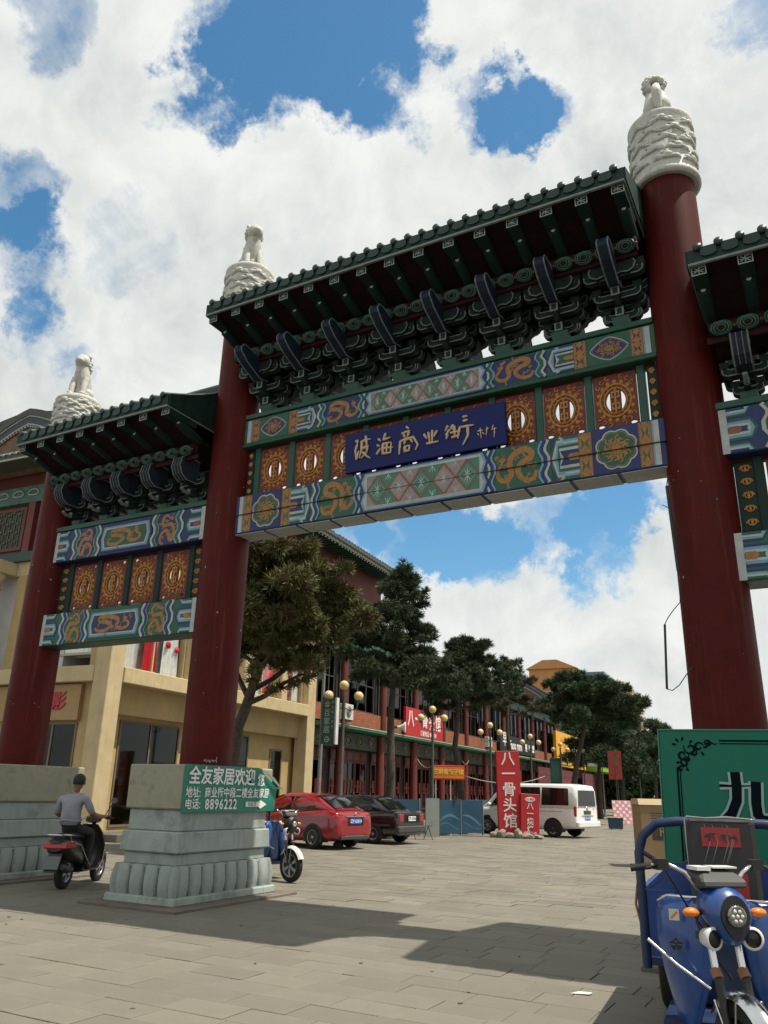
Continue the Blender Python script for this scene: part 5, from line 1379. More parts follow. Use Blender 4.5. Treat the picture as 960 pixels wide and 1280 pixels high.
for dx, dy, s, lab in ((-.55, -.35, (.26, .2, .13), 'flat grey stone at the left end of the row under the tall red sign'), (-.2, -.42, (.2, .18, .17), 'upright grey stone below the left half of the tall red sign'), (.12, -.36, (.22, .16, .12), 'low grey stone below the middle of the tall red sign'), (.42, -.3, (.16, .16, .2), 'tallest grey stone, between the two red standing signs'), (.75, -.2, (.28, .18, .11), 'longest flat stone, under the shorter red standing sign'), (1.15, -.05, (.22, .16, .09), 'small flat stone at the right end, past the shorter red sign')):
    rock((-2.70+dx, 21.35+dy, 0), s, lab)

# orange lit strip sign
os_ = thing('strip_sign', 'small orange lettered strip sign with red frame hung between lamp and leaning pine', 'sign', (-5.0, 20.6, 2.08), .55)
m = MB(); m.b2((-.66, -.05, 0), (.66, .05, .56)); part('frame', m, SRED, os_, bevel=.01)
m = MB(); m.b2((-.62, -.062, .06), (.62, -.052, .50)); part('lit_face', m, mat('strip_orange', (.62, .18, .02), .5, var=.1), os_)
front_text('三鲜香饺子馆', .215, os_, 0, -.068, .30, mat('letter_yellow', (.75, .55, .10), .5), .02, .95)
m = MB()
for x in (-.5, .1): m.b2((x-.02, .051, -2.08), (x+.02, .09, .5))
part('post', m, WLET, os_)

# hoarding along the parking bays
FB = mat('hoarding_blue', (.010, .055, .105), .55, var=.2, scale=1.5, stain=(.03, .06, .08), stain_scale=2); FBL = mat('hoarding_wave', (.06, .14, .20), .6)
def hoarding(p0, p1, lab, n):
    a, b = Vector(p0), Vector(p1); L = (b-a).length; rz = math.atan2(b.y-a.y, b.x-a.x)
    o = thing('blue_hoarding', lab, 'hoarding', a, rz, 'blue hoarding along the bays')
    for k in range(n):
        x0, x1 = L*k/n+.01, L*(k+1)/n-.01
        m = MB(); m.b2((x0, -.02, .08), (x1, .02, 1.32)); pn = part('panel', m, FB, o)
        P = Paint(step=.002); P.rib([(x0+(x1-x0)*u, .5+.25*math.sin(u*3+k)) for u in np.linspace(.05, .95, 12)], [.02+.09*math.sin(PI*u) for u in np.linspace(0, 1, 12)], FBL, 1); P.rib([(x0+(x1-x0)*u, .35+.12*math.sin(u*5+k)) for u in np.linspace(.1, .9, 12)], .03, FBL, 1); P.done('painted_wave', pn, (0, -.022, 0))
        m = MB(); m.b2((x1-.01, -.04, 0), (x1+.03, .04, 1.36)); part('post', m, STEEL, o)
hoarding((-8.2, 16.6, 0), (-5.7, 19.4, 0), 'blue hoarding panels behind the black sedan', 2)
hoarding((-5.3, 20.2, 0), (-5.6, 27.0, 0), 'blue hoarding panels with pale waves between the lamp and the white van', 3)
hoarding((-5.25, 20.1, 0), (-4.2, 22.2, 0), 'short blue hoarding run in front of the leaning pine', 2)
pb = thing('leaning_board', 'pale grey upright board leaning by the lamp post next to the hoarding', 'board', (-5.12, 19.35, 0), .45, rot=(-.06, 0, .45))
m = MB(); m.b2((-.26, -.02, 0), (.26, .02, 1.38)); part('board', m, mat('board_pale', (.27, .30, .28), .6, var=.2, scale=3, stain=(.18, .16, .13), stain_scale=3), pb); m = MB(); m.b2((-.28, .021, 0), (-.24, .06, 1.36)); m.b2((.24, .021, 0), (.28, .06, 1.36)); part('batten', m, FRB, pb)
st_ = thing('folding_trestle', 'low dark folding trestle with thin splayed legs behind the black sedan', 'trestle', (-4.6, 17.2, 0), .4)
m = MB()
for x in (-.3, .3):
    for s in (-1, 1): m.tube([(x, 0, .45), (x+s*.16, -.1, 0)], .015, 5)
part('legs', m, LEGM, st_); m = MB(); m.b2((-.45, -.12, .45), (.45, .12, .48)); part('top', m, FRB, st_)

# carton
bx = thing('carton_box', 'tall brown carton with pale top flaps standing left of the green signboard', 'carton', (4.78, 11.55, 0), .42)
CART = mat('cardboard', (.24, .165, .085), .85, var=.1, scale=2); CARTL = mat('cardboard_pale', (.42, .33, .19), .85, var=.08)
m = MB(); m.b2((-.55, -.45, .03), (.55, .45, 1.42)); part('carton', m, CART, bx, bevel=.01)
m = MB(); m.prism([(-.47, 1.422), (.47, 1.422), (.36, 1.56), (-.36, 1.56)], -.57, .57, 'x'); part('top_flaps', m, CARTL, bx)
P = Paint(step=.001)
P.rect(-.30, .62, .40, 1.0, mat('carton_print', (.05, .04, .03), .8), 1); P.rect(-.26, .66, .36, .96, mat('carton_print', (.05, .04, .03)), 2)
for z in (1.10, 1.16, 1.22): P.rect(-.3, z, .38, z+.02, mat('carton_print', (.05, .04, .03)), 1)
P.done('printed_pattern', bx, (0, -.452, 0)); front_text('RK', .30, bx, .05, -.456, .81, CART, .02)
m = MB(); m.b2((-.7, -.5, 0), (.5, .4, .028)); part('pallet_sheet', m, BLK, bx)

# red-white poster boards and a stall far along the street
PINK = mat('poster_pink', (.55, .22, .26), .7, var=.2, scale=3); PW = mat('poster_white', (.62, .60, .58), .7)
def poster_board(p, lab, first=[None]):
    if first[0]:
        o = copy_tree(first[0]); o.location = p; o['label'] = lab; return
    o = thing('poster_board', lab, 'poster board', p, .45, 'slanted poster boards'); first[0] = o; o.scale = (.62,)*3
    M = Matrix.Rotation(-.28, 4, 'X')
    m = MB(); m.b2((-.9, -.03, 0), (.9, .03, 2.3), M=M); part('board', m, PINK, o)
    q = MB()
    for r in range(7):
        for c in range(6):
            if (r+c) % 2 == 0: q.b2((-.85+c*.29, -.045, .12+r*.31), (-.60+c*.29, -.031, .36+r*.31), M=M)
    part('poster', q, PW, o, kind='stuff')
    m = MB(); m.tube([(.7, .6, 2.1), (.7, 1.1, 0)], .03, 6); m.tube([(-.7, .6, 2.1), (-.7, 1.1, 0)], .03, 6); part('stay', m, LEGM, o)
for (x, y, lab) in ((-3.4, 33.5, 'pink and white checkered poster board just right of the van'), (-2.9, 41.5, 'middle pink checkered poster board beyond the van'), (-1.9, 43.5, 'rightmost pink checkered poster board, nearest the carton'), (-5.2, 39, 'pink checkered poster board under the yellow billboard')): poster_board((x, y, 0), lab)
for k in range(3):
    o = thing('poster_wall', ('dark red poster wall directly below the yellow billboard', 'dark red poster wall left of the one under the billboard', 'dark red poster wall under the lime canopy')[k], 'poster wall', sp(.7, (58, 50, 70)[k], 0), SA+PI/2)
    m = MB(); m.b2((0, -.1, .2), (7, 0, 3.9)); part('wall_panel', m, mat('poster_maroon', (.13, .02, .025), .7, var=.3), o)
    q = MB()
    for r in range(6):
        for c in range(12): q.b2((.15+c*.57, -.115, .5+r*.55), (.15+c*.57+.36, -.101, .5+r*.55+.33))
    part('poster', q, mat('poster_dull', (.13, .045, .055), .7, var=.35, scale=2), o, kind='stuff')
rb2 = thing('red_banner_stand', 'upright dark red banner on a pole before the far pine trees', 'banner', (-4.75, 48.2, 0), .3); rb2.scale = (.5, 1, .9)
m = MB(); m.lathe([(.06, 0), (.05, 5.2)], 8); part('pole', m, LEGM, rb2); m = MB(); m.b2((-.9, -.04, 3.0), (.9, .04, 5.1)); part('banner_cloth', m, mat('banner_red', (.30, .04, .025), .7, var=.3, scale=3), rb2)
P = Paint(step=.002); P.rect(-.6, 4.0, .6, 4.7, mat('banner_dull', (.20, .07, .04), .6), 1); P.done('printed_pattern', rb2, (0, -.043, 0))
gk = thing('green_kiosk', 'dark green narrow kiosk sign at the corner past the terrace', 'kiosk', (-7.75, 44.2, 0), .2); gk.scale = (.38, .6, .76)
m = MB(); m.b2((-.9, -.3, 0), (.9, .3, 5.2)); part('body', m, mat('kiosk_green', (.012, .085, .07), .5, var=.15), gk, bevel=.02); m = MB(); m.b2((-.8, -.32, 3.2), (.8, -.302, 4.9)); part('face_panel', m, mat('kiosk_face', (.03, .13, .11), .5), gk); P = Paint(step=.002); P.rect(-.6, 3.5, .6, 4.6, mat('kiosk_pale', (.05, .16, .13), .5), 1); P.done('printed_pattern', gk, (0, -.323, 0))
bb = thing('blue_bin', 'dark blue bin standing right of the white van', 'bin', (-1.5, 33.5, 0), .3); bb.scale = (.45,)*3
m = MB(); m.box((0, 0, .62), (1.5, .9, 1.05), 0, top=1.1); part('body', m, mat('bin_blue', (.01, .05, .085), .5, var=.2), bb, bevel=.02); m = MB(); m.box((0, 0, 1.2), (1.7, 1.05, .1)); part('lid', m, BLK, bb); m = MB()
for x in (-.5, .5): m.tube([(x-.04, -.3, .1), (x+.04, -.3, .1)], .1, 10)
part('wheel', m, BLK, bb)
wb = thing('parked_scooter', 'white parked scooter far off by the poster boards', 'scooter', (-.6, 38, 0), 1.2)
m = MB(); m.loft([[(x, -.16*k, z0), (x, .16*k, z0), (x, .12*k, z1), (x, -.12*k, z1)] for x, k, z0, z1 in ((-.75, .6, .5, .75), (-.4, 1, .35, .82), (0, 1, .25, .45), (.35, 1, .25, .4), (.5, .9, .3, 1.0), (.6, .5, .6, 1.05))], smooth=False); part('body', m, WLET, wb)
for x in (-.5, .62): 
    m = MB(); m.tube([(x, -.05, .24), (x, .05, .24)], .24, 14); part('wheel', m, BLK, wb)
m = MB(); m.tube([(.5, -.3, 1.05), (.5, .3, 1.05)], .02, 6); part('handlebar', m, BLK, wb)

# overhead cables between poles and shop fronts
def cable(a, b, sag, lab, r=.02):
    a, b = Vector(a), Vector(b); pts = [a.lerp(b, i/12)-Vector((0, 0, sag*4*(i/12)*(1-i/12))) for i in range(13)]
    m = MB(); m.tube(pts, r, 5); tag(part('cable', m, mat('cable_pale', (.30, .27, .23), .7)), lab, 'cable')
cable((-5.3, 19.9, 2.62), sp(.1, 23.6, 3.4), .25, 'pale sagging cable from lamp post to shop front behind the orange sign')
cable((-5.2, 22.6, 2.3), (-5.9, 36, 2.6), .35, 'long pale cable strung from the leaning pine past the red sign')
cable((-5.25, 22.6, 2.9), sp(.1, 33, 3.7), .2, 'thin cable running above the blue hoarding to the shop fronts', .015)
# ------------------------------------------------------------------ trees
BARK = mat('pine_bark', (.055, .042, .033), .9, var=.5, scale=14, bump=1.0, bscale=38, stain=(.10, .075, .055), stain_scale=7)
def leafmat(name, c, var=.45):
    m = mat(name, c, .65, var=var, scale=1.1, spec=.25)
    b = m.node_tree.nodes['Principled BSDF']; b.inputs['Subsurface Weight'].default_value = 0
    return m
def tuft_mesh(pos, dirs, size, rng, k=9, wid=.055):
    """needle tufts: k thin bent blades each, built with numpy"""
    n = len(pos)
    d = dirs[:, None, :]+rng.normal(0, .62, (n, k, 3)); d /= np.linalg.norm(d, axis=2, keepdims=True)+1e-9
    L = size[:, None, None]*rng.uniform(.6, 1.15, (n, k, 1))
    p0 = np.repeat(pos[:, None, :], k, 1)
    side = np.cross(d, rng.normal(0, 1, (n, k, 3))); side /= np.linalg.norm(side, axis=2, keepdims=True)+1e-9
    w = L*wid*2.2
    a = p0-side*w; b = p0+side*w; mid = p0+d*L*.6+side*w*.9; tip = p0+d*L+np.array([0, 0, -.06])*L
    mid2 = p0+d*L*.6-side*w*.9
    v = np.stack([a, b, mid, mid2, tip], 2).reshape(-1, 3)
    q = np.arange(n*k)*5
    tri = np.stack([np.stack([q, q+1, q+2], 1), np.stack([q, q+2, q+3], 1), np.stack([q+3, q+2, q+4], 1)], 1).reshape(-1, 3)
    return v, tri
def np_mesh(name, v, tri, mats, mi=None):
    me = bpy.data.meshes.new(name); nf = len(tri)
    me.vertices.add(len(v)); me.vertices.foreach_set('co', v.astype(np.float32).ravel())
    me.loops.add(nf*3); me.loops.foreach_set('vertex_index', tri.astype(np.int32).ravel())
    me.polygons.add(nf); me.polygons.foreach_set('loop_start', np.arange(0, nf*3, 3, dtype=np.int32))
    try: me.polygons.foreach_set('loop_total', np.full(nf, 3, dtype=np.int32))
    except Exception: pass
    for m in mats: me.materials.append(m)
    if mi is not None: me.polygons.foreach_set('material_index', mi.astype(np.int32))
    me.update(calc_edges=True); me.validate(); return me
def pine(name, label, loc, h, trunk, limbs, mats, seed, tuft=.22, dens=1.0, rtrunk=.16, k=15, group=None, wid=.021):
    """trunk: list of (x,y,z); limbs: list of (z-anchor 0..1, azimuth, length, rise, pad radius, pad flatness)"""
    rng = np.random.default_rng(seed); rn = random.Random(seed)
    t = thing(name, label, 'tree', loc, 0, group)
    T = [Vector(p) for p in trunk]
    def at(u):
        f = u*(len(T)-1); i = min(int(f), len(T)-2); return T[i].lerp(T[i+1], f-i)
    mb = MB(); n = len(T); fine = [at(i/(3*n)) + Vector((rn.uniform(-.02, .02), rn.uniform(-.02, .02), 0)) for i in range(3*n+1)]
    fine[0].z = -.05
    mb.tube(fine, [rtrunk*(1.25 if i == 0 else 1)*(1-.80*(i/(3*n))**1.1) for i in range(3*n+1)], 10)
    tr = part('trunk', mb, BARK, t)
    P = []; D = []; Sz = []; lm = MB()
    for (u, az, L, rise, pr, fl) in limbs:
        b = at(u); rb_ = rtrunk*(1-.8*u)*.55+.012
        e = b+Vector((math.cos(az)*L, math.sin(az)*L, rise*L)); mid = b.lerp(e, .5)+Vector((rn.uniform(-.1, .1), rn.uniform(-.1, .1), rn.uniform(-.15, .15)))*L*.5
        pts = [b, b.lerp(mid, .5)+Vector((0, 0, -.03*L)), mid, mid.lerp(e, .5)+Vector((0, 0, .05*L)), e]
        lm.tube(pts, [rb_, rb_*.8, rb_*.6, rb_*.4, rb_*.2], 6)
        # several pads along the limb
        npad = max(3, int(L/.34))
        for q in range(npad):
            f = .30+.78*(q+.5)/npad; c = b.lerp(e, f)+Vector((rn.gauss(0, .22), rn.gauss(0, .22), rn.gauss(.05, .16)))*pr*1.7
            r = pr*rn.uniform(.35, .85)
            cnt = int(170*dens*r*r/(.5*.5))+6
            a = rng.normal(0, 1, (cnt, 3)); a /= np.linalg.norm(a, axis=1, keepdims=True)
            rad = rng.uniform(.05, 1.25, (cnt, 1))**.6
            o = a*rad*r*np.array([1, 1, fl])
            P.append(o+np.array(c)); dd = a*np.array([1, 1, .7])+np.array([0, 0, .55]); D.append(dd); Sz.append(rng.uniform(.7, 1.25, cnt)*tuft)
            if rn.random() < .8: lm.tube([b.lerp(e, max(.2, f-.25)), c], [rb_*.3, rb_*.12], 5)
    part('limbs', lm, BARK, t)
    P = np.concatenate(P); D = np.concatenate(D); Sz = np.concatenate(Sz); D /= np.linalg.norm(D, axis=1, keepdims=True)
    v, tri = tuft_mesh(P, D, Sz, rng, k, wid)
    mi = np.repeat(rng.choice(len(mats), len(P), p=[.6, .4] if len(mats) == 2 else None), 3*k)
    link('crown', np_mesh('crown', v, tri, mats, mi), t)
    return t
def limbset(seed, n, u0, u1, L0, L1, rise0, rise1, pr, fl, az0=0, azr=2*PI):
    r = random.Random(seed); out = []
    for i in range(n):
        f = (i+.5)/n; u = u0+(u1-u0)*f
        out.append((u, az0+(i*2.399963 % (2*PI))*azr/(2*PI)+r.uniform(-.3, .3), (L0+(L1-L0)*f)*r.uniform(.75, 1.2), rise0+(rise1-rise0)*f+r.uniform(-.15, .15), pr*r.uniform(.75, 1.2), fl))
    return out
BRN = [leafmat('pine_brown_green', (.100, .112, .040)), leafmat('pine_rust', (.138, .104, .042))]
DKG = [leafmat('pine_dark', (.040, .068, .036)), leafmat('pine_mid', (.062, .090, .042))]
MIX = [leafmat('pine_olive', (.036, .052, .026)), leafmat('pine_dry', (.075, .050, .030))]
PG = 'pines along the street'
# the broad brownish pine behind the inner column
t1 = [(0, 0, 0), (-.05, 0, 1.5), (.15, .05, 3.2), (.55, .1, 4.4), (.9, .2, 5.6), (1.1, .2, 6.9), (1.15, .25, 7.7)]
L1 = limbset(3, 30, .63, .99, 2.1, .9, .25, .6, .50, .50)+[(.44, 2.9, 1.7, 1.25, .55, .6), (.47, .3, 2.5, .62, .55, .5), (.54, -.5, 2.5, .55, .5, .5), (.60, -1.2, 1.9, .6, .55, .6), (.56, 3.6, 1.9, .9, .6, .6), (.42, .1, 2.2, .35, .12, .5), (.46, -.9, 1.6, .3, .10, .5), (.7, .6, 2.2, .3, .6, .6), (.75, -.9, 2.2, .3, .6, .6), (.69, .5, 2.6, .15, .5, .5)]
pine('pine_tree', 'broad brownish green pine with forked leaning trunk in front of the ochre building', (-5.75, 7.7, 0), 8.5, t1, L1, BRN, 3, tuft=.24, dens=1.15, rtrunk=.21, group=PG)
t2 = [(0, 0, 0), (.05, 0, 2), (.0, .05, 4), (.1, 0, 6), (.25, .05, 8), (.35, .05, 9.6)]
L2 = limbset(8, 40, .53, .99, 2.5, .22, .05, .45, .40, .42)+[(.985, 0, .3, 1.6, .22, 1.2), (.99, 2, .35, 1.9, .16, 1.6)]
pine('pine_tree', 'tall dark pine with pointed top standing behind the black sedan', (-5.5, 16.5, 0), 10, t2, L2, DKG, 8, tuft=.22, dens=1.15, rtrunk=.19, group=PG)
t3 = [(0, 0, 0), (-.10, 0, 2), (-.35, .05, 3.6), (-.2, .1, 5.2), (.2, .1, 6.6), (.5, .1, 7.8)]
L3 = limbset(5, 24, .58, .99, 2.2, .7, .1, .5, .42, .42)
pine('pine_tree', 'leaning pine with pale bare trunk beside the orange lit sign', (-5.25, 22.6, 0), 8, t3, L3, DKG, 15, tuft=.24, dens=1.0, rtrunk=.17, group=PG)
t4 = [(0, 0, 0), (.05, 0, 2.5), (-.05, 0, 5), (.05, 0, 7), (.1, 0, 8.4)]
L4 = limbset(6, 16, .56, .98, 2.0, .6, .1, .5, .34, .45)
pine('pine_tree', 'thin sparse pine with dry reddish twigs behind the white van', (-6.2, 31.0, 0), 8.5, t4, L4, MIX, 26, tuft=.24, dens=.42, rtrunk=.15, group=PG)
t5 = [(0, 0, 0), (-.2, 0, 2), (.1, 0, 3.6), (.6, 0, 5.2), (.9, 0, 6.8), (1.0, 0, 8.2)]
L5 = limbset(9, 30, .70, .98, 3.3, 1.1, .10, .45, .66, .48)
pine('pine_tree', 'wide spreading dark green pine in front of the yellow billboard', (-5.35, 40.5, 0), 8.8, t5, L5, [leafmat('pine_fresh', (.034, .068, .034)), DKG[1]], 31, tuft=.30, dens=.8, rtrunk=.22, group=PG)
for i, (x, y, s, lab) in enumerate(((-7.2, 53, 1.0, 'dark pine past the wide pine, over the pink poster boards'), (-8.4, 66, 1.05, 'smaller dark pine farther down, above the red poster stand'), (-8.2, 80, 1.05, 'farthest single dark pine at the end of the row'))):
    T = [(0, 0, 0), (.1, 0, 3), (.3, 0, 5.5), (.3, 0, 7.8)]
    pine('pine_tree', lab, (x, y, 0), 8, [(a*s, b*s, c*s) for a, b, c in T], limbset(40+i, 16, .42, .98, 2.9, 1.2, .15, .5, .85, .55), DKG, 50+i, tuft=.42, dens=.42, rtrunk=.2, k=8, group=PG)
# far wood closing the street
rng = np.random.default_rng(77); P = []; D = []
for q in range(34):
    c = np.array([rng.uniform(-26, 14), rng.uniform(105, 150), rng.uniform(2, 6.2)]); r = rng.uniform(2, 3.4)
    a = rng.normal(0, 1, (260, 3)); a /= np.linalg.norm(a, axis=1, keepdims=True); P.append(c+a*r*rng.uniform(.6, 1, (260, 1))*np.array([1, 1, .9])); D.append(a+np.array([0, 0, .4]))
P = np.concatenate(P); D = np.concatenate(D); D /= np.linalg.norm(D, axis=1, keepdims=True)
v, tri = tuft_mesh(P, D, np.full(len(P), .9), rng, 6, .12)
o = link('far_wood', np_mesh('far_wood', v, tri, DKG, np.repeat(rng.choice(2, len(P)), 18))); o['kind'] = 'stuff'
# ------------------------------------------------------------------ vehicles
TYRE = mat('tyre_rubber', (.014, .014, .014), .85, var=.2, scale=8)
RIMM = mat('alloy_rim', (.42, .43, .44), .35, metal=.7, var=.08)
CHRM = mat('chrome', (.62, .63, .64), .16, metal=1.0, var=.06, scale=20)
WING = mat('car_glass', (.008, .010, .010), .08, var=.0, spec=.55)
PLAS = mat('grey_plastic', (.045, .045, .045), .6, var=.15)
TAIL = mat('tail_lamp', (.30, .008, .010), .2, var=.1, coat=.5)
PLB = mat('plate_blue', (.02, .10, .50), .4, var=.03)
AMB = mat('indicator_amber', (.75, .20, .01), .25, var=.05, coat=.4)
def wheel(parent, x, y, z, r, w, side, spokes=5, rim=None, axis='y', name='wheel', hub=.62):
    """side +1: outer face towards +axis"""
    m = MB(); R = Matrix.Rotation(-PI/2, 4, 'X') if axis == 'y' else Matrix.Rotation(PI/2, 4, 'Y')
    m.lathe([(r*hub, -w/2), (r*.90, -w/2), (r*.985, -w*.38), (r, -w*.2), (r, w*.2), (r*.985, w*.38), (r*.90, w/2), (r*hub, w/2)], 28, caps=False, M=R)
    o = bpy.data.objects.new(name, None); C.objects.link(o); o.parent = parent; o.location = (x, y, z)
    part('tyre', m, TYRE, o)
    q = MB()
    q.lathe([(0, -.02), (r*hub*1.01, -.02), (r*hub*1.01, w*.44), (r*hub*.93, w*.46), (r*hub*.90, w*.30), (0, w*.22)], 28, 1, caps=False, M=R @ Matrix.Scale(side, 4, (0, 0, 1)))
    q.lathe([(r*hub*.90, w*.30), (r*hub*.93, w*.47), (r*hub*1.02, w*.47), (r*hub*1.03, w*.40)], 28, 0, caps=False, M=R @ Matrix.Scale(side, 4, (0, 0, 1)))
    for k in range(spokes):
        a = 2*PI*k/spokes
        for d in (-.10, .10):
            q.prism([(r*.10, -r*.05), (r*hub*.95, -r*.035), (r*hub*.95, r*.035), (r*.10, r*.05)], w*.30, w*.42, 'z', 0, M=R @ Matrix.Scale(side, 4, (0, 0, 1)) @ Matrix.Rotation(a+d, 4, 'Z'))
    q.lathe([(r*.15, w*.3), (r*.14, w*.46), (0, w*.48)], 12, 0, M=R @ Matrix.Scale(side, 4, (0, 0, 1)))
    part('rim', q, [rim or RIMM, BLK], o, fixn=True)
    return o
def interp(tab, x):
    for a, b in zip(tab[:-1], tab[1:]):
        if a[0] <= x <= b[0]:
            f = (x-a[0])/(b[0]-a[0]); return [p+(q-p)*f for p, q in zip(a, b)]
    return list(tab[0] if x < tab[0][0] else tab[-1])
def car(name, label, cat, loc, rz, low, green, paint, wh, wheels, wins, top_glass, plate, extra=None, rimspokes=5, rim=None, arch=True):
    o = thing(name, label, cat, loc, rz)
    def lowring(s):
        x, hw, zb, zt = s; h = zt-zb
        half = [(hw*.80, zb), (hw*.95, zb+.05), (hw*.99, zb+h*.22), (hw, zb+h*.45), (hw*.985, zb+h*.62), (hw*.97, zb+h*.80), (hw*.93, zt-.025), (hw*.80, zt)]
        return [(x, y, z) for y, z in half]+[(x, 0, zt+.012)]+[(x, -y, z) for y, z in half[::-1]]
    def dens(tab, n=5):
        out = []
        for a, b in zip(tab[:-1], tab[1:]):
            for k in range(n): out.append([p+(q-p)*k/n for p, q in zip(a, b)])
        return out+[list(tab[-1])]
    def smooth_tab(tab):
        t = dens(tab, 4)
        return t
    mb = MB(); mb.loft([lowring(s) for s in smooth_tab(low)])
    def gring(s):
        x, wb, wt, zb, zt = s
        half = [(wb, zb-.03), (wb+(wt-wb)*.5, zb+(zt-zb)*.5), (wt+.01, zt-.07*min(1, (zt-zb)*3)), (wt-.05, zt-.02), (wt*.72, zt), (wt*.35, zt+.014)]
        return [(x, y, z) for y, z in half]+[(x, -y, z) for y, z in half[::-1]]
    mb.loft([gring(s) for s in smooth_tab(green)])
    body = part('body', mb, paint, o, fixn=True)
    # side windows
    def S(x, v, sd, e=.010):
        _, wb, wt, zb, zt = interp(green, x); return (x, sd*(wb+(wt+.01-wb)*v+e), zb-.0+(zt-.07-zb)*v)
    for sd in (-1, 1):
        for poly in wins:                      # poly: list of (x, v)
            q = MB(); pts = [S(x, v, sd) for x, v in poly]; q.add(pts, [tuple(range(len(pts)))]); q.add([S(x, v, sd, .002) for x, v in poly], [tuple(range(len(pts)))[::-1]])
            part('side_window', q, WING, o, fixn=False)
    for nm, x0, x1, k in top_glass:
        q = MB(); N = 5
        vs = []
        for i in range(N+1):
            x = x0+(x1-x0)*i/N; _, wb, wt, zb, zt = interp(green, x)
            for j in range(7):
                u = -1+2*j/6; vs.append((x+(-.006 if nm == 'rear_window' else .006), u*(wt*.90), zt+.014*(1-abs(u))+.012))
        q.add(vs, [(i*7+j, i*7+j+1, (i+1)*7+j+1, (i+1)*7+j) for i in range(N) for j in range(6)], 0, True); part(nm, q, WING, o, fixn=True)
    r, w, track = wh
    for x in wheels:
        for sd in (-1, 1):
            if arch:
                a = MB(); hw = interp(low, x)[1]
                pts = [(x+(r+.055)*math.cos(t), r+(r+.055)*math.sin(t)) for t in np.linspace(-.35, PI+.35, 20)]
                a.prism(pts, sd*(hw-.30), sd*(hw+.004), 'y', 0); part('wheel_arch', a, BLK, o, fixn=True)
            wheel(o, x, sd*(track/2), r, r, w, sd, rimspokes, rim)
    if plate:
        px, pz, txt, pm, tm = plate
        q = MB(); q.b2((px-.012, -.22, pz-.07), (px, .22, pz+.07)); pl = part('number_plate', q, pm, o)
        link('lettering', text_mesh(txt, .115, .01, .001, m=tm), pl, (px-.015, 0, pz), (PI/2, 0, -PI/2))
    if extra: extra(o)
    return o
REDPAINT = mat('car_red', (.235, .005, .013), .25, var=.04, coat=.8)
BLKPAINT = mat('car_black', (.008, .009, .010), .22, var=.05, coat=.8)
WHTPAINT = mat('car_white', (.76, .76, .74), .3, var=.04, coat=.5, stain=(.5, .48, .44), stain_scale=1.5, stain_amt=.4)
def lamp_box(o, name, lo, hi, m, bev=.02): 
    q = MB(); q.b2(lo, hi); return part(name, q, m, o, bevel=bev)
def mirrors(o, x, y, z, m):
    for s in (-1, 1):
        q = MB(); q.ball((x, s*y, z), (.07, .10, .07), 10); part('mirror', q, m, o)
def ex_red(o):
    for s in (-1, 1):
        q = MB(); q.loft([[(-2.165, s*.50, .80), (-2.165, s*.66, .80), (-2.165, s*.66, .95), (-2.165, s*.48, .93)], [(-1.80, s*.845, .86), (-1.82, s*.86, .84), (-1.82, s*.85, .98), (-1.80, s*.83, .97)]], smooth=False); part('tail_light', q, TAIL, o, fixn=True)
        for x in (-.35, .55): lamp_box(o, 'door_handle', (x-.10, s*.838, .80), (x+.08, s*.875, .83), REDPAINT, .008)
        q = MB(); q.b2((-2.20, s*.62, .40), (-2.15, s*.42, .45)); part('reflector', q, TAIL, o)
    q = MB(); q.b2((-2.205, -.42, .88), (-2.17, .42, .905)); part('chrome_strip', q, CHRM, o)
    q = MB(); q.b2((-2.19, -.35, .64), (-2.172, .35, .86)); part('plate_recess', q, BLK, o)
    q = MB(); q.ball((-2.19, 0, .97), (.02, .06, .035), 8); part('badge', q, CHRM, o)
    q = MB(); q.b2((-2.20, -.60, .27), (-2.05, .60, .38)); part('bumper_insert', q, PLAS, o, bevel=.02)
    q = MB(); q.b2((-1.95, -.55, 1.065), (-1.86, .55, 1.085)); part('boot_lip', q, REDPAINT, o)
    mirrors(o, .85, .93, .98, REDPAINT)
SL = [(-2.19, .62, .42, .80), (-2.17, .72, .34, .90), (-2.08, .79, .28, 1.00), (-1.85, .835, .24, 1.05), (-1.3, .85, .21, 1.04), (-.6, .855, .19, .99), (.3, .855, .19, .95), (1.0, .85, .20, .91), (1.5, .84, .22, .85), (1.95, .77, .26, .72), (2.12, .66, .34, .58)]
SG = [(-1.92, .66, .60, 1.03, 1.06), (-1.25, .755, .57, 1.02, 1.40), (-.65, .775, .575, .98, 1.50), (.1, .78, .575, .95, 1.50), (.65, .775, .58, .93, 1.34), (1.35, .72, .62, .88, .91)]
car('red_sedan', 'shiny red sedan parked nose to the shops, its tail towards the road', 'car', (-5.75, 11.35, 0), math.radians(169), SL, SG, REDPAINT, (.315, .20, 1.54), (-1.30, 1.27),
    [[(-1.28, .10), (-1.15, .80), (-.62, .92), (-.32, .95), (-.28, .06)], [(-.22, .06), (-.26, .95), (.12, .93), (.62, .75), (.98, .05)]], [('rear_window', -1.84, -1.02, 1), ('windscreen', .35, 1.25, 1)],
    (-2.195, .76, '辽P 62B18', PLB, WLET), ex_red)
def ex_blk(o):
    for s in (-1, 1):
        lamp_box(o, 'tail_light', (-2.215, s*.72, .68), (-2.16, s*.47, .92), TAIL)
        for x in (-.40, .50): lamp_box(o, 'door_handle', (x-.09, s*.832, .80), (x+.07, s*.86, .83), PLAS, .006)
        q = MB(); q.b2((-1.9, s*.835, .55), (1.9, s*.853, .60)); part('side_strip', q, PLAS, o)
    q = MB(); q.b2((-2.26, -.80, .36), (-2.10, .80, .56)); part('bumper', q, PLAS, o, bevel=.03)
    q = MB(); q.b2((-2.20, -.46, .66), (-2.185, .46, .90)); part('plate_recess', q, BLK, o)
    mirrors(o, .80, .92, .97, BLKPAINT)
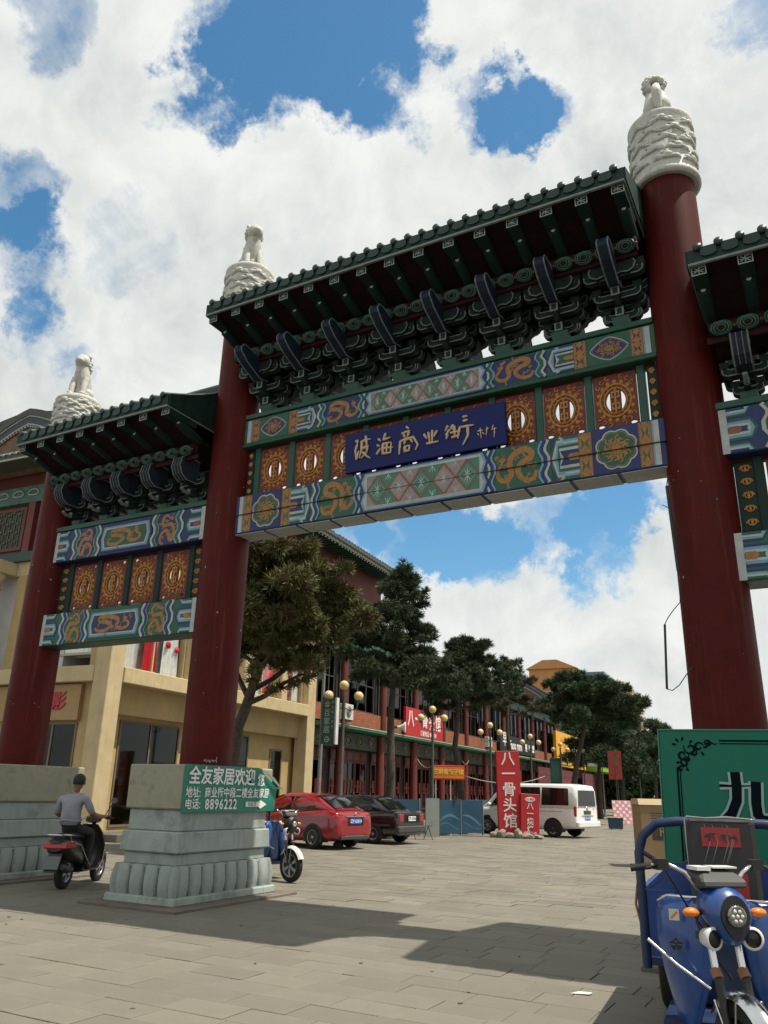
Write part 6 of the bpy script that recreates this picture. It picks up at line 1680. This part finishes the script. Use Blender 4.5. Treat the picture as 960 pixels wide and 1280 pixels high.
BL = [(-2.20, .74, .36, .96), (-2.15, .80, .28, 1.00), (-1.5, .83, .22, 1.01), (-.6, .835, .20, .96), (.3, .835, .20, .95), (1.0, .835, .20, .94), (1.9, .80, .24, .82), (2.12, .74, .32, .70)]
BG = [(-1.72, .70, .60, .98, 1.02), (-1.15, .75, .575, .98, 1.38), (-.6, .765, .58, .95, 1.46), (.1, .77, .58, .94, 1.46), (.5, .765, .58, .93, 1.36), (1.10, .72, .62, .92, .95)]
car('black_sedan', 'older boxy black sedan parked beside the red one', 'car', (-5.7, 14.6, 0), math.radians(174), BL, BG, BLKPAINT, (.30, .19, 1.5), (-1.25, 1.28),
    [[(-1.12, .10), (-1.05, .85), (-.62, .93), (-.32, .95), (-.30, .06)], [(-.22, .06), (-.24, .95), (.10, .94), (.45, .8), (.85, .05)]], [('rear_window', -1.68, -1.05, 1), ('windscreen', .30, 1.05, 1)],
    (-2.21, .78, '辽P A3056', WLET, BLK), ex_blk, 9)
def ex_van(o):
    for s in (-1, 1):
        lamp_box(o, 'tail_light', (-2.452, s*.93, .78), (-2.36, s*.76, 1.16), TAIL)
        lamp_box(o, 'door_handle', (.55, s*.948, .98), (.75, s*.975, 1.02), WHTPAINT, .008)
        q = MB(); q.b2((-1.9, s*.948, .95), (1.2, s*.957, .962)); part('body_crease', q, PLAS, o)
        for x in (-.52, .98):
            q = MB(); q.b2((x-.006, s*.944, .40), (x+.006, s*.953, 1.10)); part('door_gap', q, BLK, o)
    q = MB(); q.loft([[(-2.43, y, z) for y, z in ((-.70, 1.20), (.70, 1.20), (.66, 1.78), (-.66, 1.78))], [(-2.462+.03*0, y, z) for y, z in ((-.70, 1.20), (.70, 1.20), (.66, 1.78), (-.66, 1.78))]], smooth=False)
    q = MB(); q.add([(-2.478, .74, 1.17), (-2.478, -.74, 1.17), (-2.470, -.69, 1.74), (-2.470, .69, 1.74), (-2.40, .70, 1.20), (-2.40, -.70, 1.20), (-2.36, -.645, 1.78), (-2.36, .645, 1.78)], [(0, 1, 2, 3), (0, 4, 5, 1), (1, 5, 6, 2), (2, 6, 7, 3), (3, 7, 4, 0)]); part('rear_window', q, WING, o, fixn=True)
    q = MB(); q.b2((-2.57, -.92, .38), (-2.40, .92, .62)); part('bumper', q, WHTPAINT, o, bevel=.05)
    q = MB(); q.b2((-2.475, -.50, .80), (-2.455, .50, .83)); q.lathe([(0, 0), (.075, 0), (.08, .012), (0, .016)], 16, M=Matrix.Translation((-2.46, 0, 1.08)) @ Matrix.Rotation(-PI/2, 4, 'Y')); part('badge', q, CHRM, o, kind='stuff')
    q = MB(); q.b2((-2.472, -.30, .86), (-2.452, .30, 1.0)); part('plate_recess', q, PLAS, o)
    q = MB(); q.tube([(-2.462, -.05, 1.19), (-2.49, -.25, 1.30), (-2.48, -.50, 1.36)], .012, 5); part('wiper', q, BLK, o)
    mirrors(o, 1.35, 1.02, 1.15, WHTPAINT)
    link('lettering', text_mesh('TDI', .09, .01, .001, m=CHRM), o, (-2.466, -.55, 1.05), (PI/2, 0, -PI/2))
VL = [(-2.46, .86, .48, 1.15), (-2.42, .93, .36, 1.16), (-1.5, .95, .28, 1.16), (1.0, .95, .26, 1.13), (1.75, .92, .28, 1.04), (2.2, .84, .32, .84), (2.42, .70, .42, .62)]
VG = [(-2.46, .85, .76, 1.12, 1.78), (-2.38, .91, .80, 1.12, 1.92), (-2.0, .92, .81, 1.12, 1.97), (.5, .92, .81, 1.12, 1.97), (.95, .91, .79, 1.10, 1.84), (1.80, .86, .74, 1.0, 1.08)]
car('white_van', 'white passenger van with dark tinted windows parked behind the red standing signs', 'van', (-2.80, 24.2, 0), math.radians(168), VL, VG, WHTPAINT, (.335, .22, 1.70), (-1.46, 1.52),
    [[(-2.15, .08), (-2.12, .90), (-1.0, .92), (-.98, .06)], [(-.90, .06), (-.92, .92), (.42, .92), (.44, .06)], [(.54, .06), (.52, .92), (.82, .86), (1.45, .08)]], [('windscreen', .95, 1.72, 1)],
    (-2.474, .72, '辽P 0791H', PLB, WLET), ex_van, 7).scale = (1.05, 1.0, 1.03)

# ------------------------------------------------------------------ cargo tricycles; local -y is forward
TBL = mat('trike_blue', (.005, .050, .22), .32, var=.12, coat=.45, stain=(.055, .085, .14), stain_scale=5, stain_amt=.55, bump=.03, bscale=120)
TBD = mat('trike_frame_blue', (.008, .024, .078), .5, var=.15, scale=5, stain=(.03, .035, .05), stain_scale=4)
WRING = mat('white_ring', (.62, .62, .60), .4, var=.05)
LENS = mat('lamp_lens', (.20, .20, .17), .12, metal=.4, var=.5, scale=60)
def trike(label, loc, rz, steer, foreground):
    o = thing('cargo_tricycle', label, 'tricycle', loc, rz)
    st = bpy.data.objects.new('steering_fork', None); C.objects.link(st); st.parent = o; st.location = (0, .10, 0); st.rotation_euler = (0, 0, steer)
    # front wheel
    w = wheel(st, 0, -.10, .285, .285, .095, 1 if foreground else -1, 6, RIMM, 'x', 'front_wheel', .70)
    if True:
        m = MB(); n = 12; vs = []
        for i in range(n+1):
            a = math.radians(150-128*i/n)     # fender arc over the wheel
            for j in range(7):
                u = -1+2*j/6; r = .335-.045*abs(u)**2.2; vs.append((u*.068, -.10-r*math.cos(a)*-1*-1, .285+r*math.sin(a)))
        m.add(vs, [(i*7+j, (i+1)*7+j, (i+1)*7+j+1, i*7+j+1) for i in range(n) for j in range(6)], 0, True)
        f = part('front_fender', m, CHRM if foreground else WRING, st); 
        q = MB()
        for s in (-1, 1): q.tube([(s*.075, -.10, .30), (s*.075, -.16, .58)], .007, 5); q.tube([(s*.075, -.10, .30), (s*.075, .06, .54)], .007, 5)
        part('fender_stay', q, CHRM, f)
    for s in (-1, 1):                          # fork legs with shock absorbers
        m = MB(); m.tube([(s*.082, -.10, .285), (s*.082, -.02, .66)], .024, 10, 1); m.tube([(s*.082, -.02, .66), (s*.082, .01, .70)], .030, 10, 2); m.tube([(s*.082, .0, .69), (s*.082, .04, .88)], .021, 10, 0); m.tube([(s*.082, .04, .86), (s*.082, .07, 1.02)], .025, 10, 1)
        part('fork_leg', m, [CHRM, BLK, mat('rust_collar', (.22, .10, .05), .6)], st)
    m = MB(); m.b2((-.13, .0, .84), (.13, .10, .88)); m.b2((-.12, .03, 1.02), (.12, .11, 1.05)); m.tube([(0, .06, .86), (0, .09, 1.10)], .03, 8); part('fork_bridge', m, BLK, st)
    # handlebar
    m = MB(); pts = [(-.43, .19, 1.20), (-.36, .16, 1.215), (-.27, .10, 1.235), (-.18, .06, 1.19), (-.10, .06, 1.09), (0, .06, 1.07), (.10, .06, 1.09), (.18, .06, 1.19), (.27, .10, 1.235), (.36, .16, 1.215), (.43, .19, 1.20)]
    m.tube(pts, .0125, 8, 0); hb = part('handlebar', m, CHRM, st)
    for s in (-1, 1):
        m = MB(); m.tube([(s*.34, .15, 1.218), (s*.45, .20, 1.198)], .019, 10); part('grip', m, BLK, hb)
        m = MB(); m.b2((s*.30-.035, .08, 1.20), (s*.30+.035, .15, 1.26)); m.tube([(s*.30, .10, 1.23), (s*.34, .10, 1.225), (s*.39, .12, 1.205)], .008, 6); part('brake_lever', m, BLK, hb)
    # nacelle: blue cowl round a black face with the round lamp
    m = MB(); rings = []
    for (y, sx, zt, zb) in ((.06, .135, 1.135, .90), (.0, .150, 1.14, .86), (-.06, .140, 1.125, .82), (-.10, .112, 1.10, .83), (-.115, .09, 1.075, .86)):
        ring = []
        for i in range(16):
            a = 2*PI*i/16; zc = (zt+zb)/2; hz = (zt-zb)/2
            k = 1 - .35*max(0, -math.sin(a))
            ring.append((sx*math.cos(a)*k, y, zc+hz*math.sin(a)))
        rings.append(ring)
    m.loft(rings); nac = part('lamp_cowl', m, TBL if foreground else BLK, st, fixn=True)
    m = MB(); m.prism([(.085*math.cos(a)*(1-.3*max(0, -math.sin(a))), .975+.115*math.sin(a)) for a in np.linspace(0, 2*PI, 20)[:-1]], -.128, -.112, 'y'); part('face_panel', m, BLK, nac)
    R90 = Matrix.Rotation(PI/2, 4, 'X')
    m = MB(); m.lathe([(0, 0), (.050, 0), (.056, .008), (.056, .016), (.048, .020)], 22, 0, M=Matrix.Translation((0, -.126, .985)) @ R90); 
    for k in range(7):
        a = 2*PI*k/6; rr = .028 if k < 6 else 0; m.lathe([(.012, 0), (.010, .006), (0, .008)], 10, 1, M=Matrix.Translation((rr*math.cos(a), -.142, .985+rr*math.sin(a))) @ R90)
    part('headlight', m, [LENS, mat('led_glass', (.55, .55, .50), .1)], nac)
    for s in (-1, 1):
        m = MB(); M = Matrix.Translation((s*.118, -.07, .865)) @ Matrix.Rotation(s*-.25, 4, 'Z') @ R90
        m.lathe([(.0, -.06), (.045, -.06), (.060, 0), (.060, .012), (.046, .014)], 20, 0, M=M, caps=False); m.lathe([(0, .004), (.047, .004), (.045, .008), (0, .012)], 20, 1, M=M); part('fog_lamp', m, [WRING, BLK], nac)
        m = MB(); m.tube([(s*.12, .0, .99), (s*.16, -.01, .99)], .016, 8, 1); m.ball((s*.205, -.015, .99), (.052, .03, .026), 12, 0); part('indicator', m, [AMB, BLK], nac)
    # instrument pod
    m = MB(); m.loft([[(-.13, .10, 1.10), (.13, .10, 1.10), (.13, -.06, 1.12), (-.13, -.06, 1.12)], [(-.14, .13, 1.19), (.14, .13, 1.19), (.14, -.05, 1.16), (-.14, -.05, 1.16)], [(-.10, .14, 1.215), (.10, .14, 1.215), (.10, .02, 1.20), (-.10, .02, 1.20)]], smooth=False)
    pod = part('instrument_pod', m, PLAS, st, bevel=.01, fixn=True)
    m = MB(); m.b2((-.135, .0, 1.205), (-.05, .12, 1.225)); m.b2((-.03, .01, 1.217), (.12, .12, 1.226)); part('pod_top', m, WRING, pod)
    # leg shields
    for s in (-1, 1):
        m = MB(); rings = []
        prof = [(1.005, .10, .34, .62), (.99, .09, .395, .60), (.90, .08, .425, .58), (.75, .085, .425, .57), (.58, .11, .40, .56), (.44, .16, .37, .57), (.30, .21, .34, .60)]
        for (z, x0, x1, y) in prof:
            ring = []
            for i in range(8):
                t = i/7; x = x0+(x1-x0)*t; ring.append((s*x, y-.09*math.sin(PI*min(1, .25+t*.75))+.10*t*t, z+.0*t))
            for i in range(8):
                t = 1-i/7; x = x0+(x1-x0)*t; ring.append((s*x, y+.05+.10*t*t, z))
            rings.append(ring)
        m.loft(rings); ls = part('leg_shield', m, TBL, o, fixn=True)
        m = MB(); m.tube([(s*.10, .575, 1.008), (s*.22, .515, 1.012), (s*.34, .60, 1.008), (s*.405, .66, .97)], .010, 6); part('shield_trim', m, CHRM, ls)
        P = Paint(step=.001); P.rect(-.03, -.03, .03, .035, WRING, 1); P.rib([(-.02, -.02), (.02, .02)], .012, AMB, 2); P.done('sticker', ls, (s*.30, .485, .91))
        front_text('金' if s < 0 else '田', .085, ls, s*.30, .458, .74, BLK, .015)
    m = MB(); m.b2((-.10, .52, .35), (.10, .60, 1.03)); part('centre_column', m, TBD, o, bevel=.02)
    m = MB(); m.b2((-.42, .55, .26), (.42, 1.15, .31)); part('floor', m, TBD, o)
    m = MB(); m.tube([(-.47, .50, .76), (-.30, .44, .64), (-.12, .38, .54)], .010, 6); part('shield_bar', m, CHRM, o)
    # seat with wrapped backrest
    m = MB(); m.b2((-.32, 1.05, .31), (.32, 1.42, .66)); part('seat_box', m, TBD, o, bevel=.02); m = MB(); m.box((0, 1.22, .73), (.62, .40, .13)); part('seat_cushion', m, BLK, o, bevel=.04)
    M = Matrix.Translation((0, 1.36, .80)) @ Matrix.Rotation(-.10, 4, 'X')
    m = MB(); m.b2((-.235, -.05, 0), (.235, .05, .66), M=M); bk = part('backrest', m, BLK, o, bevel=.03)
    m = MB(); m.b2((-.12, -.056, .02), (.15, -.0505, .30), M=M); m.b2((-.13, -.056, .47), (.13, -.0505, .60), M=M); part('red_cover_patch', m, mat('cover_red', (.28, .010, .012), .35, var=.2), bk, kind='stuff')
    P = Paint(step=.001)
    for a in (((-.10, .02), (-.06, .03), (-.03, .015)), ((-.09, .035), (-.02, .045)), ((-.06, .045), (-.065, -.005)), ((.01, .035), (.05, .035)), ((.01, .015), (.05, .02)), ((.03, .04), (.03, .0)), ((.075, .04), (.07, .0)), ((.10, .04), (.115, .0)), ((.065, .02), (.12, .025))): P.rib(list(a), .013, BLK, 1)
    P.done('label_mark', bk, (-.01, 1.2515, 1.318), (-.10, 0, 0))
    m = MB(); wr = random.Random(3)
    m.tube([(-.24, -.04, .655), (-.22, -.05, .668), (-.1, -.045, .662), (.05, -.05, .67), (.2, -.045, .662), (.24, -.03, .66)], [.004, .009, .006, .010, .007, .004], 5, M=M); m.tube([(-.238, -.05, .66), (-.24, -.055, .5), (-.236, -.05, .3)], [.008, .004, .002], 5, M=M)
    for k in range(5): x = wr.uniform(-.2, .2); m.tube([(x, -.054, .62), (x+.03, -.055, .5), (x-.02, -.054, .36)], [.001, .003, .001], 4, M=M)
    part('plastic_wrap', m, mat('wrap_film', (.22, .22, .22), .2, var=.2), bk, kind='stuff')
    # cargo bed: front rail, boards, floor, rear wheels
    bw = .60; y0, y1 = 1.55, 3.0
    m = MB(); m.tube([(-bw, y0, .42), (-bw, y0, 1.20), (-bw+.04, y0, 1.32), (-bw+.14, y0, 1.41), (-bw+.3, y0, 1.43), (bw-.3, y0, 1.43), (bw-.14, y0, 1.41), (bw-.04, y0, 1.32), (bw, y0, 1.20), (bw, y0, .42)], .034, 8); rail = part('front_rail', m, TBD, o)
    m = MB()
    for s in (-1, 1): m.tube([(s*bw, y0, 1.22), (s*(bw-.20), y0+.01, 1.10)], .018, 6); m.tube([(s*bw, y0, .92), (s*(bw-.36), y0+.01, 1.16)], .018, 6)
    part('rail_brace', m, TBD, rail, kind='stuff')
    m = MB(); m.prism([(-bw+.02, .94), (bw-.02, .94), (bw-.22, 1.14), (-bw+.22, 1.14)], y0-.012, y0+.012, 'y'); m.b2((-bw+.035, y0-.010, .50), (bw-.035, y0+.010, .938)); part('front_board', m, mat('bed_blue', (.008, .040, .19), .4, var=.15, scale=4), o)
    m = MB(); m.b2((-bw, y0-.015, .936), (bw, y0+.018, .955)); part('board_rib', m, TBL, o)
    for s in (-1, 1):
        m = MB(); m.b2((s*bw-.012, y0+.04, .50), (s*bw+.012, y1, .92)); sb = part('side_board', m, TBD, o)
        m = MB(); m.b2((s*bw-.02, y0+.04, .922), (s*bw+.02, y1, .95)); part('board_rib', m, TBL, sb)
        m = MB(); m.tube([(s*(bw+.03), y0+.02, .98), (s*(bw+.05), y0, .84), (s*(bw+.02), y0-.01, .70)], .010, 6); part('latch_chain', m, mat('rust_collar', (.22, .10, .05), .6), sb)
        wheel(o, s*(bw-.06), 2.45, .28, .28, .10, s, 6, RIMM, 'x', 'rear_wheel', .66)
    m = MB(); m.b2((-bw, y0, .44), (bw, y1, .49)); part('bed_floor', m, TBD, o); m = MB(); m.b2((-bw+.013, y1-.02, .50), (bw-.013, y1, .92)); part('tail_board', m, TBD, o)
    m = MB()
    for s in (-1, 1): m.b2((s*.25-.03, .55, .32), (s*.25+.03, y1, .40))
    m.tube([(-.52, 2.45, .28), (.52, 2.45, .28)], .03, 8); part('chassis', m, BLK, o, kind='stuff')
    m = MB(); m.tube([(-.12, .35, 1.05), (-.16, .30, .9), (-.10, .32, .75), (0, .4, .6)], .008, 5); m.tube([(-.30, .1, 1.2), (-.2, .2, 1.0), (-.1, .45, .8)], .006, 5); part('brake_cable', m, BLK, o, kind='stuff')
    return o
trike('blue electric cargo tricycle with chrome mudguard and round headlight, in the right foreground', (8.205, -5.10, 0), .10, .55, True)
trike('blue cargo tricycle mostly hidden behind the banner plinth, only its front wheel sticking out', (-.16, 2.78, 0), PI/2-.30, .04, False)

# ------------------------------------------------------------------ motor scooter and its rider; local +y is forward
SCB = mat('scooter_black', (.012, .012, .013), .35, var=.15, coat=.3)
sc = thing('motor_scooter', 'black motor scooter with red tail light and chrome rack, ridden by the man in grey', 'scooter', (-2.40, -.42, 0), .40)
wheel(sc, 0, 0, .245, .245, .11, 1, 5, RIMM, 'x', 'rear_wheel', .6); wheel(sc, 0, 1.26, .235, .235, .095, 1, 5, RIMM, 'x', 'front_wheel', .62)
def lr(tab, flat=.75):
    m = MB(); rings = []
    for (y, hw, zb, zt) in tab:
        zc = (zb+zt)/2; hz = (zt-zb)/2
        rings.append([(hw*math.copysign(abs(math.cos(a))**flat, math.cos(a)), y, zc+hz*math.copysign(abs(math.sin(a))**flat, math.sin(a))) for a in np.linspace(0, 2*PI, 17)[:-1]])
    return m.loft(rings)
part('rear_body', lr([(-.42, .10, .58, .72), (-.36, .17, .52, .77), (-.1, .205, .44, .79), (.15, .20, .38, .76), (.36, .17, .30, .62), (.42, .13, .26, .5)]), SCB, sc, fixn=True)
part('seat', lr([(-.34, .09, .74, .80), (-.25, .13, .745, .84), (0, .15, .75, .855), (.25, .14, .745, .84), (.40, .10, .72, .79)]), mat('seat_vinyl', (.015, .015, .015), .7), sc, fixn=True)
part('floorboard', lr([(.30, .17, .22, .30), (.5, .19, .22, .28), (.85, .18, .22, .30)]), SCB, sc, fixn=True)
m = MB(); rings = []
for (z, y, hw) in ((.24, .92, .13), (.40, .96, .22), (.62, .94, .25), (.82, .88, .21), (.95, .83, .13)):
    rings.append([(hw*u, y+.05-.10*u*u, z) for u in np.linspace(-1, 1, 9)]+[(hw*u, y+.00-.10*u*u, z) for u in np.linspace(1, -1, 9)])
m.loft(rings); part('leg_shield', m, SCB, sc, fixn=True)
m = MB(); m.tube([(.262, .86, .62), (.235, .88, .40), (.15, .93, .24)], .012, 6); m.tube([(-.262, .86, .62), (-.235, .88, .40), (-.15, .93, .24)], .012, 6); part('shield_trim', m, CHRM, sc)
part('front_fender', lr([(1.0, .05, .38, .46), (1.1, .075, .40, .52), (1.26, .08, .44, .53), (1.42, .07, .36, .46), (1.5, .04, .26, .34)]), SCB, sc, fixn=True)
m = MB(); m.tube([(0, 1.26, .235), (0, 1.02, .75), (0, .86, 1.00)], [.03, .04, .035], 8); part('steering_stem', m, BLK, sc)
m = MB(); m.tube([(-.36, .66, 1.06), (-.25, .74, 1.07), (-.10, .84, 1.03), (0, .86, 1.02), (.10, .84, 1.03), (.25, .74, 1.07), (.36, .66, 1.06)], .013, 8); hb = part('handlebar', m, CHRM, sc)
for s in (-1, 1):
    m = MB(); m.tube([(s*.26, .735, 1.07), (s*.40, .635, 1.055)], .021, 10); part('grip', m, BLK, hb)
    m = MB(); m.tube([(s*.24, .76, 1.08), (s*.36, .78, 1.06), (s*.43, .70, 1.05)], .007, 5); part('brake_lever', m, BLK, hb)
    m = MB(); m.tube([(s*.22, .78, 1.08), (s*.27, .82, 1.20), (s*.34, .80, 1.29)], .008, 6, 0); m.ball((s*.37, .79, 1.34), (.065, .025, .055), 12, 0); m.prism([(s*.37+.055*math.cos(a), 1.34+.045*math.sin(a)) for a in np.linspace(0, 2*PI, 16)[:-1]], .763, .7635, 'y', 1); part('mirror', m, [SCB, CHRM], hb)
part('headset', lr([(.76, .10, .98, 1.06), (.84, .14, .96, 1.10), (.94, .11, .97, 1.08), (1.0, .06, .99, 1.05)]), SCB, sc, fixn=True)
m = MB(); m.loft([[(-.20, -.44, .62), (.20, -.44, .62), (.21, -.41, .72), (-.21, -.41, .72)], [(-.215, -.14, .63), (.215, -.14, .63), (.222, -.14, .72), (-.222, -.14, .72)]], smooth=False); part('tail_light', m, mat('scooter_tail', (.32, .02, .018), .3, var=.1, coat=.3), sc, fixn=True, bevel=.02)
m = MB()
for s in (-1, 1): m.tube([(s*.13, .05, .80), (s*.16, -.20, .82), (s*.16, -.42, .83), (s*.10, -.50, .83), (0, -.51, .83)], .013, 8)
for y in (-.30, -.38, -.45): m.tube([(-.15, y, .825), (.15, y, .825)], .009, 6)
for s in (-1, 1): m.tube([(s*.16, -.28, .82), (s*.15, -.20, .70)], .010, 6)
part('chrome_rack', m, CHRM, sc, kind='stuff')
m = MB(); m.tube([(.19, -.25, .72), (.205, .05, .66), (.20, .30, .46), (.185, .52, .32)], .010, 6); part('side_trim', m, CHRM, sc)
m = MB(); m.loft([[(-.11, -.38, .56), (.11, -.38, .56), (.11, -.34, .56), (-.11, -.34, .56)], [(-.10, -.50, .28), (.10, -.50, .28), (.10, -.47, .28), (-.10, -.47, .28)]], smooth=False); part('rear_mudguard', m, BLK, sc, fixn=True)
M = Matrix.Translation((0, -.470, .42)) @ Matrix.Rotation(-.40, 4, 'X')
m = MB(); m.b2((-.13, -.008, -.10), (.13, 0, .10), M=M); pl = part('number_plate', m, mat('plate_grey', (.10, .11, .12), .5, var=.1), sc)
m = MB(); m.tube([(.14, -.05, .30), (.15, -.22, .30), (.15, -.40, .36)], [.04, .05, .045], 10); part('muffler', m, PLAS, sc)
m = MB(); m.b2((-.12, -.12, .20), (-.05, .30, .36)); part('engine_case', m, PLAS, sc, bevel=.03)
m = MB(); m.tube([(-.08, .36, .22), (-.16, .30, .06), (-.20, .26, .01)], .012, 6); part('side_stand', m, BLK, sc)

def skinned(nodes, edges, sub=2):
    me = bpy.data.meshes.new('skin'); me.from_pydata([n[0] for n in nodes], [], []); me.clear_geometry()
    me.from_pydata([n[0] for n in nodes], edges, []); o = bpy.data.objects.new('skin', me); C.objects.link(o)
    bm2 = bmesh.new(); bm2.from_mesh(me); lay = bm2.verts.layers.skin.verify(); bm2.verts.ensure_lookup_table()
    for v, n in zip(bm2.verts, nodes): v[lay].radius = n[1] if isinstance(n[1], tuple) else (n[1], n[1])
    bm2.verts[0][lay].use_root = True; bm2.to_mesh(me); bm2.free()
    k = o.modifiers.new('s', 'SKIN'); k.use_smooth_shade = True; k.branch_smoothing = .6
    s = o.modifiers.new('u', 'SUBSURF'); s.levels = sub; s.render_levels = sub
    dg = bpy.context.evaluated_depsgraph_get(); r = bpy.data.meshes.new_from_object(o.evaluated_get(dg))
    bpy.data.objects.remove(o); return r
SKIN = mat('skin_tan', (.21, .105, .065), .55, var=.1, scale=12); SHIRT = mat('shirt_grey', (.25, .27, .31), .85, var=.14, scale=7, bump=1.0, bscale=9); TROU = mat('trousers_dark', (.022, .024, .028), .85, var=.2, scale=8, bump=.25, bscale=14); HAIR = mat('hair_black', (.012, .011, .010), .7, var=.3, scale=40, bump=.3, bscale=90); SHOE = mat('shoe_dark', (.02, .018, .016), .6)
nodes = []; edges = []; regs = []
def nd(p, r, reg, par=None):
    nodes.append((Vector(p), r)); regs.append(reg); i = len(nodes)-1
    if par is not None: edges.append((par, i))
    return i
S1, S2, S3, S4 = 0, 1, 2, 3                     # shirt, trousers, skin, shoe
pel = nd((0, -.02, .93), (.185, .140), S2); wai = nd((0, -.05, 1.08), (.190, .142), S1, pel); che = nd((0, -.03, 1.27), (.208, .140), S1, wai); uch = nd((0, .0, 1.395), (.165, .105), S1, che)
nk = nd((0, .045, 1.475), .058, S3, uch); nk2 = nd((.005, .06, 1.525), .054, S3, nk); hd0 = nd((.01, .075, 1.575), (.076, .088), S3, nk2); hd1 = nd((.015, .08, 1.65), (.092, .108), S3, hd0); hd2 = nd((.015, .075, 1.725), (.070, .084), S3, hd1)
for s in (-1, 1):
    sh = nd((s*.205, .0, 1.375), .082, S1, uch); ua = nd((s*.268, .04, 1.25), .070, S1, sh); el = nd((s*.310, .13, 1.12), .048, S3, ua); fa = nd((s*.315, .38, 1.09), .038, S3, el); wr_ = nd((s*.325, .575, 1.085), .027, S3, fa); pa = nd((s*.33, .645, 1.085), (.038, .022), S3, wr_)
    for q in range(4):                         # fingers curl over the grip
        x = s*(.300+.022*q); L = (.9, 1, .95, .75)[q]
        a = nd((x, .690, 1.100), .0105, S3, pa); b = nd((x, .700+.018*L, 1.075), .0095, S3, a); c = nd((x, .690, 1.045), .0085, S3, b); nd((x, .665, 1.038), .008, S3, c)
    a = nd((s*.292, .650, 1.068), .0115, S3, pa); nd((s*.283, .680, 1.045), .009, S3, a)
    hp = nd((s*.105, .06, .90), .098, S2, pel); kn = nd((s*.185, .43, .84), .066, S2, hp); cf = nd((s*.180, .44, .62), .056, S2, kn); an = nd((s*.165, .40, .36), .040, S2, cf); he = nd((s*.165, .42, .31), (.040, .036), S4, an); nd((s*.175, .56, .29), (.042, .028), S4, he)
bme2 = skinned([(n[0], n[1]) for n in nodes], edges, 2)
for m_ in (SHIRT, TROU, SKIN, SHOE): bme2.materials.append(m_)
smp = []
for a, b in edges:
    for t in (0, .25, .5, .75, 1): smp.append((nodes[a][0].lerp(nodes[b][0], t), regs[a] if t < (.62 if regs[a] == S1 and regs[b] == S3 and b != nk else .5) else regs[b]))
sp_ = np.array([p for p, _ in smp]); sr = [r for _, r in smp]
for f in bme2.polygons:
    c = np.array(f.center); f.material_index = sr[int(np.argmin(((sp_-c)**2).sum(1)))]; f.use_smooth = True
pr = thing('person', 'man in a grey t-shirt and dark trousers sitting on the black scooter, seen from behind', 'person', (-2.40, -.42, 0), .40)
link('body', bme2, pr)
m = MB(); vs = []; n1, n2 = 20, 9
for i in range(n2+1):
    ph = math.radians(90-118*i/n2)
    for j in range(n1):
        th = 2*PI*j/n1; low = 1.0
        p_ = ph if math.sin(th) < .35 else max(ph, math.radians(18+30*max(0, math.sin(th)-.35)))
        vs.append((.015+.100*math.cos(p_)*math.cos(th), .073+.118*math.cos(p_)*math.sin(th), 1.655+.118*math.sin(p_)))
m.add(vs, [(i*n1+j, (i+1)*n1+j, (i+1)*n1+(j+1) % n1, i*n1+(j+1) % n1) for i in range(n2) for j in range(n1)], 0, True); part('hair', m, HAIR, pr, fixn=True)
for s in (-1, 1):
    m = MB(); m.ball((.015+s*.098, .075, 1.625), (.014, .024, .036), 10); part('ear', m, SKIN, pr)
    m = MB(); m.ball((.015+s*.033, .163, 1.645), (.014, .010, .009), 8); part('eye', m, mat('eye_white', (.6, .58, .55), .3), pr)
m = MB(); m.tube([(.015, .160, 1.65), (.015, .192, 1.612), (.015, .170, 1.605)], [.010, .015, .008], 8); part('nose', m, SKIN, pr); m = MB(); m.ball((.015, .158, 1.573), (.026, .010, .007), 8); part('mouth', m, mat('lips', (.25, .08, .06), .5), pr)
m = MB(); m.tube([(.190*math.cos(a)+.0, .145*math.sin(a)-.045, 1.035+.01*math.sin(3*a)) for a in np.linspace(0, 2*PI, 25)], .014, 6); part('shirt_hem', m, SHIRT, pr)
